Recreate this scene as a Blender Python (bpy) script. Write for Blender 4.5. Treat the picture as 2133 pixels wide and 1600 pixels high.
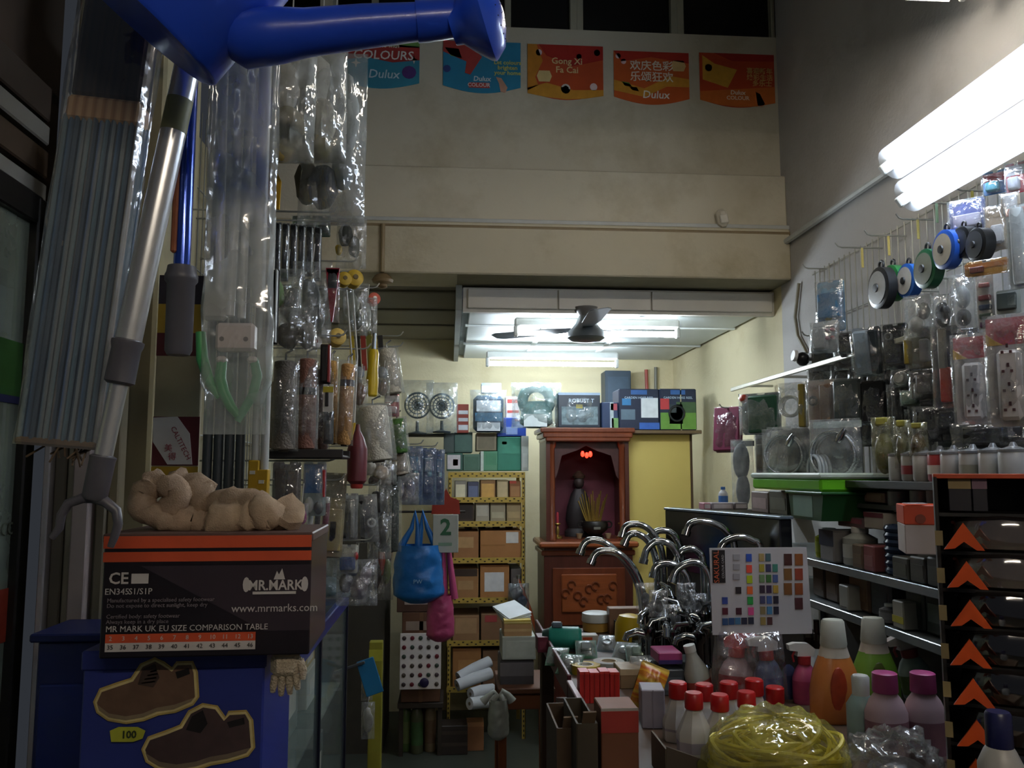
import bpy, math, random
from mathutils import Vector, Matrix, Euler, noise
R = math.radians
random.seed(7)
for o in list(bpy.data.objects): bpy.data.objects.remove(o)
S = bpy.context.scene; COL = S.collection
# ------------------------------------------------------------------ camera
F = 1750.0; CAM = Vector((0, 0, 1.6))
YAW, PITCH = math.atan(130 / F), math.atan(185 / math.hypot(F, 130))
cam = bpy.data.cameras.new('camera'); cam.sensor_width = 36; cam.lens = 36 * F / 2133; cam.clip_start = .02
co = bpy.data.objects.new('camera', cam); COL.objects.link(co); co.location = CAM
co.rotation_euler = (math.pi / 2 + PITCH, 0, -YAW); S.camera = co
CR = co.rotation_euler.to_matrix()
# ------------------------------------------------------------------ world, exposure
W = bpy.data.worlds.new('night'); S.world = W; W.use_nodes = True
W.node_tree.nodes['Background'].inputs[0].default_value = (.55, .62, .75, 1)
W.node_tree.nodes['Background'].inputs[1].default_value = .022
vs = S.view_settings; vs.view_transform = 'Standard'; vs.look = 'None'; vs.gamma = 1; vs.use_curve_mapping = False
vs.exposure = 1.05
S.cycles.transparent_max_bounces = 32
TUBE_SIDE, TUBE_REAR, TUBE_FORE, TUBE_FILL = 14.0, 56.0, 18.0, 36.0     # strengths of the shop's tubes and of the added fill tube

# ------------------------------------------------------------------ pixel -> place
def ray(px, py): return CR @ Vector(((px - 1066.5) / F, -(py - 800) / F, -1))
def at(px, py, Y): d = ray(px, py); return CAM + d * (Y / d.y)
def atX(px, py, X): d = ray(px, py); return CAM + d * (X / d.x)
def atZ(px, py, Z): d = ray(px, py); return CAM + d * ((Z - 1.6) / d.z)
def slot(x0, y0, x1, y1, Y):
    """frontal box seen in the photo at depth Y: base centre, width, height"""
    a = at(x0, (y0 + y1) / 2, Y); b = at(x1, (y0 + y1) / 2, Y); t = at((x0 + x1) / 2, y0, Y); l = at((x0 + x1) / 2, y1, Y)
    return Vector((l.x, Y, l.z)), b.x - a.x, t.z - l.z
def slotX(x0, y0, x1, y1, X):
    """box on a side wall plane X: base centre, width along Y, height"""
    a = atX(x0, (y0 + y1) / 2, X); b = atX(x1, (y0 + y1) / 2, X); t = atX((x0 + x1) / 2, y0, X); l = atX((x0 + x1) / 2, y1, X)
    return Vector((X, l.y, l.z)), abs(b.y - a.y), t.z - l.z

# ------------------------------------------------------------------ materials
def lin(c):
    if isinstance(c, str):
        c = c.lstrip('#'); c = [int(c[i:i + 2], 16) / 255 for i in (0, 2, 4)]
    return [(x / 12.92 if x <= .04045 else ((x + .055) / 1.055) ** 2.4) for x in c]
MATS = {}
def mat(col, rough=.5, metal=0, var=.12, scale=14, bump=0, alpha=1, emit=0, coat=0, bscale=None, stretch=None, avar=0, trans=0, dirt=None, tl=0):
    key = (str(col), rough, metal, var, scale, bump, alpha, emit, coat, bscale, stretch, avar, trans, dirt, tl)
    if key in MATS: return MATS[key]
    m = bpy.data.materials.new('finish_' + str(len(MATS))); m.use_nodes = True
    nt = m.node_tree; N = nt.nodes; L = nt.links; p = N['Principled BSDF']; c = lin(col)
    p.inputs['Roughness'].default_value = rough; p.inputs['Metallic'].default_value = metal
    p.inputs['Base Color'].default_value = (*c, 1)
    if coat: p.inputs['Coat Weight'].default_value = coat; p.inputs['Coat Roughness'].default_value = .08
    if trans: p.inputs['Transmission Weight'].default_value = trans; p.inputs['IOR'].default_value = 1.2
    if emit:
        p.inputs['Emission Color'].default_value = (*c, 1); p.inputs['Emission Strength'].default_value = emit
    tc = N.new('ShaderNodeTexCoord'); src = tc.outputs['Object']
    if stretch:
        mp = N.new('ShaderNodeMapping'); mp.inputs['Scale'].default_value = stretch; L.new(src, mp.inputs[0]); src = mp.outputs[0]
    if var and not emit:
        nz = N.new('ShaderNodeTexNoise'); nz.inputs['Scale'].default_value = scale; nz.inputs['Detail'].default_value = 4
        L.new(src, nz.inputs[0])
        mx = N.new('ShaderNodeMix'); mx.data_type = 'RGBA'
        mx.inputs[6].default_value = (*[min(1, x * (1 - var * 1.6)) for x in c], 1)
        mx.inputs[7].default_value = (*[min(1, x * (1 + var * 1.2) + .004) for x in c], 1)
        L.new(nz.outputs[0], mx.inputs[0]); out = mx.outputs[2]
        if dirt:
            n2 = N.new('ShaderNodeTexNoise'); n2.inputs['Scale'].default_value = dirt[1]; n2.inputs['Detail'].default_value = 6
            n2.inputs['Roughness'].default_value = .65
            L.new(src, n2.inputs[0]); rp = N.new('ShaderNodeValToRGB'); rp.color_ramp.elements[0].position = .52; rp.color_ramp.elements[1].position = .78
            L.new(n2.outputs[0], rp.inputs[0]); m2 = N.new('ShaderNodeMix'); m2.data_type = 'RGBA'
            L.new(rp.outputs[0], m2.inputs[0]); L.new(out, m2.inputs[6]); m2.inputs[7].default_value = (*lin(dirt[0]), 1); out = m2.outputs[2]
        L.new(out, p.inputs['Base Color'])
    if bump:
        nb = N.new('ShaderNodeTexNoise'); nb.inputs['Scale'].default_value = bscale or scale * 3; nb.inputs['Detail'].default_value = 3
        L.new(src, nb.inputs[0]); bp = N.new('ShaderNodeBump'); bp.inputs['Strength'].default_value = bump; bp.inputs['Distance'].default_value = .01
        L.new(nb.outputs[0], bp.inputs['Height']); L.new(bp.outputs[0], p.inputs['Normal'])
    if alpha < 1:
        p.inputs['Alpha'].default_value = alpha
        if avar:
            na = N.new('ShaderNodeTexNoise'); na.inputs['Scale'].default_value = (bscale or scale) * .6; L.new(src, na.inputs[0])
            mr = N.new('ShaderNodeMapRange'); mr.inputs[1].default_value = .35; mr.inputs[2].default_value = .7
            mr.inputs[3].default_value = max(0, alpha - avar); mr.inputs[4].default_value = min(1, alpha + avar)
            L.new(na.outputs[0], mr.inputs[0]); L.new(mr.outputs[0], p.inputs['Alpha'])
    MATS[key] = m; return m
def wrap(alpha=.2, col='#d8dede', bs=45, b=.9, gloss=.2):
    """thin crinkled plastic film: mostly clear, a little milky, with sharp glints"""
    key = ('wrap', alpha, col, bs, b, gloss)
    if key in MATS: return MATS[key]
    m = bpy.data.materials.new('film_%d' % len(MATS)); m.use_nodes = True; nt = m.node_tree; N = nt.nodes; L = nt.links
    N.remove(N['Principled BSDF']); out = N['Material Output']
    tc = N.new('ShaderNodeTexCoord'); nz = N.new('ShaderNodeTexNoise'); nz.inputs['Scale'].default_value = bs; nz.inputs['Detail'].default_value = 2; L.new(tc.outputs['Object'], nz.inputs[0])
    bp = N.new('ShaderNodeBump'); bp.inputs['Strength'].default_value = min(1, b); bp.inputs['Distance'].default_value = .008 * b; L.new(nz.outputs[0], bp.inputs['Height'])
    tr = N.new('ShaderNodeBsdfTransparent'); di = N.new('ShaderNodeBsdfDiffuse'); di.inputs[0].default_value = (*lin(col), 1); L.new(bp.outputs[0], di.inputs['Normal'])
    gs = N.new('ShaderNodeBsdfGlossy'); gs.inputs['Roughness'].default_value = .09; L.new(bp.outputs[0], gs.inputs['Normal'])
    n2 = N.new('ShaderNodeTexNoise'); n2.inputs['Scale'].default_value = bs * .5; L.new(tc.outputs['Object'], n2.inputs[0])
    mr = N.new('ShaderNodeMapRange'); mr.inputs[1].default_value = .35; mr.inputs[2].default_value = .7; mr.inputs[3].default_value = alpha * .3; mr.inputs[4].default_value = alpha * 1.1; L.new(n2.outputs[0], mr.inputs[0])
    m1 = N.new('ShaderNodeMixShader'); L.new(mr.outputs[0], m1.inputs[0]); L.new(tr.outputs[0], m1.inputs[1]); L.new(di.outputs[0], m1.inputs[2])
    lw = N.new('ShaderNodeLayerWeight'); lw.inputs[0].default_value = .2; L.new(bp.outputs[0], lw.inputs['Normal'])
    m2r = N.new('ShaderNodeMapRange'); m2r.inputs[3].default_value = gloss * .7; m2r.inputs[4].default_value = gloss * 3; L.new(lw.outputs['Fresnel'], m2r.inputs[0])
    m2 = N.new('ShaderNodeMixShader'); L.new(m2r.outputs[0], m2.inputs[0]); L.new(m1.outputs[0], m2.inputs[1]); L.new(gs.outputs[0], m2.inputs[2]); L.new(m2.outputs[0], out.inputs[0])
    MATS[key] = m; return m
def stripes(cols, scale=30, axis='X', rough=.6, noise_amt=.02):
    """colour-banded material in object space"""
    key = ('st', tuple(cols), scale, axis, rough)
    if key in MATS: return MATS[key]
    m = bpy.data.materials.new('banded_%d' % len(MATS)); m.use_nodes = True; nt = m.node_tree; N = nt.nodes; L = nt.links
    p = N['Principled BSDF']; p.inputs['Roughness'].default_value = rough
    tc = N.new('ShaderNodeTexCoord'); sp = N.new('ShaderNodeSeparateXYZ'); L.new(tc.outputs['Object'], sp.inputs[0])
    mu = N.new('ShaderNodeMath'); mu.operation = 'MULTIPLY'; mu.inputs[1].default_value = scale; L.new(sp.outputs['XYZ'.index(axis)], mu.inputs[0])
    nz = N.new('ShaderNodeTexNoise'); nz.inputs['Scale'].default_value = 25; L.new(tc.outputs['Object'], nz.inputs[0])
    ad = N.new('ShaderNodeMath'); ad.operation = 'MULTIPLY_ADD'; ad.inputs[1].default_value = noise_amt * 10; L.new(nz.outputs[0], ad.inputs[0]); L.new(mu.outputs[0], ad.inputs[2])
    fr = N.new('ShaderNodeMath'); fr.operation = 'FRACT'; L.new(ad.outputs[0], fr.inputs[0])
    rp = N.new('ShaderNodeValToRGB'); rp.color_ramp.interpolation = 'LINEAR'
    el = rp.color_ramp.elements
    while len(el) < len(cols): el.new(.5)
    for i, c in enumerate(cols): el[i].position = i / len(cols); el[i].color = (*lin(c), 1)
    L.new(fr.outputs[0], rp.inputs[0]); L.new(rp.outputs[0], p.inputs['Base Color'])
    MATS[key] = m; return m

# ------------------------------------------------------------------ mesh building
class B:
    def __init__(s): s.v = []; s.f = []; s.M = Matrix()
    def add(s, vs, fs):
        n = len(s.v); s.v += [tuple(s.M @ Vector(v)) for v in vs]; s.f += [[i + n for i in f] for f in fs]; return s
    def box(s, c, d, bev=0, rot=None):
        x, y, z = d[0] / 2, d[1] / 2, d[2] / 2; c = Vector(c)
        rm = Euler(rot).to_matrix() if rot else None
        b = min(bev, x * .9, y * .9, z * .9)
        vs = []; fs = []
        if b <= 0:
            vs = [(i, j, k) for i in (-x, x) for j in (-y, y) for k in (-z, z)]
            fs = [(0, 1, 3, 2), (4, 6, 7, 5), (0, 4, 5, 1), (2, 3, 7, 6), (0, 2, 6, 4), (1, 5, 7, 3)]
        else:
            idx = {}
            for i in (-1, 1):
                for j in (-1, 1):
                    for k in (-1, 1):
                        for a in range(3):
                            p = [i * x, j * y, k * z]
                            for q in range(3):
                                if q != a: p[q] -= (i, j, k)[q] * b
                            idx[(i, j, k, a)] = len(vs); vs.append(tuple(p))
            for a in range(3):
                q, r = [t for t in range(3) if t != a]
                for sg in (-1, 1):
                    f = []
                    for (m, n) in ((-1, -1), (1, -1), (1, 1), (-1, 1)):
                        k3 = [0, 0, 0]; k3[a] = sg; k3[q] = m; k3[r] = n; f.append(idx[(*k3, a)])
                    fs.append(f)
                for (m, n) in ((-1, -1), (1, -1), (1, 1), (-1, 1)):
                    k1 = [0, 0, 0]; k1[q] = m; k1[r] = n; A = list(k1); A[a] = -1; C = list(k1); C[a] = 1
                    fs.append([idx[(*A, q)], idx[(*C, q)], idx[(*C, r)], idx[(*A, r)]])
            for i in (-1, 1):
                for j in (-1, 1):
                    for k in (-1, 1): fs.append([idx[(i, j, k, a)] for a in range(3)])
        if rm: vs = [rm @ Vector(v) for v in vs]
        return s.add([Vector(v) + c for v in vs], fs)
    def tube(s, pts, r, n=8, caps=True, flat=1.0):
        pts = [Vector(p) for p in pts]; m = len(pts); rs = r if isinstance(r, (list, tuple)) else [r] * m
        t0 = (pts[1] - pts[0]).normalized(); u = t0.orthogonal().normalized(); vs = []; fs = []
        for i, p in enumerate(pts):
            t = (pts[min(i + 1, m - 1)] - pts[max(i - 1, 0)]).normalized()
            u = (u - t * u.dot(t)); u = u.normalized() if u.length > 1e-6 else t.orthogonal().normalized(); w = t.cross(u)
            for k in range(n):
                a = 2 * math.pi * k / n; vs.append(p + u * math.cos(a) * rs[i] + w * math.sin(a) * rs[i] * flat)
        for i in range(m - 1):
            for k in range(n): fs.append((i * n + k, i * n + (k + 1) % n, (i + 1) * n + (k + 1) % n, (i + 1) * n + k))
        if caps: fs += [tuple(range(n - 1, -1, -1)), tuple(range((m - 1) * n, m * n))]
        return s.add(vs, fs)
    def lathe(s, prof, n=20, c=(0, 0, 0), rot=None, sx=1, sy=1):
        c = Vector(c); rm = Euler(rot).to_matrix() if rot else Matrix.Identity(3); vs = []; fs = []; m = len(prof)
        for (r, z) in prof:
            for k in range(n):
                a = 2 * math.pi * (k + .5) / n; vs.append(rm @ Vector((r * math.cos(a) * sx, r * math.sin(a) * sy, z)) + c)
        for i in range(m - 1):
            for k in range(n): fs.append((i * n + k, i * n + (k + 1) % n, (i + 1) * n + (k + 1) % n, (i + 1) * n + k))
        fs += [tuple(range(n - 1, -1, -1)), tuple(range((m - 1) * n, m * n))]
        return s.add(vs, fs)
    def ring(s, c, Rr, r, n=24, k=8, rot=None, arc=1.0, flat=1):
        rm = Euler(rot).to_matrix() if rot else Matrix.Identity(3); c = Vector(c)
        m = max(3, int(n * arc)); pts = []
        for i in range(m + (0 if arc >= 1 else 1)):
            a = 2 * math.pi * arc * i / m; pts.append(rm @ Vector((math.cos(a) * Rr, 0, math.sin(a) * Rr)) + c)
        if arc >= 1: pts.append(pts[0]); pts.append(pts[1])
        return s.tube(pts, r, k, arc < 1, flat)
    def prism(s, poly, y0, y1):
        n = len(poly); vs = [(x, y0, z) for x, z in poly] + [(x, y1, z) for x, z in poly]
        fs = [tuple(range(n)), tuple(range(2 * n - 1, n - 1, -1))] + [(i, i + n, (i + 1) % n + n, (i + 1) % n) for i in range(n)]
        return s.add(vs, fs)
    def ball(s, c, r, n=12):
        r = r if isinstance(r, (list, tuple)) else (r, r, r); c = Vector(c); vs = []; fs = []; m = n // 2
        for i in range(1, m):
            t = math.pi * i / m
            for k in range(n):
                a = 2 * math.pi * k / n; vs.append(c + Vector((r[0] * math.sin(t) * math.cos(a), r[1] * math.sin(t) * math.sin(a), r[2] * math.cos(t))))
        vs += [c + Vector((0, 0, r[2])), c - Vector((0, 0, r[2]))]; T = len(vs) - 2
        for i in range(m - 2):
            for k in range(n): fs.append((i * n + k, (i + 1) * n + k, (i + 1) * n + (k + 1) % n, i * n + (k + 1) % n))
        for k in range(n):
            fs.append((T, k, (k + 1) % n)); fs.append((T + 1, (m - 2) * n + (k + 1) % n, (m - 2) * n + k))
        return s.add(vs, fs)
    def grid(s, fn, nu, nv, closed=False):
        vs = [fn(i / (nu - 1), j / (nv - 1)) for j in range(nv) for i in range(nu)]
        fs = [(j * nu + i, j * nu + i + 1, (j + 1) * nu + i + 1, (j + 1) * nu + i) for j in range(nv - 1) for i in range(nu - 1)]
        return s.add(vs, fs)
    def pillow(s, w, h, d, seed=0, nu=12, nv=16, rough=.25, top=.35, freq=9):
        """a sealed bag: two crumpled sheets meeting at the seams, base at z=0"""
        o = Vector((seed * 3.7, seed * 1.3, 0))
        for sg in (-1, 1):
            def fn(a, b):
                e = max(0, 1 - abs(2 * a - 1) ** 2.6) ** .6 * max(0, 1 - abs(2 * b - 1) ** 3.2) ** .7
                e *= (1 - top * b)
                x, z = (a - .5) * w, b * h
                q = Vector((x * freq / w * .8, z * freq / h * .5, sg * 5)) + o
                nn = noise.noise(q) + .6 * noise.noise(q * 2.3)
                wv = 1 + .05 * noise.noise(q * .7)
                return Vector((x * wv, sg * (e * d * .5 * (1 + rough * 1.6 * nn) + .0015) + rough * .12 * d * noise.noise(q * .9), z))
            s.grid(fn, nu, nv)
        return s
    def build(s, name, m, parent=None, smooth=40, loc=None, rot=None):
        me = bpy.data.meshes.new(name); me.from_pydata(s.v, [], s.f); me.update()
        me.materials.append(m)
        if smooth:
            me.polygons.foreach_set('use_smooth', [True] * len(me.polygons)); me.set_sharp_from_angle(angle=R(smooth))
        o = bpy.data.objects.new(name, me); COL.objects.link(o)
        if parent: o.parent = parent
        if loc is not None: o.location = loc
        if rot is not None: o.rotation_euler = rot
        return o
def tag(o, label, cat, group=None):
    o['label'] = label; o['category'] = cat
    if group: o['group'] = group
    return o
def thing(name, label, cat, loc=(0, 0, 0), rot=(0, 0, 0), group=None):
    o = bpy.data.objects.new(name, None); COL.objects.link(o); o.location = loc; o.empty_display_size = .05
    o.rotation_euler = rot if isinstance(rot, (tuple, list)) else (0, 0, rot)
    return tag(o, label, cat, group)
def struct(o): o['kind'] = 'structure'; return o
def copy_tree(o, parent=None):
    c = o.copy(); COL.objects.link(c); c.parent = parent
    for ch in o.children: copy_tree(ch, c)
    return c
def text(s_, size, m, parent, loc, rot=(math.pi / 2, 0, 0), name='lettering', align='CENTER', sx=1, shear=0, bold=0):
    cu = bpy.data.curves.new('t', 'FONT'); cu.body = s_; cu.size = size; cu.align_x = align; cu.align_y = 'CENTER'; cu.resolution_u = 2
    cu.shear = shear; cu.offset = bold; cu.extrude = .0004
    tmp = bpy.data.objects.new('t', cu); COL.objects.link(tmp)
    me = bpy.data.meshes.new_from_object(tmp.evaluated_get(bpy.context.evaluated_depsgraph_get()))
    bpy.data.objects.remove(tmp); bpy.data.curves.remove(cu)
    me.materials.clear(); me.materials.append(m); me.name = name
    o = bpy.data.objects.new(name, me); COL.objects.link(o); o.parent = parent; o.location = loc; o.rotation_euler = rot; o.scale = (sx, 1, 1)
    return o
def patch(parent, name, x0, z0, x1, z1, y, m, t=.0012):
    """thin printed patch or label standing proud of a front face at y"""
    return B().box(((x0 + x1) / 2, y - t / 2, (z0 + z1) / 2), (abs(x1 - x0), t, abs(z1 - z0))).build(name, m, parent, 0)
WHITE, BLACK = '#e9e9e4', '#141414'
FACE_L, FACE_R, FRONT = R(90), R(-90), 0
# ================================================================== the room
YB, YU, XR, ZC = 5.9, 3.80, 1.60, 2.40        # back wall, front of the upper wall, right wall, rear ceiling
cream = mat('#cfc8b2', .85, 0, .06, 3, .15, bscale=60, dirt=('#b0a68a', 2.2))
creamlow = mat('#d2c8a4', .8, 0, .06, 3, .15, bscale=60, dirt=('#b9ab80', 1.6))
greywall = mat('#b9b7b4', .85, 0, .05, 3, .15, bscale=60, dirt=('#9a9690', 1.5))
struct(B().box((.3, 2.5, -.05), (5, 8, .1)).build('floor', mat('#3c4038', .45, 0, .2, 6, .1, dirt=('#2b2c26', 3)), None, 0))
struct(B().box((XR + .05, 1.2, 2.1), (.1, YU * 2 - 2.2, 4.2)).build('wall_right', greywall, None, 0))
struct(B().box((XR + .05, (YU + .1 + YB) / 2, 1.35), (.1, YB - YU - .1, 2.7)).build('wall_right_rear', creamlow, None, 0))
struct(B().box((.2, YB + .05, 1.3), (3.2, .1, 2.6)).build('wall_back', creamlow, None, 0))
struct(B().box((-1.05, 4.4, 1.3), (.1, 3.1, 2.6)).build('wall_left', mat('#b4ab8c', .85, 0, .06, 3), None, 0))
# upper wall over the mezzanine edge, with its two beams
zl = at(1200, 354, YU).z; zp = at(1200, 470, YU).z; zb = at(1200, 578, YU).z; zw = at(1200, 62, YU + .06).z
xl = at(735, 400, YU).x - .5
wu = struct(B().box(((xl + XR) / 2, YU + .16, (zl + zw) / 2 ), (XR - xl, .2, zw - zl)).build('wall_upper', cream, None, 0))
beam1 = struct(B().box(((xl + XR) / 2, YU + .13, (zp + zl) / 2), (XR - xl, .26, zl - zp), .006).build('trim_1', cream, None, 0))
beam2 = struct(B().box(((xl + XR) / 2, YU + .115, (zp + zb) / 2), (XR - xl, .29, zp - zb - .004), .006).build('trim_2', mat('#cbc2a8', .85, 0, .06, 3, .15, bscale=60, dirt=('#a89c7c', 2.5)), None, 0))
b = B()
for k in range(22):
    x = xl + .7 + k * .09; b.tube([(x, YU + .055, zl + .004), (x + .1, YU + .053, zl + .003 + random.uniform(-.004, .004))], .0045, 5)
b.build('crack_line', mat('#5a5244', .9), wu)
# pipe and conduit along the beam joint
p = at(795, 468, YU - .03); q = at(1672, 474, YU - .03)
struct(B().tube([(p.x - .35, YU - .018, p.z), (q.x, YU - .018, p.z)], .014, 10).build('trim_3', mat('#8c7a5a', .5, 0, .2, 20), None))
struct(B().box(((p.x + q.x) / 2 - .1, YU - .012, p.z + .032), (q.x - p.x + .3, .02, .02), .003).build('trim_4', mat('#bfc2be', .4), None))
p2 = at(798, 480, YU - .03)
struct(B().tube([(p2.x, YU - .04, p.z), (p2.x, YU - .04, zb)], .010, 8).build('trim_5', mat('#93805c', .5), None))
# fixture knob where the pipe ends
k = thing('ceiling_rose', 'small brown round knob fitting under the brown pipe beside the beam', 'fitting', (p2.x, YU - .01, zb - .05))
B().lathe([(.012, 0), (.045, .008), (.05, .02), (.035, .04), (.015, .05)], 16).build('cover', mat('#8a7350', .5), k)
B().lathe([(.01, -.02), (.022, -.012), (.02, 0)], 12).build('stub', mat('#7a6344', .5), k)
# alarm sensor on the beam
sp = at(1507, 452, YU - .05)
k = thing('motion_sensor', 'white motion sensor mounted on the cream beam near the right wall', 'sensor', (sp.x, YU, sp.z))
B().box((0, -.03, 0), (.052, .05, .085), .016, (0, -.2, 0)).build('housing', mat('#cdc6b4', .5), k)
B().box((0, -.058, -.01), (.036, .008, .04), .003, (0, -.2, 0)).build('lens', mat('#dad5c8', .3), k)
B().box((0, -.005, .02), (.02, .012, .06), .003).build('bracket', mat('#a79f8b', .5), k)
# windows, dark outside
fr = mat('#b5b29c', .45, .1, .1, 20); gl = mat('#07080a', .06, 0, .2, 5)
fz0 = at(1200, 72, YU + .06).z
wx = [at(770, 40, YU).x, at(1206, 40, YU).x, at(1420, 50, YU).x, at(1632, 60, YU).x]
for i in range(3):
    a, c = wx[i], wx[i + 1]; h = .75; n = 'window_%d' % (i + 1)
    w = bpy.data.objects.new(n, None); COL.objects.link(w); struct(w); w.location = ((a + c) / 2, YU + .1, fz0)
    hw = (c - a) / 2
    B().box((0, 0, .012), (2 * hw, .07, .03), .003).build('sill', fr, w)
    B().box((0, 0, h), (2 * hw, .07, .03), .003).build('head_rail', fr, w)
    for sx in (-1, 1): B().box((sx * (hw - .016), 0, h / 2), (.032, .06, h - .02), .003).build('stile', fr, w)
    if i == 0: B().box((.16, -.01, h / 2), (.03, .05, h - .03), .003).build('stile', fr, w)
    B().box((0, .012, h / 2 + .01), (2 * hw - .05, .008, h - .04)).build('pane', gl, w, 0)
struct(B().box((xl + .35, YU + .16, fz0 + .4), (wx[0] - xl - .62, .2, .85)).build('wall_upper_pier', cream, None, 0))
struct(B().box(((wx[3] + XR) / 2, YU + .16, fz0 + .4), (XR - wx[3], .2, .85)).build('wall_upper_pier_right', cream, None, 0))
struct(B().box((.3, YU + .35, fz0 + .4), (3.2, .06, 1.1)).build('wall_outer_night', mat('#040405', .9, 0, 0), None, 0))
struct(B().box((.83, YU + .13, zb + .01), (1.6, .3, .02)).build('trim_9', mat('#8d866e', .8), None, 0))
struct(B().box((.3, 1.0, 4.22), (3, 6, .06)).build('ceiling_front', mat('#a8a8a2', .9), None, 0))
# rear ceiling: panels between white battens
xe = .06
cl = struct(B().box(((xe + XR) / 2, (YU + .2 + YB) / 2, ZC + .05), (XR - xe, YB - YU - .2, .05)).build('ceiling', mat('#8f9692', .8), None, 0))
pan = mat('#c2cac8', .5, 0, .06, 4); bat = mat('#dfe4e2', .5)
xs = [xe + .02, at(1118, 650, 3.9).x, at(1310, 640, 3.9).x, XR - .01]
xs = [xe + .02, .52, .98, XR - .01]; ys = [YU + .26, 4.55, 5.2, YB - .01]
pm = {}
for i in range(3):
    for j in range(3):
        w_, l_ = xs[i + 1] - xs[i] - .03, ys[j + 1] - ys[j] - .03
        B().box(((xs[i] + xs[i + 1]) / 2, (ys[j] + ys[j + 1]) / 2, ZC + .012), (w_, l_, .02), .003).build('panel', pan, cl, 0)
for x in xs[1:3]: B().box((x, (ys[0] + ys[3]) / 2, ZC + .003), (.032, ys[3] - ys[0], .018), .003).build('batten', bat, cl, 0)
for y in ys[1:3]: B().box(((xs[0] + xs[3]) / 2, y, ZC + .003), (xs[3] - xs[0], .032, .016), .003).build('batten', bat, cl, 0)
fa = struct(B().box(((xe + XR) / 2, YU + .21, ZC + .03), (XR - xe, .03, .12)).build('trim_6', mat('#c9c6bc', .6), None, 0))
for i in range(3):
    B().box(((xs[i] + xs[i + 1]) / 2, YU + .188, ZC + .035), (xs[i + 1] - xs[i] - .006, .016, .095), .003).build('fascia_board', mat('#d2cfc6', .6, 0, .06, 6), fa, 0)
struct(B().box((xe - .02, (YU + .2 + YB) / 2, ZC + .045), (.03, YB - YU - .2, .13)).build('trim_7', mat('#8b918c', .7), None, 0))
dk = struct(B().box(((-1.0 + xe) / 2, (YU + .27 + YB) / 2, ZC + .16), (xe + 1.0, YB - YU - .27, .05)).build('ceiling_stairwell', mat('#857f70', .9, 0, .1, 3), None, 0))
for y in (4.3, 4.8, 5.3):
    B().box(((-1.0 + xe) / 2, y, ZC + .13), (xe + .98, .04, .012), .003).build('joist', mat('#7a7465', .9), dk, 0)

# fluorescent lamps
tube_m = mat('#e8f4ff', emit=TUBE_REAR); tube_s = mat('#dcebff', emit=TUBE_SIDE); tube_f = mat('#fff4e4', emit=TUBE_FORE); tube_fill = mat('#fff0dc', emit=TUBE_FILL)
def batten_lamp(name, label, L_, loc, rot, tm, refl=0, tubes=(0,)):
    """tubes run along local X, light falls to local -Z"""
    t = thing(name, label, 'lamp', loc, rot)
    B().box((0, 0, .03), (L_ + .03, .05, .045), .008).build('housing', mat('#d9dcd8', .4), t)
    for y in tubes:
        B().tube([(-L_ / 2, y, -.022), (L_ / 2, y, -.022)], .014, 12).build('tube', tm, t)
        for sx in (-1, 1): B().box((sx * (L_ / 2 + .008), y, -.015), (.02, .034, .055), .004).build('end_cap', mat('#c9ccc8', .5), t)
    if refl:
        for sg in (-1, 1):
            B().add([(-L_ / 2, sg * .02, .012), (L_ / 2, sg * .02, .012), (L_ / 2, sg * refl, -.015), (-L_ / 2, sg * refl, -.015),
                     (-L_ / 2, sg * .02, .016), (L_ / 2, sg * .02, .016), (L_ / 2, sg * refl, -.011), (-L_ / 2, sg * refl, -.011)],
                    [(0, 1, 2, 3), (7, 6, 5, 4), (0, 4, 5, 1), (1, 5, 6, 2), (2, 6, 7, 3), (3, 7, 4, 0)]).build('reflector', mat('#f4f5f2', .35), t, 0)
    return t
def lamp_px(x0, x1, y, Y, name, label, z=None):
    a, c = at(x0, y, Y), at(x1, y, Y); batten_lamp(name, label, c.x - a.x, ((a.x + c.x) / 2, Y, a.z + .022), (0, 0, 0), tube_m)
lamp_px(1078, 1408, 693, 4.15, 'fluorescent_lamp', 'ceiling tube lamp behind the fan, nearer of the two rear tubes')
lamp_px(1018, 1282, 757, 5.15, 'fluorescent_lamp', 'long glowing ceiling tube above the altar, rearmost lamp')
# twin trough on the right wall, running away from the camera
for (hx, X, lab) in ((.700, 1.40, 'upper glowing tube lamp with white reflector on the right wall'), (.604, 1.42, 'lower glowing tube lamp with white reflector on the right wall')):
    yy = [X * F / (px - 935) for px in ((1920,) if hx > .65 else (1955,))][0]
    t = batten_lamp('wall_tube_lamp', lab, 1.2, (X, yy - .6, 1.6 + hx * X), (0, 0, 0), tube_s)
    rr_ = B(); pts_ = [(-.6 + .055 * math.cos(a_), .055 * math.sin(a_)) for a_ in [R(90 + 22.5 * i) for i in range(9)]] + [(.6 + .055 * math.cos(a_), .055 * math.sin(a_)) for a_ in [R(-90 + 22.5 * i) for i in range(9)]]
    rr_.M = Matrix.Rotation(R(90), 4, 'X'); rr_.prism(pts_, -.006, -.002); rr_.build('reflector', mat('#f4f5f2', .35), t, 0)
    t.rotation_euler = Matrix(((0, -.80, .60), (-1, 0, 0), (0, -.60, -.80))).to_euler() if False else Euler((R(55), 0, R(90)))
# wall bracket arms carry the twin trough
    B().tube([(-.4, 0, .04), (-.4, .0, .17)], .008, 8).build('bracket', mat('#bfc2be', .4, .6), t)
    B().tube([(.4, 0, .04), (.4, .0, .17)], .008, 8).build('bracket', mat('#bfc2be', .4, .6), t)
# conduit continuing from the lamp to the corner
c0 = atX(1908, 318, XR - .02); c1 = atX(1672, 442, XR - .02)
struct(B().tube([(XR - .02, c0.y, c0.z), (XR - .02, YU - .01, c0.z - .0)], .014, 8).build('trim_8', mat('#c3c8c6', .45), None))
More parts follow.
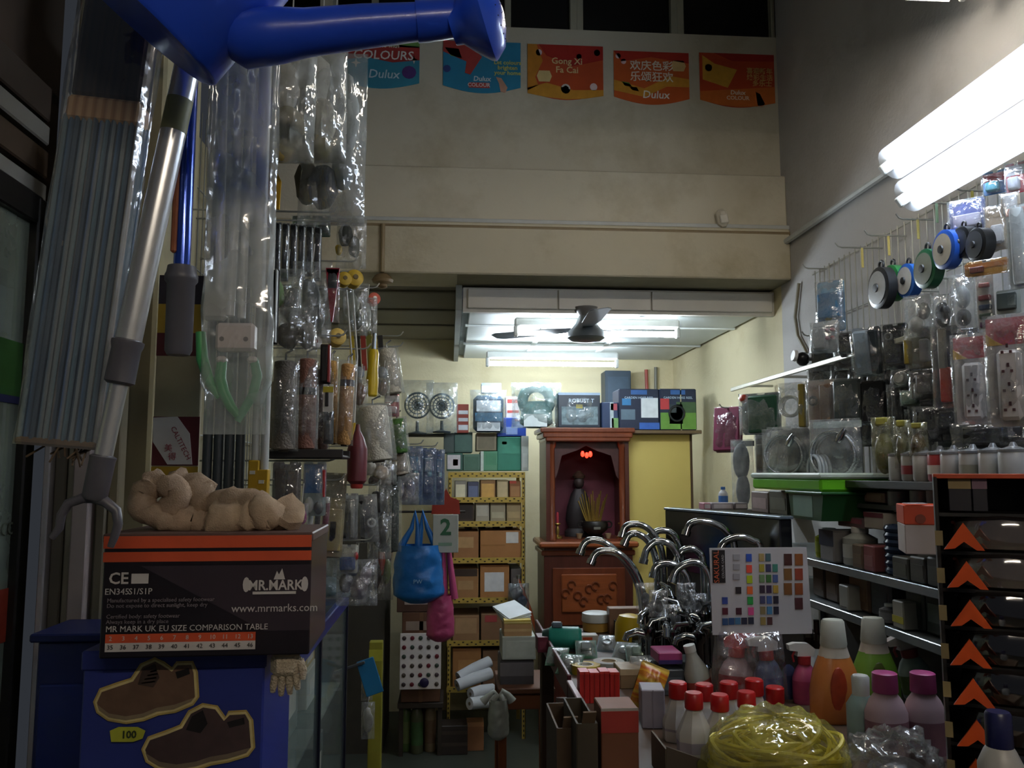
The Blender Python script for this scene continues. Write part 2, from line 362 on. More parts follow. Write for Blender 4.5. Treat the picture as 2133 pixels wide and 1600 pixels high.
# tube lamp hung across the front hall, its lower edge just in the top of the picture, and an unseen one added behind the camera to light the left goods
lz = at(2000, -6, 2.2).z
t = batten_lamp('hanging_tube_lamp', 'tube lamp hung high across the hall, cut by the top edge', 1.1, (.92, 2.2, lz + .036), (0, 0, 0), tube_f, .06)
for sx in (-.4, .4): B().tube([(sx, 0, .05), (sx, 0, 4.19 - lz - .036)], .004, 6).build('drop_wire', mat('#9a9a98', .4, .5), t)
t = batten_lamp('added_fill_lamp', 'added tube lamp behind the camera, lighting the left goods', 1.2, (.5, -.75, 2.5), (0, 0, 0), tube_fill, .06)
for sx in (-.4, .4): B().tube([(sx, 0, .05), (sx, 0, 1.69)], .004, 6).build('drop_wire', mat('#9a9a98', .4, .5), t)

# ceiling fan
fx = at(1222, 690, 3.98)
t = thing('ceiling_fan', 'grey three-blade ceiling fan in front of the glowing rear tube', 'fan', (fx.x, 4.0, ZC))
fm = mat('#7d858a', .4, .1, .1, 10); z0 = fx.z - ZC
B().lathe([(.015, z0 + .10), (.016, z0 + .02), (.05, z0 - .0)], 16, rot=None).build('down_rod', fm, t)
B().lathe([(.06, 0), (.055, -.02), (.012, -.07), (.011, z0 + .085)], 18).build('canopy', mat('#6c6a66', .4), t)
B().lathe([(.018, z0 + .12), (.05, z0 + .04), (.088, z0 + .0), (.092, z0 - .03), (.07, z0 - .045), (.02, z0 - .05)], 24).build('motor_housing', fm, t)
for k in range(3):
    a = R(28 + 120 * k); bl = B(); bl.M = Matrix.Rotation(a, 4, 'Z') @ Matrix.Rotation(R(9), 4, 'X')
    bl.prism([(.08, -.03), (.2, -.05), (.56, -.055), (.585, -.03), (.585, .03), (.56, .055), (.2, .05), (.08, .03)], -.002, .002)
    for i in range(len(bl.v)): pass
    # prism lies in local XZ: lay it flat
    b2 = B(); b2.M = Matrix.Translation((0, 0, z0 + .015)) @ Matrix.Rotation(a, 4, 'Z') @ Matrix.Rotation(R(90 + 8), 4, 'X')
    b2.prism([(.07, -.025), (.2, -.045), (.48, -.05), (.51, -.03), (.51, .03), (.48, .05), (.2, .045), (.07, .025)], -.0015, .0015)
    bo = b2.build('blade', fm, t)

# posters under the windows
def bunting(x0, y0, x1, y1, label, base, deco, txts):
    loc, w, h = slot(x0, y0, x1, y1, YU + .045); loc.y = YU + .058
    t = thing('poster', label, 'poster', loc, 0, 'paint posters in a row under the windows')
    n = 12; pts = [(-w / 2, h), (w / 2, h)] + [(w / 2 - w * i / n, h * .13 * (1 - math.sin(math.pi * i / n)) ) for i in range(n + 1)]
    pts = [(-w / 2, h), (-w / 2, h * .13)] + [(-w / 2 + w * i / n, h * .13 * (1 - math.sin(math.pi * i / n))) for i in range(1, n)] + [(w / 2, h * .13), (w / 2, h)]
    B().prism(pts, -.002, 0).build('sheet', mat(base, .35, 0, .12, 12), t, 0)
    for (nm, poly, c) in deco:
        B().prism([((x - .5) * w, z * h) for x, z in poly], -.0034, -.002).build(nm, mat(c, .35, 0, .15, 25), t, 0)
    for (s_, sz, c, x, z, sh) in txts: text(s_, sz * h, mat(c, .4), t, ((x - .5) * w, -.0045, z * h), shear=sh, bold=.0006)
wavy = lambda z0, z1, dz: [(0, z0), (.33, z0 + dz), (.66, z0 - dz * .3), (1, z0 + dz * .6), (1, z1), (.66, z1 + dz * .5), (.33, z1 - dz * .4), (0, z1)]
star = lambda x, z, r: [(x + (r if i % 2 == 0 else r * .35) * math.cos(i * math.pi / 4) * .6, z + (r if i % 2 == 0 else r * .35) * math.sin(i * math.pi / 4)) for i in range(8)]
disc = lambda x, z, r, k=12: [(x + r * .7 * math.cos(i * 2 * math.pi / k), z + r * math.sin(i * 2 * math.pi / k)) for i in range(k)]
bunting(707, 78, 873, 182, 'blue poster reading COLOURS with red and green bands', '#3b93ad',
        [('red_band', wavy(.55, .86, .07), '#b03a35'), ('green_band', wavy(.84, 1, .0), '#6d9a52'), ('star', star(.2, .5, .1), '#f0e6d8'), ('star', star(.93, .6, .09), '#f0e6d8'), ('globe', disc(.87, .34, .13), '#5a3a80')],
        [('COLOURS', .25, '#f2efe6', .54, .66, .1), ('Celebrate with', .12, '#efe6c8', .5, .86, .1), ('Dulux', .24, '#cfe3ea', .55, .28, .15)])
bunting(923, 84, 1085, 192, 'blue poster behind the watering can rose with red paint stroke', '#2f8fb5',
        [('red_stroke', [(0, 1), (.3, .98), (.5, .7), (.35, .35), (.28, .38), (.3, .6), (0, .78)], '#b8433d'), ('green_stroke', [(.02, .86), (.2, .84), (.24, .66), (.1, .7)], '#6f8d4f'), ('hand', [(.68, .32), (.75, .3), (.83, .12), (.8, .02), (.74, .04), (.72, .2)], '#d5a287'), ('red_tag', [(.33, .1), (.6, .1), (.6, .2), (.33, .2)], '#c8483c'), ('globe', disc(.05, .45, .07), '#3a4a8c')],
        [('Dulux', .13, '#e8f0f0', .5, .27, .1), ('COLOUR', .1, '#f3e2dc', .46, .15, 0), ('Let colours', .11, '#d9d26c', .83, .6, 0), ('brighten', .11, '#d9d26c', .83, .5, 0), ('your home', .11, '#d9d26c', .83, .4, 0)])
lantern = lambda x, z: [(x - .07, z - .1), (x - .1, z), (x - .07, z + .1), (x + .07, z + .1), (x + .1, z), (x + .07, z - .1)]
bunting(1100, 92, 1258, 206, 'red and gold poster with lantern at left, third in the row', '#c9542a',
        [('gold_band', [(0, .2), (.25, .3), (.6, .18), (1, .2), (1, .09), (.75, .03), (.5, .01), (.25, .04), (0, .1)], '#d69a33'), ('red_top', [(.15, 1), (1, 1), (1, .75), (.6, .62), (.25, .8)], '#b52c22'), ('gold_side', [(0, 1), (.12, 1), (.2, .7), (.1, .4), (.14, .25), (0, .15)], '#cf8a2c'), ('lantern', lantern(.22, .42), '#e8cf8f'), ('blossom', disc(.15, .85, .06), '#f1d3d6'), ('blossom', disc(.92, .88, .06), '#f0c9cc'), ('blossom', disc(.87, .25, .07), '#f3d6d2'), ('blossom', disc(.68, .8, .05), '#eec0c0'), ('oval_badge', disc(.5, .2, .09), '#eee9df'), ('badge_core', disc(.5, .2, .06), '#7a3b30')],
        [('Gong Xi', .16, '#ecd49a', .52, .7, 0), ('Fa Cai', .16, '#ecd49a', .52, .54, 0)])
bunting(1281, 106, 1438, 216, 'orange poster with two lines of large white characters, fourth in the row', '#d0622c',
        [('gold_wave', [(0, .45), (.4, .3), (.75, .55), (1, .5), (1, .35), (.7, .35), (.4, .14), (0, .25)], '#d79a36'), ('red_top', [(0, 1), (1, 1), (1, .8), (.5, .9), (.1, .8)], '#b93426'), ('lantern', lantern(.86, .75), '#e8c583'), ('leaf', [(.1, .42), (.2, .4), (.24, .32), (.14, .34)], '#5d8b3c'), ('leaf', [(.2, .32), (.3, .32), (.33, .24), (.24, .26)], '#5d8b3c'), ('blossom', disc(.06, .9, .05), '#f0cfd0'), ('blossom', disc(.13, .8, .05), '#f0cfd0')],
        [('欢庆色彩', .2, '#f2ead6', .5, .72, 0), ('乐颂狂欢', .2, '#f2ead6', .5, .51, 0), ('Dulux', .2, '#f4efe4', .55, .18, .12)])
bunting(1461, 110, 1617, 222, 'red poster with a gold sheet and pointing hand, nearest the right wall', '#c84a25',
        [('gold_sheet', [(.04, .95), (.2, .8), (.5, .7), (.37, .36), (.04, .5)], '#d9a53c'), ('orange_base', [(0, .28), (1, .4), (1, .1), (.75, .03), (.5, .01), (.25, .04), (0, .12)], '#d5722e'), ('hand', [(.74, .3), (.8, .26), (.86, .08), (.82, .02), (.76, .05)], '#d9a68a'), ('red_top', [(.2, 1), (1, 1), (1, .88), (.45, .86)], '#b02a20'), ('blossom', disc(.12, .72, .07), '#f0cdb0')],
        [('喜迎新年', .12, '#e2b268', .8, .68, 0), ('焕彩生活', .12, '#e2b268', .8, .56, 0), ('多乐士', .12, '#e2b268', .83, .45, 0), ('Dulux', .11, '#f2e4d0', .5, .27, .1), ('COLOUR', .1, '#efd7c0', .5, .17, 0)])
# ================================================================== shopfront at the left
dark = mat('#1b1a19', .4, .2, .1, 10); alu = mat('#9c948c', .45, .4, .1, 8, stretch=(8, 8, .5))
colm = mat('#a49c7c', .85, 0, .06, 3, .1, dirt=('#8a8164', 2))
a = at(125, 700, 2.12); c = at(322, 700, 2.12)
struct(B().box(((a.x + c.x) / 2, 2.27, 2.1), (c.x - a.x, .3, 4.2), .008).build('wall_left_pier', colm, None, 0))
struct(B().box((-1.15, 1.4, 3.15), (.1, 1.9, 2.1)).build('wall_left_front', mat('#4a3c30', .8, 0, .15, 4), None, 0))
# glass door leaf standing along the left side
dr = bpy.data.objects.new('door_1', None); COL.objects.link(dr); struct(dr)
XD = -1.0; yd1 = XD * F / (78 - 935); yd0 = .9; zt = 1.6 + 560 / 1750 * yd1
B().box((XD, yd1, zt / 2), (.05, .045, zt), .004).build('stile', dark, dr, 0)
B().box((XD, (yd0 + yd1) / 2, zt - .03), (.045, yd1 - yd0, .07), .004).build('top_rail', dark, dr, 0)
B().box((XD, (yd0 + yd1) / 2, .06), (.045, yd1 - yd0, .12), .004).build('bottom_rail', dark, dr, 0)
B().box((XD, (yd0 + yd1) / 2, zt / 2), (.008, yd1 - yd0 - .02, zt - .12)).build('pane', mat('#8f9b8e', .08, 0, .15, 2, alpha=.6, dirt=('#b4bfa8', 1.5)), dr, 0)
struct(B().box((-1.3, 1.4, 1.0), (.05, 2.2, 2.0)).build('wall_left_outer', mat('#b9c2a8', .8, 0, .25, 2), None, 0))
def sticker(px0, y0, px1, y1, nm, col):
    loc, w, h = slotX(px0, y0, px1, y1, XD + .006)
    B().box((XD + .006, loc.y, loc.z + h / 2), (.002, w, h)).build(nm, mat(col, .4, 0, .3, 20), dr, 0)
sticker(-30, 705, 52, 822, 'green_sticker', '#35602c'); sticker(-30, 822, 50, 838, 'blue_strip', '#2b2f55'); sticker(-40, 1232, 18, 1345, 'red_sticker', '#8a3020')
text('occ', .06, mat('#5d6455', .6), dr, atX(8, 1098, XD + .008), (math.pi / 2, 0, R(90)))
# lintel tracks over the door
for i, (dz, cc, hh) in enumerate(((.0, '#8b8b86', .05), (.075, '#4b3d30', .07), (.15, '#7c7a74', .05), (.23, '#3a3029', .09))):
    struct(B().box((XD - .03, (yd0 + 2.1) / 2, zt + .03 + dz), (.06, 2.1 - yd0, hh), .004).build('trim_%d' % (20 + i), mat(cc, .5, .1), None, 0))
# aluminium jamb strips between door and pier
jm = bpy.data.objects.new('door_2', None); COL.objects.link(jm); struct(jm)
for (x0, x1, cc, dy) in ((82, 97, '#b0aeb2', 0), (98, 124, '#6f6a60', .02), (124, 130, '#1e1d1c', .03), (130, 150, '#8a8578', .01), (150, 186, '#b3a6a4', -.01), (187, 193, '#242220', .03), (193, 214, '#7b7462', .01), (214, 236, '#94896f', .02)):
    p, q = at(x0, 1100, 2.02), at(x1, 1100, 2.02)
    B().box(((p.x + q.x) / 2, 2.04 + dy, 1.2), (q.x - p.x - .001, .04, 2.4), .003).build('profile', mat(cc, .5, .15, .12, 6), jm, 0)

# ------------------------------------------------------------------ blue cabinet and glass showcase
navy = mat('#16235c', .4, 0, .15, 5)
zc = at(120, 1338, 1.72).z
a = at(64, 1500, 1.72).x; XS = -.385
t = thing('display_cabinet', 'dark blue wooden cabinet end behind the shoe boxes', 'cabinet', ((a + XS) / 2 - .0, 1.80, 0))
w = XS - a
B().box((0, 0, zc / 2), (w, .14, zc), .004).build('body', navy, t, 0)
for i in range(3): B().box((-w / 2 + w * (i + .5) / 3, -.074, zc / 2 - .02), (w / 3 - .02, .012, zc - .12), .003).build('panel', mat('#1a2a6e', .35, 0, .15, 5), t, 0)
B().box((0, 0, zc + .008), (w + .02, .17, .016), .003).build('top_board', navy, t, 0)
ZS = 1.145
t = thing('glass_showcase', 'glass showcase with blue metal frame along the left aisle', 'showcase', (-.6, 2.6, 0))
fm_ = mat('#2c3f8a', .35, .3, .1, 10); x0, x1, y0, y1 = -.28, .215, -.55, .68
for (x, y) in ((x0, y0), (x1, y0), (x0, y1), (x1, y1), (x1, 0.02)):
    B().box((x, y, ZS / 2), (.018, .022, ZS), .002).build('post', mat('#15182c', .4, .3) if y > y0 else fm_, t, 0)
for z in (ZS - .02, .12):
    for x in (x0, x1): B().box((x, (y0 + y1) / 2, z), (.022, y1 - y0, .045), .003).build('rail', fm_, t, 0)
    for y in (y0, y1): B().box(((x0 + x1) / 2, y, z), (x1 - x0, .022, .045), .003).build('rail', fm_, t, 0)
B().box(((x0 + x1) / 2, (y0 + y1) / 2, .06), (x1 - x0, y1 - y0, .12)).build('plinth', mat('#5a2b20', .6), t, 0)
glass = mat('#9fb0ac', .04, 0, 0, alpha=.16)
B().box(((x0 + x1) / 2, (y0 + y1) / 2, ZS + .003), (x1 - x0, y1 - y0, .006)).build('glass_top', mat('#6b7a90', .05, 0, 0, alpha=.3), t, 0)
B().box((x1, (y0 + y1) / 2, ZS / 2 + .05), (.005, y1 - y0, ZS - .2)).build('glass_side', glass, t, 0)
for z in (.5, .82): B().box(((x0 + x1) / 2, (y0 + y1) / 2, z), (x1 - x0 - .03, y1 - y0 - .03, .008)).build('glass_shelf', mat('#8fa39d', .05, 0, 0, alpha=.3), t, 0)
# goods inside the showcase
def plain_box(name, label, cat, loc, d, col, bands=(), group=None, rz=0, rough=.5, bev=.003):
    t = thing(name, label, cat, loc, (0, 0, rz), group)
    B().box((0, 0, d[2] / 2), d, bev).build('body', mat(col, rough, 0, .14, 12), t, 0)
    for (nm, fx0, fz0, fx1, fz1, cc) in bands:
        patch(t, nm, (fx0 - .5) * d[0], fz0 * d[2], (fx1 - .5) * d[0], fz1 * d[2], -d[1] / 2, mat(cc, .5, 0, .15, 30))
    return t
for (y, z, d, cc, lab) in ((2.25, .824, (.2, .22, .27), '#aab0a6', 'pale grey carton inside the showcase, nearest the blue cabinet'), (2.25, .504, (.2, .22, .29), '#9da59b', 'pale carton low in the showcase below the grey carton'),
                           (3.0, .824, (.22, .2, .12), '#b9bdb2', 'flat white carton in the far end of the showcase'), (3.0, .945, (.2, .18, .05), '#c0a86a', 'yellow carton stacked in the far end of the showcase'), (3.0, .504, (.22, .25, .2), '#4c4f4a', 'dark grey carton low in the far showcase'),
                           (2.62, .504, (.2, .2, .2), '#6a3127', 'maroon carton in the middle of the showcase'), (2.62, .824, (.2, .2, .2), '#7d8780', 'grey carton in the middle of the upper showcase'),
                           (2.3, .125, (.2, .3, .28), '#8a4b33', 'brown carton at the bottom of the showcase'), (2.85, .125, (.2, .3, .28), '#6b2a22', 'dark red carton at the bottom of the showcase')):
    plain_box('carton', lab, 'carton', (-.56, y, z), d, cc, (('label', .2, .3, .8, .7, '#cfcdc0'),), rz=FACE_L)
# things lying on the showcase top
plain_box('box', 'cream box with blue end on the showcase beside the shoe box', 'box', (-.55, 2.72, ZS + .008), (.2, .12, .075), '#b9b08f', (('blue_end', .78, .0, 1, 1, '#27427f'), ('white_tag', .8, .55, .98, .98, '#dfe3ea')))
plain_box('box', 'tan flat box on the showcase behind the shoe box', 'box', (-.62, 2.35, ZS + .008), (.18, .14, .06), '#8b6a44', (('label', .2, .2, .7, .8, '#b9a67c'),))
t = thing('plastic_bag', 'clump of clear plastic on the far corner of the showcase', 'bag', (-.43, 3.12, ZS + .008))
B().pillow(.16, .14, .12, 5, rough=.5).build('film', wrap(.4, '#c4d2d8'), t)
B().ball((0, 0, .04), (.05, .04, .035)).build('contents', mat('#9fb6bd', .5), t)

# ------------------------------------------------------------------ shoe boxes
zb_ = at(350, 1352, 1.38).z
t = thing('display_plinth', 'dark wooden stand below the blue shoe box', 'stand', (at(355, 1500, 1.5).x, 1.5, 0))
B().box((0, 0, 1.04), (.32, .24, .04), .004).build('top', mat('#2a2320', .6), t, 0)
for sx in (-1, 1):
    for sy in (-1, 1): B().box((sx * .14, sy * .1, .51), (.03, .03, 1.02), .003).build('leg', mat('#2a2320', .6), t, 0)
loc, w, h = slot(165, 1352, 545, 1600, 1.36); h = zb_ - 1.06
t = thing('shoe_box', 'blue shoe box printed with two brown work shoes', 'box', (loc.x, 1.36 + .11, 1.06))
B().box((0, 0, h / 2), (w, .22, h), .003).build('body', mat('#2b3888', .4, 0, .12, 5, coat=.2), t, 0)
B().box((0, 0, h - .012), (w + .006, .226, .03), .003).build('lid', mat('#26327c', .4, 0, .12, 5), t, 0)
yf = -.1135
S_ = Matrix.Diagonal((1, 1, 1))
def px2l(px, py, Y, base): p = at(px, py, Y); return (p.x - base.x, p.z - base.z)
base = Vector((loc.x, 0, 1.06)); YF = 1.36
shoeA = [(205, 1462), (215, 1440), (250, 1428), (280, 1418), (300, 1388), (325, 1377), (340, 1385), (360, 1398), (372, 1385), (400, 1384), (405, 1400), (408, 1450), (400, 1460), (365, 1475), (330, 1480), (300, 1492), (265, 1498), (230, 1492), (210, 1478)]
def outline(poly, off):
    cx = sum(p[0] for p in poly) / len(poly); cy = sum(p[1] for p in poly) / len(poly); out = []
    n = len(poly)
    for i in range(n):
        a, b_ = poly[i - 1], poly[(i + 1) % n]; tx, ty = b_[0] - a[0], b_[1] - a[1]; l = math.hypot(tx, ty)
        out.append((poly[i][0] + ty / l * off, poly[i][1] - tx / l * off))
    return out
def shoe_print(poly, body, dy):
    for (off, nm, cc, yy, tt) in ((9, 'glow', '#b9a05c', 0, .0006), (5, 'edge_light', '#d8c88e', .0006, .0006), (0, 'upper', body, .0012, .0008)):
        pl = [px2l(x, y, YF, base) for x, y in outline(poly, off)]
        B().prism(pl, yf - yy - tt, yf - yy).build(nm, mat(cc, .5, 0, .25, 40), t, 0)
    sole = [poly[i] for i in range(len(poly))]
    d = .0022
    def poly_(pts, nm, cc): B().prism([px2l(x, y + dy, YF, base) for x, y in pts], yf - d - .0006, yf - d).build(nm, mat(cc, .5, 0, .2, 40), t, 0)
    return poly_
pf = shoe_print(shoeA, '#6b5140', 0)
pf([(206, 1466), (230, 1484), (265, 1490), (300, 1484), (330, 1472), (365, 1466), (406, 1452), (400, 1460), (365, 1475), (330, 1480), (300, 1492), (265, 1498), (230, 1492), (210, 1478)], 'sole', '#8a7a60')
pf([(300, 1392), (325, 1381), (335, 1410), (322, 1430), (290, 1424)], 'tongue', '#3a2a22'); pf([(368, 1398), (396, 1390), (398, 1402), (372, 1412)], 'opening', '#150f0d')
for k in range(4): pf([(298 + k * 6, 1420 - k * 8), (325 + k * 3, 1416 - k * 8), (326 + k * 3, 1419 - k * 8), (298 + k * 6, 1423 - k * 8)], 'lace', '#6e5b46')
shoeB = [(305, 1560), (315, 1540), (350, 1528), (382, 1515), (400, 1485), (425, 1472), (450, 1476), (468, 1500), (480, 1488), (512, 1486), (520, 1500), (524, 1555), (515, 1566), (475, 1578), (440, 1584), (410, 1594), (370, 1600), (335, 1594), (312, 1580)]
pf = shoe_print(shoeB, '#4a3838', 0)
pf([(306, 1566), (335, 1584), (370, 1590), (410, 1584), (440, 1574), (475, 1568), (524, 1555), (515, 1566), (475, 1578), (440, 1584), (410, 1594), (370, 1600), (335, 1594), (312, 1580)], 'sole', '#7a6a58')
pf([(402, 1490), (425, 1477), (435, 1505), (420, 1525), (390, 1518)], 'tongue', '#120c0e'); pf([(475, 1502), (510, 1493), (512, 1506), (480, 1514)], 'opening', '#0c0809')
pf([(232, 1520), (250, 1512), (290, 1512), (306, 1520), (300, 1536), (280, 1543), (235, 1543)], 'price_flash', '#b9bd3a')
x, z = px2l(272, 1528, YF, base); text('100', .015, mat('#2c3a1c', .5), t, (x, yf - .004, z), bold=.0004)
# MR MARK box
YM = 1.30; loc, w, h = slot(208, 1116, 640, 1346, YM); zm = zb_ + .004; h = at(420, 1112, YM).z - zm
t = thing('shoe_box', 'black shoe box with orange stripes and white size table', 'box', (loc.x, YM + .1, zm), (0, 0, R(1.5)))
bk = mat('#1f171c', .32, 0, .2, 6, coat=.3)
B().box((0, 0, h / 2), (w, .2, h), .002).build('body', bk, t, 0)
B().box((0, .001, h - .006), (w + .004, .204, .014), .002).build('lid', mat('#5e4640', .5), t, 0)
yf = -.1025; org = mat('#dd5a33', .4, 0, .12, 18, coat=.2)
patch(t, 'orange_stripe', -w / 2, h * .885, w / 2, h * .985, yf + .001, org); patch(t, 'orange_stripe', -w / 2, h * .775, w / 2, h * .855, yf + .002, org)
B().prism([(-w * .32, h * .74), (w * .5, h * .74), (w * .5, h * .2), (w * .28, h * .2)], yf + .0012, yf + .0022).build('grey_panel', mat('#3b3038', .35, 0, .15, 6, coat=.3), t, 0)
wt = mat('#d8d2d0', .5); gt = mat('#8b8187', .5)
text('CE', h * .13, wt, t, (-w * .42, yf - .001, h * .64), bold=.0004); patch(t, 'badge', -w * .36, h * .6, -w * .28, h * .68, yf, wt)
text('EN345', h * .07, wt, t, (-w * .425, yf - .001, h * .535)); text('S1/S1P', h * .07, wt, t, (-w * .315, yf - .001, h * .535))
for k, s_ in enumerate(('Manufactured by a specialised safety footwear', 'Do not expose to direct sunlight, keep dry', '', 'Certified body: safety footwear', 'Always keep in a dry place')):
    if s_: text(s_, h * .046, gt, t, (-w * .47, yf - .001, h * (.465 - k * .043)), align='LEFT')
text('MR MARK UK EU SIZE COMPARISON TABLE', h * .068, wt, t, (-w * .47, yf - .001, h * .235), align='LEFT', sx=.98)
patch(t, 'size_row', -w * .47, h * .125, w * .24, h * .195, yf + .001, org); patch(t, 'size_row', -w * .47, h * .055, w * .24, h * .125, yf + .001, wt)
for k in range(12):
    text(str(k + 2), h * .05, wt, t, (-w * .445 + k * w * .06, yf - .001, h * .16)); text(str(35 + k), h * .05, mat('#3a3030', .5), t, (-w * .445 + k * w * .06, yf - .001, h * .09))
text('MR.MARK', h * .115, wt, t, (w * .33, yf - .001, h * .57), bold=.0004, sx=.9); patch(t, 'logo_bar', w * .22, h * .5, w * .43, h * .522, yf, wt)
text('www.mrmarks.com', h * .09, wt, t, (w * .33, yf - .001, h * .385), sx=.98)
B().prism([(w * .32, h * .62), (w * .335, h * .69), (w * .345, h * .66), (w * .36, h * .71), (w * .375, h * .62)], yf - .001, yf).build('logo_peak', wt, t, 0)
for sg in (-1, 1): B().prism([(w * .33 + sg * w * .142 + .005 * math.cos(i * .52), h * .58 + .011 * math.sin(i * .52)) for i in range(12)], yf - .001, yf).build('logo_leaf', wt, t, 0)
ztop = zm + h + .001
# cotton rags on the black box
def rag(name, label, loc, pts, r, seed, col='#b79f86'):
    b = B(); n = len(pts); P = [Vector(p) for p in pts]; out = []; rr = []
    for i in range(n - 1):
        for k in range(6):
            f = k / 6; p = P[i].lerp(P[i + 1], f); q = p * 40 + Vector((seed, 0, 0))
            out.append(p + Vector((noise.noise(q), noise.noise(q + Vector((9, 0, 0))), noise.noise(q + Vector((0, 9, 0))))) * r * .35); rr.append(r * (1 + .45 * noise.noise(q * 1.7)) * (.55 if (i == 0 and k == 0) else 1))
    out.append(P[-1]); rr.append(r * .4)
    b.tube(out, rr, 12, True, .9)
    b.v = [tuple(Vector(v) + Vector((noise.noise(Vector(v) * 90), noise.noise(Vector(v) * 90 + Vector((5, 5, 5))), noise.noise(Vector(v) * 90 + Vector((11, 3, 7))))) * r * .25) for v in b.v]
    o = b.build(name, mat(col, .95, 0, .25, 45, .35, bscale=420), None, 80); o.location = loc
    return tag(o, label, 'rag', 'cotton rags on the shoe box')
s13 = 1.36 / F
def lp(x, y, dy=0): return ((x - 430) * s13, dy, (1108 - y) * s13)
L0 = Vector((at(430, 1108, 1.36).x, 1.38, ztop + .0))
rag('cotton_rag', 'coiled beige cotton rag at the left of the heap on the black shoe box', L0, [lp(350, 1065, -.0), lp(372, 1045, -.01), lp(360, 1020, -.01), lp(325, 1012, -.01), lp(300, 1035, -.01), lp(305, 1070, -.015), lp(345, 1090, -.01), lp(400, 1086, 0), lp(440, 1088, .01)], .022, 1, '#b9a088')
rag('cotton_rag', 'twisted beige cotton rag across the middle of the heap on the black box', L0, [lp(330, 1010, .03), lp(375, 1018, .02), (lp(415, 1045, .015)), lp(460, 1055, .01), lp(500, 1060, .0), lp(540, 1068, 0)], .026, 4, '#b49c83')
rag('cotton_rag', 'frayed beige cotton rag at the right end of the heap on the black box', L0, [lp(430, 1085, -.01), lp(470, 1085, -.015), lp(510, 1080, -.015), lp(550, 1078, -.01), lp(580, 1085, -.01), lp(592, 1075, -.01)], .027, 7, '#bfa78c')
rag('cotton_rag', 'beige cotton rag lying under the others at the back of the black box', L0, [lp(310, 1092, .04), lp(370, 1080, .05), lp(440, 1075, .05), lp(520, 1085, .05), lp(570, 1092, .04)], .022, 9, '#a48b73')
# knitted glove hanging out under the box
gp = at(597, 1350, 1.335); gp.z = zm - .001
t = thing('cotton_glove', 'knitted cream glove hanging below the black shoe box', 'glove', gp)
gm = mat('#cfbfa6', .95, 0, .2, 60, .8, bscale=260); u = 1.55 / F
B().box((0, 0, -22 * u), (52 * u, .024, 46 * u), .011).build('palm', gm, t, 60)
for (x, l, a_) in ((-18, 28, -8), (-6, 34, -3), (6, 32, 2), (17, 24, 8)):
    B().tube([(x * u, 0, -40 * u), (x * u + math.sin(R(a_)) * l * u * .6, 0, -40 * u - l * u * .6), (x * u + math.sin(R(a_)) * l * u, .003, -40 * u - l * u)], [6.5 * u, 6.5 * u, 4.5 * u], 8).build('finger', gm, t, 60)
B().tube([(22 * u, 0, -15 * u), (30 * u, -.004, -32 * u), (29 * u, -.004, -46 * u)], [8 * u, 7 * u, 5 * u], 8).build('thumb', gm, t, 60)
B().lathe([(.020, -7 * u), (.022, -4 * u), (.021, 0)], 14, sx=1.0, sy=.6).build('cuff', mat('#a08c70', .95), t, 60)

# ------------------------------------------------------------------ goods hanging over the entrance
rail_z = at(400, 0, 1.0).z + .12
struct(B().tube([(-1.1, 1.0, rail_z), (.3, 1.0, rail_z)], .012, 8).build('trim_30', mat('#8d8d8a', .4, .6), None))
struct(B().tube([(-1.1, 1.66, rail_z + .3), (.0, 1.66, rail_z + .3)], .012, 8).build('trim_31', mat('#8d8d8a', .4, .6), None))
# watering can
blue = mat('#1c46c4', .32, 0, .05, 8, coat=.15)
YW = .86; corner = at(440, 165, YW); tilt = R(40); r_ = .115
rm = Euler((0, tilt, 0)).to_matrix(); loc = corner - rm @ Vector((r_, 0, 0))
t = thing('watering_can', 'bright blue plastic watering can hanging with its spout to the right', 'watering can', loc, (0, tilt, 0))
B().lathe([(r_ * .97, 0), (r_, .004), (r_ * .96, .1), (r_ * .9, .2), (r_ * .86, .21)], 36, sy=.72).build('body', blue, t, 50)
B().lathe([(r_ * .9, .205), (r_ * .93, .212), (r_ * .9, .22), (r_ * .6, .222)], 36, sy=.72).build('rim', blue, t, 50)
B().tube([(r_ * .5, 0, .21), (r_ * .3, 0, .28), (-.05, 0, .30), (-.14, 0, .22), (-.16, 0, .12), (-.105, 0, .05)], .012, 10).build('handle', blue, t, 60)
inv = rm.inverted()
def wl(px, py, dy=0): return inv @ (at(px, py, YW + dy) - loc)
sp_ = [wl(445, 62), wl(515, 80), wl(580, 74), wl(640, 68), wl(760, 55), wl(880, 45)]
B().tube(sp_, [.018, .031, .0285, .0245, .0225, .0195], 20).build('spout', blue, t, 50)
B().tube([wl(868, 46), wl(885, 45), wl(960, 38)], [.0215, .0215, .0195], 20).build('spout_sleeve', blue, t, 50)
ax = inv @ Vector((.93, -.22, .24)).normalized(); c0 = wl(948, 54)
q = Vector((0, 0, 1)).rotation_difference(ax).to_euler()
rose = B().lathe([(.0195, -.004), (.021, .004), (.032, .014), (.045, .028), (.047, .033), (.045, .036), (.036, .046), (.018, .052), (.004, .054)], 32, c0, q).build('rose', mat('#2453dc', .28, 0, .04, 8, coat=.3), t, 40)
b = B(); qm = q.to_matrix()
for rr, n, zz in ((.008, 6, .0532), (.017, 12, .0520), (.030, 18, .0482)):
    for k in range(n):
        aa = 2 * math.pi * k / n; pp = c0 + qm @ Vector((rr * math.cos(aa), rr * math.sin(aa), zz)); b.ball(pp, .0009, 6)
b.build('rose_holes', mat('#0c1f66', .5), rose)
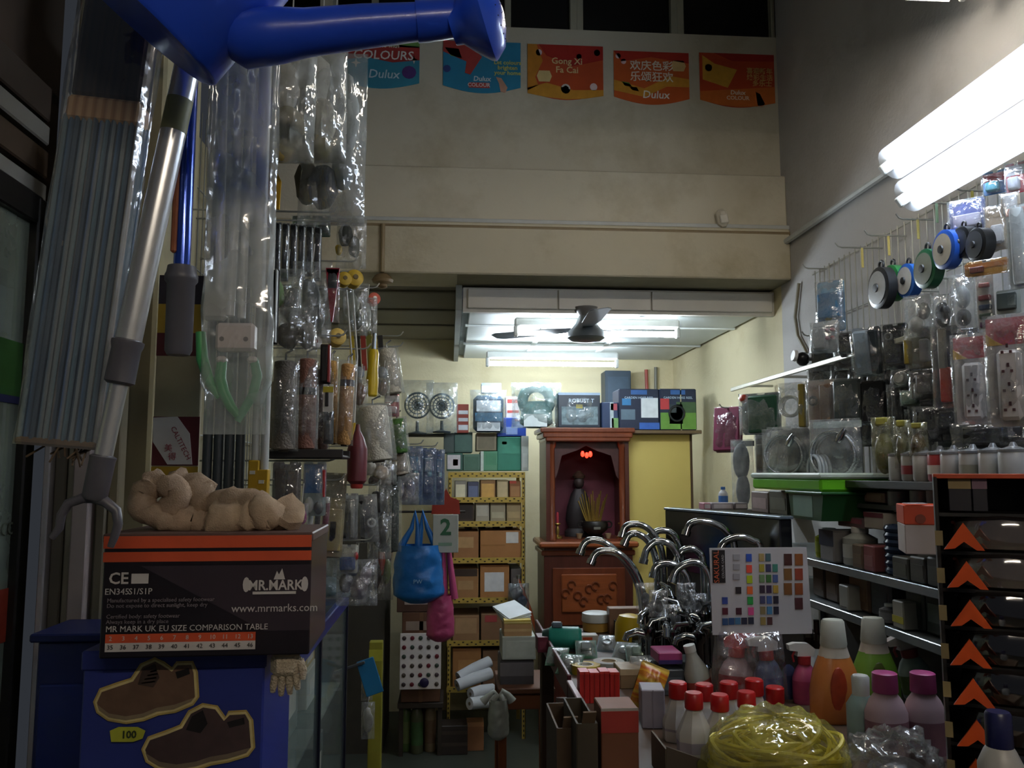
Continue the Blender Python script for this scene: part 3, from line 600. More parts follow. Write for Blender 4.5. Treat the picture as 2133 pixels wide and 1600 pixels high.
# bundle of striped slats
YBn = 1.0
top = at(262, -20, YBn); bot = at(128, 932, YBn); ln = (top - bot).length; lean = math.atan2(top.x - bot.x, top.z - bot.z); bw = 158 * YBn / F
t = thing('slat_bundle', 'bundle of grey-blue slats in a clear sleeve hanging beside the steel pole', 'bundle', bot, (0, lean, 0))
cols = ['#6f8692', '#5a7a9c', '#948d88', '#5c788e', '#7c929c', '#a3958a', '#4a6ea0', '#6b8898', '#84949e', '#527294', '#7f8c90', '#64808f', '#9a8f84']
for k in range(13):
    x = -bw / 2 + bw * (k + .5) / 13
    B().box((x, -.012 + .001 * math.sin(k * 2.3), ln * .35), (bw / 13 * .86, .008, ln * .70), .002).build('slat', stripes([cols[k], '#8f9496', cols[k], '#4d5d6e'], 40 + 3 * k, 'X', .6), t, 0)
    B().box((x, .012 + .001 * math.sin(k * 1.3), ln * .35), (bw / 13 * .86, .008, ln * .70), .002).build('slat', mat(cols[(k + 4) % 13], .6, 0, .2, 30, stretch=(3, 3, .3)), t, 0)
B().box((0, 0, ln * .347), (bw * .97, .018, ln * .69)).build('core', mat('#5d6c74', .7, 0, .2, 20, stretch=(4, 4, .2)), t, 0)
B().box((0, 0, ln * .715), (bw * .95, .034, ln * .055), .004).build('tan_band', stripes(['#c99a64', '#a87c52', '#d8b080'], 90, 'X', .7), t, 0)
B().box((0, .002, ln * .87), (bw * .93, .032, ln * .26), .006).build('dark_wrap', stripes(['#2b211d', '#4a382c', '#1a1413', '#3a2c26'], 60, 'X', .4), t, 0)
B().box((0, 0, ln * .008), (bw * 1.0, .036, ln * .016), .003).build('straw_end', mat('#7a6044', .9, 0, .3, 80), t, 0)
b = B()
for k in range(16):
    x = random.uniform(-.3, .35) * bw; b.tube([(x, random.uniform(-.02, .02), 0), (x + random.uniform(-.012, .012), random.uniform(-.02, .02), -random.uniform(.008, .022))], .0012, 4)
b.build('frayed_fibres', mat('#6b5946', .9), t)
b = B()
def slv(a_, b_):
    an = a_ * 2 * math.pi; x, y = math.cos(an), math.sin(an); k_ = 1 / max(abs(x), abs(y)) ** .8
    return Vector((x * k_ * bw * .535 + .002 * noise.noise(Vector((a_ * 30, b_ * 8, 1))), y * k_ * .022 + .003 * noise.noise(Vector((a_ * 24, b_ * 7, 4))), b_ * ln))
b.grid(slv, 40, 24); b.build('plastic_sleeve', wrap(.13, '#b8c4c4', 30, .6), t)
# telescopic fork pole
def pole_px(x0, y0, x1, y1, Y): return at(x0, y0, Y), at(x1, y1, Y)
p0, p1 = pole_px(420, 0, 208, 985, .97); ln = (p0 - p1).length; lean = math.atan2(p0.x - p1.x, p0.z - p1.z)
t = thing('telescopic_pole', 'silver telescopic pole ending in a grey two-pronged fork', 'pole', p1, (0, lean, 0))
chrome = mat('#d4d6d8', .28, .75, .05, 8); gplast = mat('#55545c', .4, 0, .1, 15)
B().tube([(0, 0, 0), (0, 0, .15)], .0098, 16).build('lower_tube', chrome, t); B().tube([(0, 0, .13), (0, 0, ln + .1)], .0145, 18).build('upper_tube', chrome, t)
B().lathe([(.0125, .10), (.0165, .103), (.0160, .14), (.0178, .146), (.0178, .15), (.0140, .152)], 18).build('collar', gplast, t)
B().lathe([(.0105, -.03), (.0135, -.026), (.0138, .014), (.0145, .018), (.0105, .02)], 18).build('ferrule', gplast, t)
B().lathe([(.0148, .40), (.0148, .44)], 18).build('sticker', mat('#8f9068', .5), t)
u = .97 / F
for sg in (-1, 1):
    B().tube([(0, 0, -.028), (sg * .012, 0, -.03), (sg * .026, 0, -.038), (sg * .031, 0, -.052), (sg * .030, 0, -.066), (sg * (.036 if sg < 0 else .028), 0, -.078)], [.006, .0058, .0055, .005, .0045, .0035], 10).build('prong', gplast, t)
# blue broom handle
p0, p1 = pole_px(403, -10, 371, 740, 1.06); ln = (p0 - p1).length; lean = math.atan2(p0.x - p1.x, p0.z - p1.z); u = 1.06 / F
t = thing('broom_handle', 'blue metal broom handle with a grey plastic socket at its lower end', 'handle', p1, (0, lean, 0))
B().tube([(0, 0, .1), (0, 0, ln)], 17 * u, 18).build('shaft', mat('#2146a8', .15, .5, .05, 6, coat=.5), t)
B().box((-13 * u, -.009, ln * .55), (12 * u, .008, ln * .56), .002).build('orange_label', mat('#9c5a34', .5, 0, .3, 60), t, 0)
B().lathe([(22 * u, 0), (27 * u, .006), (28 * u, .09), (33 * u, .094), (33 * u, .10), (30 * u, .104), (28 * u, .112)], 20).build('socket', mat('#54535a', .45, 0, .1, 15), t)
# bagged reaching tools with green handles
YG = 1.13; u = YG / F; base = at(482, 905, YG); hb = at(482, 100, YG).z - base.z
t = thing('bagged_grabber', 'white reacher tools with green handles in a long milky plastic sleeve', 'tool pack', base)
def gl_(px, py, dy=0): return ((px - 482) * u, dy, (905 - py) * u)
wm = mat('#dfe4e2', .35, 0, .08, 12)
for (xa, xb, yb, rr) in ((440, 447, 640, 9), (478, 470, 660, 10), (500, 494, 665, 8), (527, 527, 640, 13)):
    B().tube([gl_(xa, 95), gl_(xb, yb)], rr * u, 10).build('rod', wm, t)
B().box(gl_(487, 707, -.004), (78 * u, .022, 58 * u), .004).build('clamp_block', mat('#ddd2cc', .4), t, 0); B().box(gl_(440, 640, 0), (48 * u, .02, 62 * u), .005).build('clamp_block', mat('#c4c6c2', .4), t, 0)
for x in (462, 510): B().tube([gl_(x, 712, -.016), gl_(x, 712, -.012)], 5 * u, 8).build('rivet', mat('#7c7672', .4), t)
grn = mat('#4fae6c', .4, 0, .1, 12)
B().tube([gl_(458, 755), gl_(455, 790), gl_(463, 820), gl_(480, 850), gl_(495, 868)], [10 * u, 12 * u, 12 * u, 10 * u, 8 * u], 10).build('handle', grn, t)
B().tube([gl_(522, 750), gl_(530, 785), gl_(522, 825), gl_(505, 855), gl_(493, 878)], [9 * u, 10 * u, 10 * u, 9 * u, 7 * u], 10).build('handle', mat('#6cb184', .45), t)
B().tube([gl_(413, 695), gl_(418, 750), gl_(435, 800), gl_(455, 830)], [10 * u, 12 * u, 11 * u, 6 * u], 10).build('handle', grn, t)
B().box(gl_(458, 752), (20 * u, .016, 14 * u), .003).build('joint', mat('#e3dad4', .4), t, 0); B().box(gl_(520, 752), (20 * u, .016, 14 * u), .003).build('joint', mat('#e3dad4', .4), t, 0)
b = B()
def sl2(a_, b_):
    an = a_ * 2 * math.pi; x, y = math.cos(an), math.sin(an); k_ = 1 / max(abs(x), abs(y)) ** .6
    z = b_ * hb; wv = .5 * (143 - 0 * b_) * u * (1.0 if b_ > .12 else .86)
    off = (4 * u if b_ > .3 else 6 * u)
    return Vector((x * k_ * wv + off + .003 * noise.noise(Vector((a_ * 12, b_ * 9, 1))), (y * k_ * .02) * min(1, b_ * 9 + .1) + .003 * noise.noise(Vector((a_ * 18, b_ * 12, 4))), z))
b.grid(sl2, 44, 40); b.build('plastic_sleeve', wrap(.52, '#d2dad8', 22, .8, .16), t)
def lobes(t, name, pts, m, smooth=60):
    b = B()
    for (px, py, rx, rz, Y) in pts: b.ball(at(px, py, Y) - Vector(t.location), (rx * Y / F, rx * .8 * Y / F, rz * Y / F), 14)
    return b.build(name, m, t, smooth)
def hang_bag(label, x0, y0, x1, y1, Y, d, seed, film, contents=(), cat='bag', name='plastic_bag', rot=0, cord=True, rough=.3, top=.35, group=None):
    loc, w, h = slot(x0, y0, x1, y1, Y)
    t = thing(name, label, cat, loc, (0, rot, 0), group)
    B().pillow(w, h, d, seed, 16, 22, rough, top).build('film', film, t, 70)
    for i, (px, py, rx, rz, cc) in enumerate(contents):
        p = at(px, py, Y) - loc; b = B(); b.ball(p, (rx * Y / F, min(d * .36, rx * Y / F), rz * Y / F), 14)
        b.v = [tuple(Vector(v) + Vector((1, .5, 1)) * .006 * noise.noise(Vector(v) * 40 + Vector((seed, 0, 0)))) for v in b.v]
        b.build('contents', mat(cc, .7, 0, .15, 20), t, 70)
    if cord: B().tube([(0, 0, h), (.004, 0, h + (.22 if y0 < 120 else .05))], .0015, 5).build('cord', mat('#cfcfc8', .6), t)
    return t
milky = wrap(.6, '#d2d8d5', 28, 1.0); clear = wrap(.22, '#d5dcdc', 35, 1.0)
hang_bag('milky bag of white mop heads at the top beside the grabber sleeve', 545, 95, 655, 340, 1.58, .1, 11, milky, [(590, 180, 34, 60, '#c9c8bd'), (598, 270, 38, 50, '#b9b297'), (585, 315, 24, 24, '#b7a466')])
hang_bag('milky bag of white mop heads with yellow bases, middle of the three top bags', 610, 85, 720, 340, 1.66, .1, 12, milky, [(655, 170, 34, 60, '#d2d2c8'), (668, 255, 34, 55, '#c5c3b4'), (660, 305, 30, 28, '#b19d58')])
hang_bag('large clear bag of grey mop heads hanging farthest right at the top', 620, 110, 758, 470, 1.78, .12, 13, wrap(.46, '#c6cece', 26, 1.1), [(725, 240, 22, 95, '#aab2b0'), (672, 390, 34, 48, '#5f5f5e'), (640, 380, 26, 50, '#6f6a58'), (715, 340, 24, 60, '#9aa09e')])
loc, w, h = slot(540, 318, 584, 436, 1.66)
t = thing('safety_sign', 'yellow and black triangular sign behind the milky plastic sleeve', 'sign', loc)
B().prism([(-w / 2, h), (-w * .2, h), (w * .5, h * .5), (w * .45, 0), (w * .3, 0), (-w / 2, h * .55)], -.003, .003).build('plate', mat('#c69a17', .4), t, 0)
B().prism([(-w / 2, h * .5), (w * .27, -.003), (w * .2, -.003), (-w / 2, h * .42)], -.004, .004).build('border', mat('#1d1510', .4), t, 0); B().tube([(-w * .3, 0, h * .98), (-w * .3, 0, rail_z + .3 - loc.z)], .0015, 5).build('hanging_wire', mat('#999999', .4, .6), t)
# printed carton panels by the pier
loc, w, h = slot(316, 575, 412, 1010, 2.11)
t = thing('hanging_banner', 'paint banner with yellow, maroon and beige blocks beside the pier', 'banner', loc)
B().box((0, 0, h / 2), (w, .012, h), .002).build('board', mat('#a59c7e', .6), t, 0)
for (nm, z0, z1, cc) in (('yellow_block', .72, .86, '#b0902c'), ('maroon_block', .61, .72, '#57101c'), ('maroon_block', .09, .32, '#5b0f1c'), ('yellow_block', 0, .085, '#b8921e'), ('dark_block', .86, 1, '#2a2530')):
    patch(t, nm, -w / 2, z0 * h, w / 2, z1 * h, -.006, mat(cc, .4, 0, .1, 12))
B().prism([(-w * .5, h * .315), (w * .02, h * .32), (w * .3, h * .24), (w * .38, h * .095), (-w * .15, h * .095), (-w * .48, h * .2)], -.0095, -.0072).build('white_swoosh', mat('#cfcbc8', .4), t, 0)
text('CALTITECH', .017, mat('#8c2a38', .5), t, (w * .12, -.011, h * .195), (math.pi / 2, R(62), 0))
text('美', .02, mat('#9c3a48', .5), t, (-w * .14, -.011, h * .17)); text('得', .02, mat('#9c3a48', .5), t, (-w * .05, -.011, h * .13))
# standing pipes
for i, (x, lab) in enumerate(((434, 'dark grey pipe nearest the banner, standing behind the cotton rags'), (456, 'dark grey pipe, second from the banner, behind the cotton rags'), (479, 'dark grey pipe, third from the banner, behind the cotton rags'), (502, 'dark grey pipe, fourth from the banner, behind the cotton rags'))):
    p = at(x, 900, 1.98); z0 = zc + .02
    t = thing('pipe', lab, 'pipe', (p.x, 1.84 if False else 1.98, 0), (0, 0, 0), 'grey pipes standing by the pier')
    b = B(); rr = 9.6 * 1.98 / F
    b.lathe([(rr, .01), (rr, 2.3), (rr * .85, 2.3), (rr * .85, 2.2)], 14); b.build('shaft', mat('#3b4247', .4, 0, .12, 12), t)
    B().lathe([(rr * 1.08, .0), (rr * 1.08, .05)], 14).build('foot_cap', mat('#22262a', .5), t)
for (x, lab) in ((532, 'white tube with a yellow clip, left of the pair beside the grey pipes'), (551, 'white tube with a yellow clip, right of the pair beside the grey pipes')):
    p = at(x, 960, 1.97); rr = 8.5 * 1.97 / F
    t = thing('pipe', lab, 'pipe', (p.x, 1.97, 0), 0, 'white tubes with yellow clips')
    B().lathe([(rr, .0), (rr, 2.2), (rr * .8, 2.2)], 14).build('shaft', mat('#b9bdb9', .4), t)
    zz = at(x, 1010 if x > 540 else 990, 1.9).z; B().box((0, -.004, zz), (22 * 1.9 / F, .026, 62 * 1.9 / F), .002).build('clip', mat('#bb9417', .4), t, 0)
    B().box((-.002, -.018, zz + .006), (.012, .002, .008)).build('tag', mat('#d6d2c0', .4), t, 0)
# ================================================================== item builders
def shape(b, kind, c, w, h, d):
    x, y, z = c
    if kind == 'box': b.box(c, (w, d, h), min(w, h, d) * .18)
    elif kind == 'cyl': b.lathe([(w * .44, -h / 2), (w * .5, -h / 2 + h * .04), (w * .5, h / 2 - h * .04), (w * .44, h / 2)], 16, c, sy=min(1, d / w))
    elif kind == 'disc': b.lathe([(w * .46, -d / 2), (w * .5, -d * .35), (w * .5, d * .35), (w * .46, d / 2)], 24, c, (R(90), 0, 0), 1, h / w)
    elif kind == 'ring': b.ring(c, min(w, h) * .36, min(w, h) * .13, 28, 10)
    elif kind == 'coil':
        for k in range(4): b.ring((x, y - d * .3 + d * .2 * k, z), min(w, h) * (.46 - .05 * (k % 2)), min(w, h) * .045, 28, 7)
    elif kind == 'ball': b.ball(c, (w / 2, d / 2, h / 2), 16)
    elif kind == 'handle': b.lathe([(w * .3, -h / 2), (w * .46, -h * .46), (w * .5, -h * .2), (w * .36, 0), (w * .5, h * .25), (w * .4, h * .46), (w * .22, h / 2)], 14, c, sy=min(1, d / w))
    elif kind == 'bottle': b.lathe([(w * .42, -h / 2), (w * .5, -h * .47), (w * .5, h * .12), (w * .4, h * .24), (w * .2, h * .32), (w * .2, h / 2)], 16, c, sy=min(1, d / w))
    elif kind == 'blade': b.prism([(x - w / 2, z + h / 2), (x + w / 2, z + h / 2), (x + w / 2, z - h * .3), (x - w * .1, z - h / 2), (x - w / 2, z - h * .4)], y - d / 2, y + d / 2)
    elif kind == 'tri': b.prism([(x - w / 2, z + h / 2), (x + w / 2, z + h / 2), (x + w * .06, z - h / 2), (x - w * .06, z - h / 2)], y - d / 2, y + d / 2)
SEED = [20]
def pack(label, box, Y=None, X=None, card='#8a8a86', head=None, prods=(), film=.22, d=.03, name='blister_pack', cat='pack', group=None, tilt=0, fcol='#d5dcdc', tab=True, rough=.3, lets=(), yaw=None):
    x0, y0, x1, y1 = box
    if X is None: loc, w, h = slot(x0, y0, x1, y1, Y); rz = 0
    else: loc, w, h = slotX(x0, y0, x1, y1, X); rz = FACE_R if X > 0 else FACE_L
    if X is not None and X > 0:
        w = (x1 - x0) * loc.y / F * 1.06; rz = R(-48)
    if yaw is not None: rz = yaw
    SEED[0] += 1
    t = thing(name, label, cat, loc, (0, tilt, rz) if X is None else (tilt, 0, rz), group)
    if card:
        b = B(); ww, c_ = w * .47, w * .06
        pts = [(-ww, c_), (-ww + c_, 0), (ww - c_, 0), (ww, c_), (ww, h - c_), (ww - c_, h)]
        pts += [(w * .1, h), (w * .08, h - .006), (-w * .08, h - .006), (-w * .1, h)] if tab else []
        pts += [(-ww + c_, h), (-ww, h - c_)]
        b.prism(pts, d * .32, d * .32 + .0015); b.build('card', mat(card, .45, 0, .18, 22), t, 0)
    if head: patch(t, 'header', -w * .47, h * (1 - head[1]), w * .47, h - .0065, d * .32, mat(head[0], .4, 0, .15, 30))
    for (k, fx, fz, fw, fh, cc) in prods:
        b = B(); shape(b, k, ((fx - .5) * w, 0, fz * h), fw * w, fh * h, d * .62)
        mm = cc if not isinstance(cc, str) else mat(cc, .4, 0, .14, 25)
        b.build('product', mm, t)
    for (s_, sz, cc, fx, fz) in lets: text(s_, sz * h, mat(cc, .5), t, ((fx - .5) * w, d * .30, fz * h))
    if film: B().pillow(w, h, d, SEED[0], 10, 14, rough).build('film', wrap(film, fcol, 40), t, 70)
    return t
def roller(label, box, Y, sleeve, cap='#2a2622', d=None, tilt=0, film=.2, group=None, band=None, frame=True, name='paint_roller', cat='paint roller', open_end=True):
    loc, w, h = slot(*box, Y); r_ = w * .46
    t = thing(name, label, cat, loc, (0, tilt, 0), group)
    B().lathe([(r_ * .78, .002), (r_ * .97, .006), (r_, h * .06), (r_, h * .94), (r_ * .95, h * .985), (r_ * .7, h)], 20).build('sleeve', sleeve if not isinstance(sleeve, str) else mat(sleeve, .85, 0, .14, 40, .5, bscale=180), t)
    if open_end: B().lathe([(r_ * .42, -.002), (r_ * .44, .004)], 16).build('core', mat(cap, .6), t)
    if band: B().lathe([(r_ * 1.02, h * band[1]), (r_ * 1.02, h * band[2])], 20).build('band', mat(band[0], .4), t)
    if frame: B().tube([(0, 0, h), (0, 0, h + .02), (r_ * .6, 0, h + .03)], .003, 7).build('wire_frame', mat('#a9adb0', .25, .9), t)
    if film: SEED[0] += 1; b = B().pillow(w * 1.16, h * 1.05, r_ * 2.3, SEED[0], 10, 14, .2, .15); b.build('film', wrap(film, '#d5dcdc', 40), t, 70)
    return t
def hookwire(panel, y, z, x0, x1, r_=.0026, up=.018):
    sg = 1 if x1 > x0 else -1
    return B().tube([(x0, y, z), (x1 - sg * .02, y, z), (x1 - sg * .006, y, z + .004), (x1 + sg * .004, y, z + up)], r_, 6).build('hook', mat('#a9aaa4', .35, .5), panel)

# ================================================================== left wire grid with hanging goods
XP = -.80
grid_m = mat('#8f908a', .4, .5)
lg = thing('wire_grid_panel', 'white wire grid on the left wall carrying the hanging goods', 'wire grid', (0, 0, 0))
for y in [2.46 + .05 * i for i in range(25)]: B().tube([(XP, y, 1.2), (XP, y, 2.75)], .0022, 5).build('wire', grid_m, lg)
for z in [1.2 + .26 * i for i in range(6)]: B().tube([(XP - .004, 2.44, z), (XP - .004, 3.68, z)], .003, 5).build('cross_wire', grid_m, lg)
struct(B().box((-.90, 3.05, 1.35), (.14, 1.6, 2.7)).build('wall_left_panel', mat('#8d8466', .85, 0, .08, 4), None, 0))
def lh(px, py, Y): e = at(px, py, Y); hookwire(lg, Y, e.z, XP, e.x)
for (px, py, Y) in ((700, 443, 2.36), (735, 462, 2.5), (745, 545, 2.7), (750, 566, 2.75), (788, 600, 3.1), (752, 690, 2.6), (838, 700, 3.3), (838, 722, 3.38), (770, 727, 2.7), (820, 842, 3.1), (720, 700, 2.4), (700, 960, 2.4), (790, 1010, 2.8), (910, 930, 3.62), (880, 925, 3.6), (776, 1125, 2.7), (716, 1000, 2.38)): lh(px, py, Y)
# rows, top to bottom
for i in range(6):
    x = 574 + i * 17
    pack('black scraper blade, %s of six hanging in a row under the top bags' % ('first', 'second', 'third', 'fourth', 'fifth', 'sixth')[i], (x - 8, 462 + i * 2, x + 9, 575 + (i % 2) * 10), 2.36 + .05 * i, card='#1a1c20', prods=(('box', .5, .5, .7, .94, '#101216'), ('box', .86, .5, .12, .9, '#8f9699')), film=.12, d=.02, name='scraper', cat='scraper', group='black scrapers in a row')
pack('long black trim strip with a white edge beside the milky sleeve', (553, 560, 577, 716), 1.9, card='#17181b', prods=(('box', .3, .5, .5, .97, '#101114'), ('box', .82, .5, .14, .97, '#9da2a0')), film=0, name='trim_strip', cat='strip', tab=False)
for i in range(3):
    pack('green topped packet on a hook, %s of three above the scrapers' % ('left', 'middle', 'right')[i], (606 + i * 26, 448, 636 + i * 26, 492), 2.7 + .06 * i, card='#28452e', head=('#3c5a34', .4), prods=(('box', .5, .4, .6, .4, '#1d2a22'),), film=.15)
hang_bag('clear bag with a pale green label hanging under the black scrapers', 563, 560, 628, 700, 2.1, .06, 31, clear, [(580, 612, 14, 28, '#7fa562'), (610, 640, 18, 40, '#7c7f78')])
hang_bag('crinkled clear bag of grey fittings beside the red card', 605, 545, 690, 715, 2.3, .08, 32, wrap(.3, '#ccd3d4', 38, 1.2), [(640, 620, 26, 40, '#8b908e'), (655, 665, 20, 30, '#6b6f6d')], rough=.5)
hang_bag('crumpled clear bag hanging low over the paint rollers', 575, 640, 660, 745, 2.05, .07, 33, wrap(.26, '#c2c8c6', 38, 1.2), [(600, 700, 24, 30, '#6d6a62'), (638, 700, 18, 28, '#8a8880')], rough=.5)
pack('pointed red and white brush card in front of the yellow brushes', (676, 558, 706, 672), 2.28, card='', prods=(('tri', .5, .5, .95, .98, '#b5273c'), ('box', .5, .78, .7, .34, '#d8a9b4'), ('box', .5, .94, .9, .08, '#221a20')), film=.15, d=.014, name='brush_card', cat='brush')
hang_bag('shiny clear bag with dark fittings at the far top of the left rack', 700, 455, 762, 560, 2.95, .07, 34, wrap(.26, '#d8dedf', 42, 1.3), [(720, 490, 16, 24, '#3c3f3a'), (738, 515, 12, 24, '#77776c'), (706, 520, 8, 12, '#b59b3c')], rough=.6)
hang_bag('shiny clear bag of small fittings hanging behind the yellow brushes', 705, 590, 765, 700, 2.85, .07, 35, wrap(.26, '#d8dedf', 42, 1.3), [(730, 640, 18, 34, '#8f9486'), (748, 665, 12, 22, '#6b6f62')], rough=.6)
hang_bag('long narrow clear bag hanging below the tap knob', 745, 620, 785, 700, 3.05, .06, 36, wrap(.3, '#dfe5e5', 42, 1.3), [(762, 660, 12, 30, '#b9bdb2')], rough=.6)
def knob(label, px, py, r_, Y, col, top=None, rot=(R(80), 0, .4)):
    p = at(px, py, Y); u = Y / F; rr = r_ * u
    t = thing('round_brush', label, 'brush', p, rot)
    B().lathe([(rr * .7, -rr * .8), (rr, -rr * .6), (rr, rr * .6), (rr * .7, rr * .8)], 18).build('rim', mat(col, .6, 0, .2, 50), t)
    B().lathe([(rr * .3, -rr * .9), (rr * .3, rr * .9)], 12).build('hub', mat(top or '#5b4a1c', .6), t)
knob('yellow round brush hanging beside the red card, left of the pair', 716, 583, 15, 2.62, '#b1921f'); knob('yellow round brush hanging behind the red card, right of the pair', 737, 582, 18, 2.66, '#bb9a22')
knob('tan ball knob hanging above the amber roller', 701, 704, 18, 2.45, '#c2a24c'); knob('red and white tap knob at the outer end of the left rack', 778, 624, 13, 3.08, '#c9604a', '#d9d6cc'); knob('red topped white cap above the wrapped rollers', 656, 714, 13, 2.42, '#c9c4be', '#b3413a')
# row of wrapped paint rollers
roller('dark paint roller beside the milky sleeve, leftmost of the wrapped rollers', (558, 795, 580, 935), 2.30, '#7a5a3c', '#1c1512', film=.25, band=('#221a18', .68, .76))
roller('broad grey paint roller in the row above the black tray', (564, 752, 616, 940), 2.22, '#7d766c', '#3a342e', film=.2)
roller('pink brown paint roller in shiny wrap next to the broad grey roller', (613, 748, 658, 938), 2.3, '#8c6152', '#2b211d', film=.34, band=('#1d1618', .6, .68))
roller('dark brown paint roller between the pink and the amber rollers', (652, 770, 684, 938), 2.38, '#4f3a30', '#1c1512', film=.25)
pack('dark handle with a red edge hanging over the rollers', (664, 716, 688, 800), 2.3, card='#2a1f20', prods=(('box', .5, .5, .6, .9, '#1e1818'), ('box', .85, .5, .2, .92, '#8f2c28')), film=0, name='tool_handle', cat='handle', tab=False)
roller('amber paint roller with dark band, left of the two amber ones', (684, 752, 706, 925), 2.46, '#c79c58', '#2a2018', film=.25, tilt=R(-2))
roller('amber paint roller with white top and black band, right of the two amber ones', (700, 758, 732, 928), 2.42, '#c9985a', '#2a2018', film=.25, band=('#241820', .72, .80), tilt=R(2))
pack('black and white label card clipped to the amber roller', (671, 800, 694, 858), 2.26, card='#d5d3cc', head=('#c8b52c', .3), prods=(('box', .4, .45, .3, .5, '#1c1c1e'),), film=0, d=.01, name='label_card', cat='card')
pack('small dark label pack below the black and white card', (672, 855, 694, 925), 2.34, card='#23282a', prods=(('box', .5, .4, .6, .6, '#3c4446'),), film=.2)
loc, w, h = slot(562, 935, 722, 960, 2.34)
t = thing('roller_tray', 'black ribbed tray carrying the row of wrapped rollers', 'tray', loc)
B().box((0, 0, h * .3), (w, .16, h * .3), .004).build('base', mat('#23201f', .5), t, 0)
for sg in (-1, 1): B().box((0, sg * .08, h * .55), (w, .006, h * .7), .002).build('lip', mat('#2c2827', .5), t, 0)
# cord with maroon brush bottle
p0, p1 = at(722, 604, 2.5), at(738, 884, 2.5)
loc, w, h = slot(720, 884, 766, 1015, 2.5)
t = thing('hanging_bottle', 'maroon squeeze bottle hung on a white cord by the amber rollers', 'bottle', loc)
B().lathe([(w * .3, h * .05), (w * .44, h * .1), (w * .46, h * .6), (w * .3, h * .78), (w * .12, h * .9), (w * .08, h)], 18).build('body', mat('#6a2830', .45), t)
B().lathe([(w * .24, -h * .02), (w * .28, h * .0), (w * .28, h * .06)], 16).build('cap', mat('#a5322c', .4), t)
for dx in (0, .018): B().tube([p0 - loc + Vector((dx, 0, 0)), p0.lerp(p1, .5) - loc + Vector((dx * .9 + .004, 0, 0)), p1 - loc], .0028, 6).build('cord', mat('#c4c6c0', .7), t)
pack('yellow corner tag beside the maroon bottle', (722, 880, 742, 918), 2.42, card='', prods=(('tri', .5, .5, .9, .95, '#d0ae1e'),), film=0, d=.012, name='tag', cat='tag')
# far part of the rack
loc, w, h = slot(759, 728, 788, 826, 2.85)
t = thing('chisel', 'tool with a thick yellow handle hanging at the front of the far rack', 'tool', loc, (0, R(2), 0))
B().lathe([(w * .34, 0), (w * .44, h * .03), (w * .46, h * .3), (w * .38, h * .6), (w * .4, h * .92), (w * .3, h)], 16).build('handle', mat('#c9ab12', .35), t)
B().lathe([(w * .16, h), (w * .14, h * 1.35)], 10).build('shank', mat('#8d9294', .3, .8), t)
for i in range(6):
    x = 735 + i * 12
    pack('%s tape strip in the fan of strips behind the yellow handle, %s from the left' % (('yellow', 'black', 'red', 'olive', 'yellow', 'black')[i], ('first', 'second', 'third', 'fourth', 'fifth', 'sixth')[i]), (x - 5, 690 + (i % 3) * 4, x + 6, 772), 2.95 + .03 * i, card=('#b79c1e', '#26221c', '#a23a2a', '#7c7a2a', '#c2a520', '#25221f')[i], film=0, d=.01, name='tape_strip', cat='strip', tilt=R(-4), tab=False)
for (x0, x1, lab) in ((734, 760, 'grey tap body under the tape strips, left one'), (783, 808, 'grey tap body under the tape strips, right one')):
    pack(lab, (x0, 762, x1, 800), 2.95, card='', prods=(('ball', .5, .6, .9, .7, '#8f98a0'), ('cyl', .5, .2, .5, .4, '#7d7468')), film=.2, d=.05, name='tap', cat='tap')
hang_bag('brown clear packet between the cord and the yellow handle', 736, 790, 766, 850, 2.75, .05, 41, clear, [(750, 820, 12, 24, '#6b4a30')])
hang_bag('clear packet of small grey parts right of the yellow handle', 785, 780, 812, 830, 2.95, .05, 42, clear, [(798, 805, 10, 18, '#8a7a6c')])
roller('white paint roller high at the outer end of the rack', (800, 726, 840, 822), 3.05, '#c9c3b2', '#5a4c3e', tilt=R(-9), film=.3)
roller('large white paint roller hanging lowest at the outer end', (756, 845, 822, 962), 2.75, '#d3cfc0', '#2c2520', tilt=R(-7), film=.3)
roller('narrow white paint roller just behind the maroon bottle', (733, 850, 758, 930), 2.8, '#bdb9a8', '#3a322a', film=.25)
roller('green paint roller at the outer end of the rack', (818, 872, 852, 945), 3.2, '#4f7d3c', '#2c2a20', tilt=R(-7), film=.35)
roller('small white roller under the green roller', (820, 945, 856, 990), 3.25, '#b5a898', '#3a302a', tilt=R(-12), film=.35)
pack('red and white label pack above the green roller', (800, 820, 832, 868), 3.15, card='#b5323c', head=('#d9d4d0', .35), film=.3, prods=(('box', .5, .3, .6, .3, '#e2ccd0'),))
hang_bag('pale brush heads in clear film below the large white roller', 750, 955, 815, 1012, 2.85, .06, 43, wrap(.25, '#d5dcdc', 40, 1.2), [(768, 975, 14, 16, '#cfc6b6'), (795, 985, 16, 16, '#b3a08c'), (780, 1000, 12, 10, '#5c4f46')], rough=.6)
# lower rows
pack('brown grey folded sheet hanging left of the blue header card', (562, 962, 625, 1098), 2.15, card='#554b48', prods=(('box', .3, .45, .35, .85, '#5c5250'), ('box', .72, .45, .34, .85, '#6a5f5a')), film=.1, d=.02, name='sheet_pack')
pack('blue header card pack below the roller tray', (628, 962, 678, 1075), 2.28, card='#9fb2b5', head=('#2f6fb8', .58), prods=(('ball', .3, .2, .4, .3, '#d2d6d2'), ('ball', .7, .15, .4, .25, '#3a3c40'), ('box', .9, .6, .1, .5, '#b03238')), film=.28, lets=(('Wonder', .1, '#e8eef2', .5, .8),))
pack('long tan foil pack with a dark mark hanging behind the blue header card', (662, 985, 712, 1160), 2.5, card='#a89b6e', head=('#8b8468', .3), prods=(('box', .5, .32, .8, .5, '#b5a772'), ('blade', .55, .3, .25, .24, '#5c5432')), film=.15, d=.022, tilt=R(3))
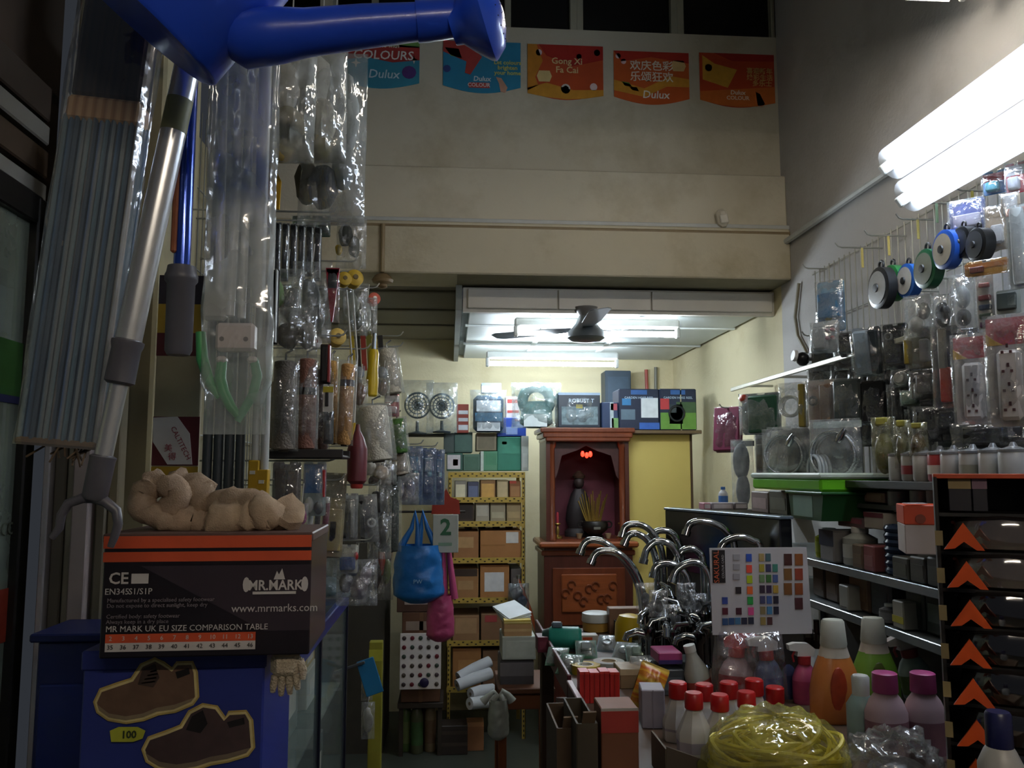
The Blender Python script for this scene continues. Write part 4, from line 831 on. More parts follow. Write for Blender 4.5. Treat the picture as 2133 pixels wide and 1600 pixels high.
hang_bag('magenta packet hanging just above the black shoe box', 613, 1048, 642, 1098, 2.2, .03, 44, clear, [(627, 1076, 12, 18, '#a8307e')])
for (x, cc, lab) in ((640, '#d7dadc', 'white pen strip hanging above the black shoe box'), (655, '#3c3034', 'dark pen with white cap above the black shoe box'), (672, '#7d3048', 'wine red pen with white cap left of the tan pack'), (648, '#9c6a86', 'mauve marker strip beside the black shoe box')):
    y0 = 1035 if x != 648 else 1095
    pack(lab, (x - 7, y0, x + 8, y0 + 110), 2.3 + (x % 7) * .012, card='', prods=(('cyl', .5, .45, .8, .88, cc), ('cyl', .5, .94, .6, .12, '#d9dcdc')), film=.2, d=.014, name='marker_pen', cat='pen', tilt=R(4))
pack('red packet at the edge of the showcase', (637, 1178, 676, 1220), 2.42, card='#b8372e', head=('#c24a55', .4), film=.15, prods=(('box', .6, .3, .5, .4, '#c9443a'),), name='packet')
pack('black tool set in a clear pack hanging above the showcase, left of the two', (706, 1028, 745, 1125), 2.62, card='#5a5b5d', prods=(('box', .3, .45, .2, .8, '#17171a'), ('box', .7, .45, .2, .8, '#8d9193')), film=.3, head=('#b5b7b4', .12))
pack('black tool set in a clear pack hanging above the showcase, right of the two', (742, 1030, 790, 1130), 2.72, card='#46474a', prods=(('box', .3, .45, .22, .85, '#121215'), ('ring', .7, .4, .45, .3, '#b5b9ba')), film=.32, tilt=R(-4))
pack('blue and white packet with a red dot near the showcase corner', (706, 1135, 745, 1195), 2.66, card='#c2bfae', head=('#b9b6a2', .3), prods=(('box', .45, .35, .8, .45, '#2d57a0'), ('ball', .9, .6, .25, .3, '#b3302c')), film=.3)
hang_bag('heap of shiny clear packets over the showcase corner', 700, 1165, 785, 1262, 2.78, .1, 45, wrap(.3, '#cdd2da', 45, 1.4), [(720, 1215, 14, 20, '#4a4450'), (748, 1225, 18, 24, '#6e6468'), (762, 1200, 12, 20, '#8b8088'), (735, 1185, 12, 16, '#3a3c5c')], rough=.7)
hang_bag('shiny dark packets hanging below the white rollers', 765, 1010, 815, 1165, 2.98, .08, 46, wrap(.3, '#b9bdbf', 45, 1.4), [(785, 1050, 18, 28, '#2f2d2c'), (792, 1110, 18, 30, '#5f605e')], rough=.7)
roller('dark green rolled mat hanging behind the shiny dark packets', (785, 985, 832, 1150), 3.25, '#2f3630', '#1a1c18', film=.15)
pack('grey brown wrapped rolls above the dark green mat', (770, 962, 826, 1010), 3.15, card='', prods=(('cyl', .3, .5, .4, .9, '#6e5c50'), ('cyl', .7, .45, .4, .9, '#3f3630')), film=.3, d=.06, name='roll_pack')
hang_bag('orange red streaked packet hanging in the dark behind the showcase', 775, 1125, 818, 1250, 3.4, .06, 47, wrap(.2, '#8c8a84', 40), [(795, 1165, 8, 34, '#a03c22'), (785, 1195, 10, 30, '#3c2a20'), (806, 1190, 8, 26, '#5f6a3a')])
pack('purple silver foil pack beside the blue blister sheets', (815, 985, 872, 1052), 3.45, card='#55506e', prods=(('ball', .3, .5, .35, .6, '#8f8fa6'), ('ball', .7, .5, .35, .6, '#6a6a90')), film=.4, d=.04)
for i, (x0, x1) in enumerate(((843, 880), (874, 908), (902, 926))):
    pack('tall blue blister sheet, %s of three left of the green cartons' % ('left', 'middle', 'right')[i], (x0, 930 + i * 3, x1, 1052), 3.5 + .06 * i, card='#2a4a78', prods=(('box', .5, .7, .5, .25, '#3c6f94'), ('box', .5, .35, .6, .3, '#25406c'), ('ball', .6, .55, .3, .15, '#5fa0b0')), film=.35, d=.03, fcol='#9fb5d0', head=('#3a5a8c', .12))
# ================================================================== rear: rack, altar, goods on top
def place_box(label, box, Y, d, col, bands=(), name='carton', cat='carton', group=None, rz=0, lets=(), rough=.5, coat=0):
    loc, w, h = slot(*box, Y)
    t = thing(name, label, cat, loc + Vector((0, d / 2, 0)), (0, 0, rz), group)
    B().box((0, 0, h / 2), (w, d, h), min(w, h, d) * .03).build('body', mat(col, rough, 0, .12, 12, coat=coat), t, 0)
    for (nm, fx0, fz0, fx1, fz1, cc) in bands: patch(t, nm, (fx0 - .5) * w, fz0 * h, (fx1 - .5) * w, fz1 * h, -d / 2, mat(cc, .5, 0, .15, 30))
    for (s_, sz, cc, fx, fz) in lets: text(s_, sz * h, mat(cc, .5), t, ((fx - .5) * w, -d / 2 - .003, fz * h))
    return t
YK = 5.25; ang = mat('#b79a45', .45, .2, .15, 30)
xa, xb = at(932, 1200, YK).x, at(1094, 1200, YK).x; ztk = at(1010, 984, YK).z; dk_ = .42
t = thing('slotted_rack', 'yellow slotted-angle steel rack full of brown cartons', 'rack', ((xa + xb) / 2, YK + dk_ / 2, 0)); w = xb - xa
for sx in (-1, 1):
    for sy in (-1, 1):
        po = B().box((sx * (w / 2 - .011), sy * (dk_ / 2 - .002), ztk / 2), (.022, .004, ztk)).box((sx * (w / 2 - .002), sy * (dk_ / 2 - .011), ztk / 2), (.004, .022, ztk)).build('upright', ang, t, 0)
        if sy < 0:
            b = B()
            for k in range(int(ztk / .028)): b.box((sx * (w / 2 - .011), -dk_ / 2 - .0005, .02 + k * .028), (.007, .0012, .013))
            b.build('slots', mat('#2a2010', .8), po, 0)
shz = [at(1010, y, YK).z for y in (984, 1036, 1086, 1162, 1245, 1334, 1430)]
for z in shz:
    B().box((0, 0, z - .012), (w - .01, dk_ - .01, .008)).build('shelf', mat('#8a7638', .5, .2), t, 0)
    rl = B().box((0, -dk_ / 2 + .0, z - .016), (w, .004, .034)).build('front_rail', ang, t, 0)
    b = B()
    for k in range(int(w / .026)): b.box((-w / 2 + .02 + k * .026, -dk_ / 2 - .0025, z - .016 + (.006 if k % 2 else -.006)), (.012, .0015, .007))
    b.build('slots', mat('#2a2010', .8), rl, 0)
def on_shelf(i, x0, x1, ytop, d, col, label, bands=(), Yo=.02):
    p0, p1 = at(x0, 1100, YK), at(x1, 1100, YK); z = shz[i] - .007; zt_ = at((x0 + x1) / 2, ytop, YK).z
    t = thing('carton', label, 'carton', ((p0.x + p1.x) / 2, YK + Yo + d / 2, z)); w, h = p1.x - p0.x - .004, zt_ - z
    B().box((0, 0, h / 2), (w, d, h), .003).build('body', mat(col, .7, 0, .12, 14), t, 0)
    for (nm, fx0, fz0, fx1, fz1, cc) in bands: patch(t, nm, (fx0 - .5) * w, fz0 * h, (fx1 - .5) * w, fz1 * h, -d / 2, mat(cc, .5, 0, .15, 30))
    return t
kraft = '#a5713f'
on_shelf(1, 946, 972, 1002, .2, '#8b8478', 'small cream box on the top shelf of the yellow rack, left end', (('label', .1, .05, .9, .8, '#dcd3b4'),))
on_shelf(1, 973, 998, 1004, .2, '#4a4a5c', 'small blue grey box on the top shelf of the yellow rack', (('label', .1, .05, .9, .75, '#6a7290'),))
on_shelf(1, 1000, 1033, 1000, .2, '#8f6a42', 'small tan box in the middle of the top rack shelf', (('label', .08, .05, .92, .8, '#cf9f55'),))
on_shelf(1, 1034, 1060, 1000, .2, '#94815c', 'small beige box on the top rack shelf, second from right', (('label', .1, .05, .9, .9, '#c9b388'),))
on_shelf(1, 1061, 1086, 1002, .2, '#8a5a34', 'small brown box with a red flap at the right of the top rack shelf', (('red_flap', .0, .85, .6, 1, '#b5432f'), ('label', .1, .1, .9, .7, '#a8784a')))
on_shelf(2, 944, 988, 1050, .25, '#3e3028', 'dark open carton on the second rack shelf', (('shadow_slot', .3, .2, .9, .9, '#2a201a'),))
on_shelf(2, 990, 1020, 1044, .25, '#a39a88', 'pale grey carton on the second rack shelf, left of three', (('label', .1, .3, .9, .8, '#b9b2a0'),))
on_shelf(2, 1021, 1054, 1046, .25, '#9c9076', 'pale grey carton on the second rack shelf, middle of three', (('label', .1, .2, .9, .5, '#b3a98c'),))
on_shelf(2, 1055, 1087, 1044, .25, '#a08a64', 'tan carton on the second rack shelf, right of three', (('label', .1, .2, .9, .5, '#b59c70'),))
on_shelf(3, 944, 998, 1108, .3, '#9a6a40', 'brown carton on the third rack shelf behind the calendar', (('label', .2, .4, .8, .8, '#b08a5c'),))
on_shelf(3, 1000, 1088, 1106, .3, kraft, 'wide brown carton with a white tag at upper right on the third rack shelf', (('tag', .62, .55, .92, .95, '#d8d4cc'), ('tape', 0, .45, .6, .5, '#96652f')))
for i, x in enumerate((975, 1003, 1033, 1060)):
    p = at(x, 1098, YK + .2)
    t = thing('jar', 'small dark jar on the cartons of the third rack shelf, %s from left' % ('first', 'second', 'third', 'fourth')[i], 'jar', (p.x, YK + .18, at(1000, 1106, YK).z + .001 if x > 1000 else at(970, 1108, YK).z + .001))
    B().lathe([(.022, 0), (.024, .004), (.024, .026), (.018, .03)], 14).build('body', mat(('#4a3c50', '#3a2c2a', '#4c4656', '#5a3a38')[i], .4), t); B().lathe([(.02, .03), (.02, .04)], 14).build('lid', mat('#8d8792', .4), t)
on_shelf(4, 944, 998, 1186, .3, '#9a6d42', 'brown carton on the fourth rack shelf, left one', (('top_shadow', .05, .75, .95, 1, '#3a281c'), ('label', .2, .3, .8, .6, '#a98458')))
on_shelf(4, 1000, 1062, 1178, .3, kraft, 'brown carton with a large white label on the fourth rack shelf', (('label', .15, .2, .82, .78, '#d6d5d4'),))
on_shelf(4, 1064, 1088, 1186, .3, '#5c5450', 'grey crushed bag box at the right of the fourth rack shelf', (('label', .2, .3, .8, .7, '#7a7068'),))
on_shelf(5, 944, 1000, 1284, .3, '#8e6a48', 'brown carton on the fifth rack shelf, left one', (('label', .1, .3, .9, .9, '#a3805a'),))
on_shelf(5, 1002, 1086, 1280, .3, '#7e5c3e', 'brown carton on the fifth rack shelf, right one', (('red_corner', .1, .7, .4, .95, '#9c3a38'), ('label', .5, .3, .9, .7, '#9d7d58')))
on_shelf(6, 944, 1004, 1352, .3, '#9c6b3a', 'brown carton on the lowest rack shelf, left one', (('label', .2, .3, .8, .7, '#ab7c48'),))
on_shelf(6, 1006, 1086, 1356, .3, '#6b4c32', 'dark brown carton on the lowest rack shelf, right one', (('label', .2, .3, .8, .7, '#7d5c3e'),))
# cartons on top of the rack
def top_box(x0, y0, x1, y1, d, col, label, bands=(), Y=YK + .03, lets=()): return place_box(label, (x0, y0, x1, y1), Y, d, col, bands, lets=lets)
top_box(930, 944, 964, 981, .25, '#3c5f54', 'small carton with a red rose picture on the yellow rack', (('picture', .05, .1, .85, .9, '#d2ccd0'), ('rose', .4, .3, .7, .65, '#b8345c')))
top_box(965, 946, 1000, 981, .25, '#5a7a68', 'dull green carton on the yellow rack beside the rose carton', (('panel', .1, .1, .9, .85, '#4d6f5c'),))
top_box(1001, 940, 1036, 981, .25, '#57906f', 'green and white carton on the yellow rack', (('white_edge', 0, 0, .18, 1, '#cfd8cc'), ('panel', .3, .3, .95, .9, '#4a8a66')))
top_box(1036, 910, 1085, 981, .25, '#2f7e66', 'large teal green carton on the yellow rack', (('panel', .06, .5, .94, .94, '#38896f'), ('gold_mark', .2, .78, .4, .86, '#b5b068')))
top_box(1086, 908, 1101, 981, .25, '#b5bcb4', 'narrow white carton end on the yellow rack', (('panel', .2, .1, .8, .5, '#c9cfc8'),))
top_box(924, 902, 946, 944, .22, '#3a4a48', 'dark grey carton stacked over the rose carton', (('panel', .1, .1, .9, .9, '#44524f'),))
top_box(946, 900, 984, 943, .22, '#45615a', 'grey green carton stacked on the rack, left of the tan one', (('panel', .05, .1, .95, .9, '#4a6a60'),))
top_box(992, 902, 1034, 939, .22, '#8f866c', 'tan grey carton stacked on the rack in the middle', (('panel', .1, .1, .9, .9, '#7a7058'),))
top_box(1036, 870, 1096, 909, .2, '#2d4fae', 'bright blue carton with a white star pattern on the teal carton', (('label', .02, .4, .14, .98, '#d9d4dc'), ('burst', .3, .1, .7, .5, '#8fa6d8'), ('red_top', .6, .8, .95, .95, '#7a3c6c')))
# shelf of wrapped goods above the rack
shY = YK + .02
loc, w, h = slot(836, 900, 1110, 906, shY + .05)
t = thing('wall_shelf', 'dark wall shelf carrying the wrapped goods above the rack', 'shelf', (at(900, 900, shY + .1).x, shY + .14, loc.z))
B().box((0, 0, 0), (.46, .26, .012), .002).build('board', mat('#3a3f40', .6), t, 0)
for sx in (-.18, .18): B().prism([(sx - .008, 0), (sx + .008, 0), (sx + .008, -.1), (sx - .008, -.02)], .0, .1).build('bracket', mat('#4c5050', .5), t, 0)
def wrapped(label, box, Y, kind, col, col2, film=.3, d=.12, fc='#c9dbe0'):
    loc, w, h = slot(*box, Y); SEED[0] += 1
    t = thing('wrapped_goods', label, 'package', loc)
    if kind == 'fan':
        b = B(); b.ring((0, 0, h * .55), w * .42, .006, 28, 7).ring((0, -.02, h * .55), w * .3, .004, 24, 6).ring((0, -.025, h * .55), w * .18, .004, 20, 6).ring((0, .02, h * .55), w * .42, .006, 28, 7)
        for k in range(16): a_ = k * math.pi / 8; b.tube([(w * .05 * math.cos(a_), -.028, h * .55 + w * .05 * math.sin(a_)), (w * .42 * math.cos(a_), 0, h * .55 + w * .42 * math.sin(a_))], .0025, 5)
        b.build('guard', mat(col, .35, .6), t); b = B(); shape(b, 'disc', (0, 0, h * .55), w * .3, w * .3, .03); b.build('hub', mat(col2, .4), t)
        B().lathe([(w * .3, 0), (w * .32, .008), (w * .06, .02), (w * .05, h * .25)], 16).build('base', mat(col2, .4), t)
    elif kind == 'case':
        B().box((0, 0, h * .45), (w * .9, d * .7, h * .88), w * .12).build('body', mat(col, .3), t); patch(t, 'label', -w * .36, h * .5, w * .36, h * .76, -d * .35, mat(col2, .5)); patch(t, 'label', -w * .34, h * .04, w * .34, h * .24, -d * .35, mat('#d8dde0', .5)); patch(t, 'panel', -w * .4, h * .27, w * .4, h * .47, -d * .35, mat('#2f6c90', .4))
    elif kind == 'dome':
        b = B(); b.ring((0, 0, h * .62), w * .3, w * .12, 24, 10).lathe([(w * .2, 0), (w * .36, h * .1), (w * .34, h * .45), (w * .2, h * .6)], 18, sy=.7); b.build('body', mat(col, .4), t); patch(t, 'label', -w * .3, h * .02, w * .2, h * .3, -w * .27, mat(col2, .5))
    B().pillow(w * 1.08, h * 1.03, d * 1.15, SEED[0], 14, 18, .3, .2).build('film', wrap(film, fc, 30, 1.2), t, 70); return t
wrapped('round wire fan guard in clear wrap at the left of the wall shelf', (838, 795, 900, 905), 5.25, 'fan', '#5b6a70', '#3c4448', .22, .1)
wrapped('dark fan with cable in clear wrap next to the fan guard', (890, 800, 950, 902), 5.22, 'fan', '#3a4650', '#28333c', .3, .12)
wrapped('blue tool case in clear wrap above the grey cartons', (982, 815, 1052, 902), 5.25, 'case', '#27435c', '#e4ebf0', .22, .14)
place_box('white box on top of the wrapped blue case', (1003, 798, 1044, 818), 5.27, .12, '#e8ecec', (('grey_edge', 0, .7, 1, 1, '#7c8a9a'),))
place_box('red and white striped carton left of the wrapped blue case', (951, 842, 976, 902), 5.25, .15, '#8f3a2c', (('stripe', .15, .1, .95, .28, '#d9dce0'), ('stripe', .15, .4, .95, .52, '#d0d4d8'), ('stripe', .15, .65, .95, .78, '#d0d4d8')))
place_box('red and white striped carton right of the wrapped blue case', (1054, 826, 1082, 902), 5.3, .15, '#c8c0c0', (('stripe', .1, .3, .95, .38, '#b04a44'), ('stripe', .1, .55, .95, .62, '#b04a44'), ('stripe', .1, .82, .95, .92, '#a03c38')))
wrapped('grey green horn shaped goods under a crumpled clear bag', (1070, 800, 1165, 892), 5.12, 'dome', '#4f7a78', '#dfe9e8', .36, .2, '#cfe4e0')
place_box('dark metal box standing on the wall side near the rear lamp', (1262, 772, 1316, 900), 5.73, .165, '#2a3a48', (('panel', .1, .1, .9, .9, '#314454'),), name='meter_box', cat='box')
struct(B().tube([at(1346, 770, 5.88), at(1348, 830, 5.88)], .012, 8).build('trim_40', mat('#a04438', .5), None)); struct(B().tube([at(1366, 765, 5.88), at(1366, 830, 5.88)], .012, 8).build('trim_41', mat('#6b6a5e', .5), None))
# altar cabinet
YA = 4.98; wood = mat('#6b3218', .32, 0, .3, 6, .1, coat=.3, stretch=(6, 6, .6)); woodd = mat('#4a2014', .35, 0, .3, 6, .1, coat=.2, stretch=(6, 6, .6)); woodl = mat('#8a4620', .3, 0, .25, 8, .1, coat=.4, stretch=(.6, 6, 6))
xa, xb = at(1138, 1100, YA).x, at(1312, 1100, YA).x; w = xb - xa; zt_ = at(1225, 893, YA).z; zs = at(1225, 1134, YA).z; D = .36
t = thing('altar_cabinet', 'tall dark red wooden altar cabinet with an open niche', 'altar', ((xa + xb) / 2, YA + D / 2, 0))
B().box((0, 0, zs / 2), (w + .03, D, zs - .01), .004).build('base_cabinet', woodd, t, 0)
B().box((0, -.02, zs), (w + .09, D + .05, .035), .01).build('table_ledge', woodl, t)
B().box((0, 0, zs - .05), (w + .06, D + .02, .03), .006).build('moulding', wood, t)
cd_ = B().box((0, -D / 2 - .006, zs - .30), (w * .86, .014, .33), .004).build('carved_door', wood, t, 0)
cp = B().box((0, -D / 2 - .016, zs - .28), (w * .66, .012, .22), .03).build('carved_panel', woodl, cd_)
b = B()
for k in range(9): b.ring((-.14 + .035 * k, -D / 2 - .024, zs - .28 + .05 * math.sin(k * 1.7)), .022, .006, 14, 6, arc=.8)
b.build('carving', wood, cd_)
B().box((0, D / 2 - .01, (zs + zt_) / 2), (w, .02, zt_ - zs)).build('back_board', mat('#571426', .6, 0, .2, 8), t, 0)
for sx in (-1, 1):
    B().box((sx * (w / 2 - .012), 0, (zs + zt_) / 2), (.024, D, zt_ - zs)).build('side_panel', woodd, t, 0)
    B().lathe([(.03, zs + .02), (.03, zs + .05), (.02, zs + .07), (.022, (zs + zt_) / 2), (.02, zt_ - .12), (.03, zt_ - .1), (.03, zt_ - .06)], 14, (sx * (w / 2 - .035), -D / 2 + .03, 0)).build('column', wood, t)
    B().prism([(sx * w * .43, zt_ - .05), (sx * w * .43, zt_ - .33), (sx * w * .36, zt_ - .28), (sx * w * .30, zt_ - .16), (sx * w * .12, zt_ - .13), (0, zt_ - .1), (0, zt_ - .05)], -D / 2 + .04, -D / 2 + .06).build('fretwork', mat('#3f1c18', .4, 0, .3, 30), t, 0)
for (z, ww, hh) in ((zt_ - .01, w + .07, .03), (zt_ - .04, w + .04, .03), (zt_ - .065, w + .01, .025)): B().box((0, -.015, z), (ww, D + .03, hh), .006).build('cornice', wood, t)
B().box((0, -.0, zs + .02), (w - .05, D - .04, .02)).build('niche_floor', wood, t, 0)
lx = mat('#ff2a1a', emit=3.0)
for dx in (-.025, .0, .022): B().lathe([(.004, -.02), (.011, -.012), (.012, .0), (.006, .014)], 10, (dx, -D / 2 + .03, zt_ - .155 + abs(dx) * .3)).build('red_bulb', lx, t)
zn = zs + .031
def altar_obj(name, label, cat, px, dy): p = at(px, 1100, YA + .1); return thing(name, label, cat, (p.x, YA + .12 + dy, zn))
gold = mat('#a58a48', .3, .8, .2, 30)
o = altar_obj('incense_urn', 'black incense urn at the front of the altar niche', 'urn', 1238, -.04)
B().lathe([(.05, 0), (.055, .01), (.04, .02), (.075, .05), (.08, .08), (.072, .1), (.065, .1)], 20).build('bowl', mat('#14110f', .4), o); patch(o, 'plate', -.02, .055, .02, .07, -.08, mat('#6d6a60', .4))
for sx in (-1, 1): B().ring((sx * .085, 0, .08), .018, .005, 14, 6).build('handle', mat('#1c1814', .4), o)
o = altar_obj('incense_sticks', 'spray of gold incense sticks standing in the altar urn', 'incense', 1235, -.035); o.location.z += .09
for k in range(15): a_ = -1 + 2 * k / 14; B().tube([(a_ * .04, 0, 0), (a_ * .09, .01 * (k % 3), .13 + .06 * (k % 4) / 3)], .004, 5).build('stick', gold, o)
o = altar_obj('statue', 'dark seated statue at the back of the altar niche', 'statue', 1213, .1)
B().lathe([(.09, 0), (.09, .03), (.07, .05), (.085, .10), (.075, .18), (.05, .26), (.028, .29)], 18, sy=.7).build('robe', mat('#1f1717', .6, 0, .2, 20), o); B().ball((0, 0, .33), (.033, .035, .042)).build('head', mat('#2c201c', .6), o); B().lathe([(.035, .355), (.04, .37), (.012, .40)], 12).build('crown', mat('#3a2a1c', .5), o)
for i, px in enumerate((1160, 1292)):
    o = altar_obj('candle_holder', 'brass candle holder on the %s of the altar niche' % ('left', 'right')[i], 'candle holder', px, -.05)
    B().lathe([(.03, 0), (.03, .008), (.008, .02), (.012, .05), (.006, .07), (.02, .085), (.018, .09)], 14).build('stem', gold, o); B().lathe([(.008, .09), (.008, .15), (.002, .155)], 10).build('candle', mat('#a3303a', .5), o)
for i, px in enumerate((1203, 1262)):
    o = altar_obj('offering_cup', 'small pale offering cup %s the incense urn' % ('left of', 'right of')[i], 'cup', px, -.09)
    B().lathe([(.012, 0), (.02, .03), (.018, .03), (.011, .004)], 14).build('cup', mat('#8c7658', .4), o); B().lathe([(.0165, .024), (.0165, .026)], 14).build('fill', mat('#4a3020', .4), o)
# yellow board leaning right of the altar
loc, w, h = slot(1318, 903, 1458, 1290, 4.92)
h = loc.z * 0 + at(1390, 903, 4.92).z - .55
t = thing('yellow_board', 'pale yellow flat board with a dark edge beside the altar', 'board', (loc.x, 5.06, .55))
B().box((0, 0, h / 2), (w, .02, h), .002).build('board', mat('#c8b463', .55, 0, .04, 4), t, 0)
for sx in (-1, 1): B().box((sx * (w / 2 + .006), 0, h / 2), (.014, .026, h + .01), .002).build('side_edge', mat('#4a3420', .5), t, 0)
B().box((0, 0, h + .006), (w + .026, .026, .014), .002).build('top_edge', mat('#4a3420', .5), t, 0)
t = thing('low_cupboard', 'dark cupboard standing under the yellow board', 'cupboard', (loc.x, 5.1, 0))
B().box((0, 0, .27), (w + .02, .3, .54), .004).build('body', mat('#4a2c1c', .5), t, 0); B().box((-w * .25, -.156, .27), (w * .46, .012, .48), .003).build('door', mat('#55351f', .5), t, 0); B().box((w * .25, -.156, .27), (w * .46, .012, .48), .003).build('door', mat('#55351f', .5), t, 0)
# goods on top of the altar and board
ya = 5.0
loc, w, h = slot(1164, 818, 1252, 891, ya)
t = thing('boxed_light', 'clear fronted box reading ROBUST in shiny wrap on the altar', 'box', loc + Vector((0, .1, .002)))
B().box((0, 0, h / 2), (w, .16, h), .004).build('body', mat('#1d2a38', .4), t, 0); patch(t, 'top_edge', -w / 2, h * .93, w / 2, h, -.08, mat('#9fb6d0', .4)); text('ROBUST T', h * .16, mat('#cfe0ee', .4), t, (w * .05, -.0835, h * .76)); patch(t, 'window', -w * .42, h * .08, w * .44, h * .6, -.08, mat('#7f9298', .15, 0, .5, 40)); patch(t, 'gold_dot', -.02, h * .55, .02, h * .66, -.082, mat('#a89a3c', .4))
SEED[0] += 1; B().pillow(w * 1.03, h * 1.02, .2, SEED[0], 12, 14, .25, .1).build('film', wrap(.22, '#cfe0ea', 35, 1.3), t, 70)
place_box('narrow carton with a red top corner between the ROBUST box and the hose reel boxes', (1254, 838, 1288, 893), ya, .16, '#23385c', (('white_edge', .5, 0, .72, 1, '#a9b7bd'), ('red_mark', .55, .7, .95, .95, '#b04a52'), ('green_base', .6, 0, 1, .4, '#6d9a5c')))
for (x0, x1, lab, kind) in ((1290, 1374, 'dark blue hose reel box with a white notice, on the altar top', 0), (1375, 1452, 'dark blue hose reel box picturing a green lawn, on the yellow board', 1)):
    bands = [('blue_top', .3, .86, .7, .97, '#2c5c9a')]
    if kind == 0: bands += [('notice', .55, .3, .97, .78, '#d6dde2'), ('blue_patch', .08, .6, .3, .76, '#2f7ab0'), ('base', .5, .02, 1, .18, '#2f5fb0'), ('list', .05, .25, .4, .5, '#5a7080')]
    else: bands += [('lawn', .02, .02, .98, .42, '#62913a'), ('foliage', .45, .42, .98, .68, '#3c5a38'), ('reel', .26, .15, .62, .62, '#2c3a40'), ('red_badge', .02, .5, .26, .76, '#b8383c'), ('strap_mark', .56, 0, .59, 1, '#a9a27c')]
    t = place_box(lab, (x0, 810, x1, 896), ya - .02, .2, '#14223c', bands, lets=(('GARDEN HOSE REEL', .078, '#b9cfe2', .5, .78),))
    if kind == 1:
        b = B(); ln = t.children[0]; ww = at(x1, 850, ya).x - at(x0, 850, ya).x
        b.ring((-.01, -.105, .1), .045, .007, 20, 6).build('reel_print', mat('#10181c', .4), t)
place_box('board slab under the hose reel boxes', (1318, 896, 1462, 903), ya - .03, .2, '#5c4a34', (('edge', 0, .2, 1, .8, '#6b573c'),), name='top_slab', cat='board')
# ------------------------------------------------------------------ hanging and standing things at the rear left
loc, w, h = slot(898, 1040, 958, 1150, 4.14)
t = thing('calendar', 'tear-off wall calendar showing a green 2 under a red house top', 'calendar', loc)
B().box((0, 0, h * .35), (w * .88, .02, h * .72), .002).build('page_block', mat('#b4bab4', .7), t, 0)
B().prism([(-w / 2, h * .72), (w / 2, h * .72), (w * .46, h * .98), (w * .16, h * 1.04), (0, h * 1.2), (-w * .16, h * 1.04), (-w * .46, h * .98)], -.004, .004).build('red_top', mat('#a2301c', .5), t, 0)
text('2', h * .42, mat('#2f6b4a', .5), t, (0, -.0125, h * .46), bold=.003); patch(t, 'small_print', -w * .25, h * .12, w * .22, h * .18, -.01, mat('#7fa08c', .5))
B().tube([(0, 0, h * 1.2), (0, .3, h * 1.25)], .002, 5).build('cord', mat('#555555', .5), t)
def carrier(label, x0, y0, x1, y1, ytop, Y, d, col, seed, mark=None):
    loc, w, h = slot(x0, y0, x1, y1, Y); t = thing('carrier_bag', label, 'bag', loc)
    b = B(); n = 22
    def fn(a, b_):
        an = a * 2 * math.pi; fl = min(1, (b_ * 6 + .15)) ** .5 * (1 - .18 * b_ ** 3); q = Vector((math.cos(an) * 2, math.sin(an) * 2, b_ * 4)) + Vector((seed, 0, 0))
        return Vector((math.cos(an) * w * .5 * fl * (1 + .08 * noise.noise(q * 1.5)), math.sin(an) * d * .5 * fl * (1 + .2 * noise.noise(q * 2)), b_ * h))
    b.grid(fn, 28, n); b.build('sack', mat(col, .35, 0, .1, 8, .35, bscale=22), t, 70)
    zt_ = at((x0 + x1) / 2, ytop, Y).z - loc.z
    for dx in (-.05, .04): B().tube([(dx - w * .18, 0, h * .92), (dx * .5 - .01, 0, h + (zt_ - h) * .5), (dx * .4, .01, zt_), (dx * .5 + .02, 0, h + (zt_ - h) * .5), (dx + w * .2, 0, h * .92)], [.02, .012, .01, .012, .02], 8).build('handle', mat(col, .35, 0, .1, 8, .35, bscale=22), t, 70)
    if mark:
        b = B(); b.add([(-.03, -d * .52, h * .38), (.03, -d * .52, h * .38), (.03, -d * .52, h * .44), (-.03, -d * .52, h * .44)], [(0, 1, 2, 3)]); b.v = b.v; text(mark, h * .1, mat('#9cc0d8', .5), t, (.0, -d * .56, h * .4))
    return t
carrier('blue plastic carrier bag hanging left of the calendar', 818, 1135, 924, 1256, 1065, 4.15, .16, '#1668b0', 3, 'PW')
carrier('translucent pink carrier bag hanging below the calendar', 888, 1240, 946, 1336, 1068, 4.2, .1, '#a8406c', 8)
loc, w, h = slot(832, 1320, 918, 1436, 4.9)
t = thing('badge_sheet', 'white display sheet with rows of round brown badges below the blue bag', 'display sheet', loc, (R(-3), 0, 0))
B().box((0, 0, h / 2), (w, .008, h), .002).build('sheet', mat('#c6beba', .6), t, 0)
for r_ in range(6):
    for c_ in range(5):
        if r_ == 0 and c_ == 3: continue
        x, z = (-.4 + c_ * .2) * w, (.09 + r_ * .165) * h
        B().lathe([(.012, 0), (.012, .003), (.007, .005)], 12, (x, -.004, z), (R(90), 0, 0)).build('badge', mat(('#3f3434', '#55464a', '#6a1f2c', '#4a4038', '#3c4a40')[(r_ * 3 + c_ * 2) % 5], .4, .2), t)
B().lathe([(.026, 0), (.026, .006), (.012, .01)], 16, (w * .1, -.004, h * .12), (R(90), 0, 0)).build('large_badge', mat('#1f1540', .4), t)
plain_box('carton', 'brown carton behind the badge sheet', 'carton', (at(878, 1400, 5.1).x, 5.12, .3), (.22, .3, .5), '#5a3a26', (('label', .1, .8, .9, .9, '#8d7a6c'), ('tape', .45, 0, .55, 1, '#6b4a30')))
plain_box('carton', 'dark carton with a pale label under the blue bag', 'carton', (at(868, 1290, 5.1).x, 5.12, .802), (.22, .3, .14), '#4a3024', (('label', .2, .3, .8, .8, '#9c8a84'),))
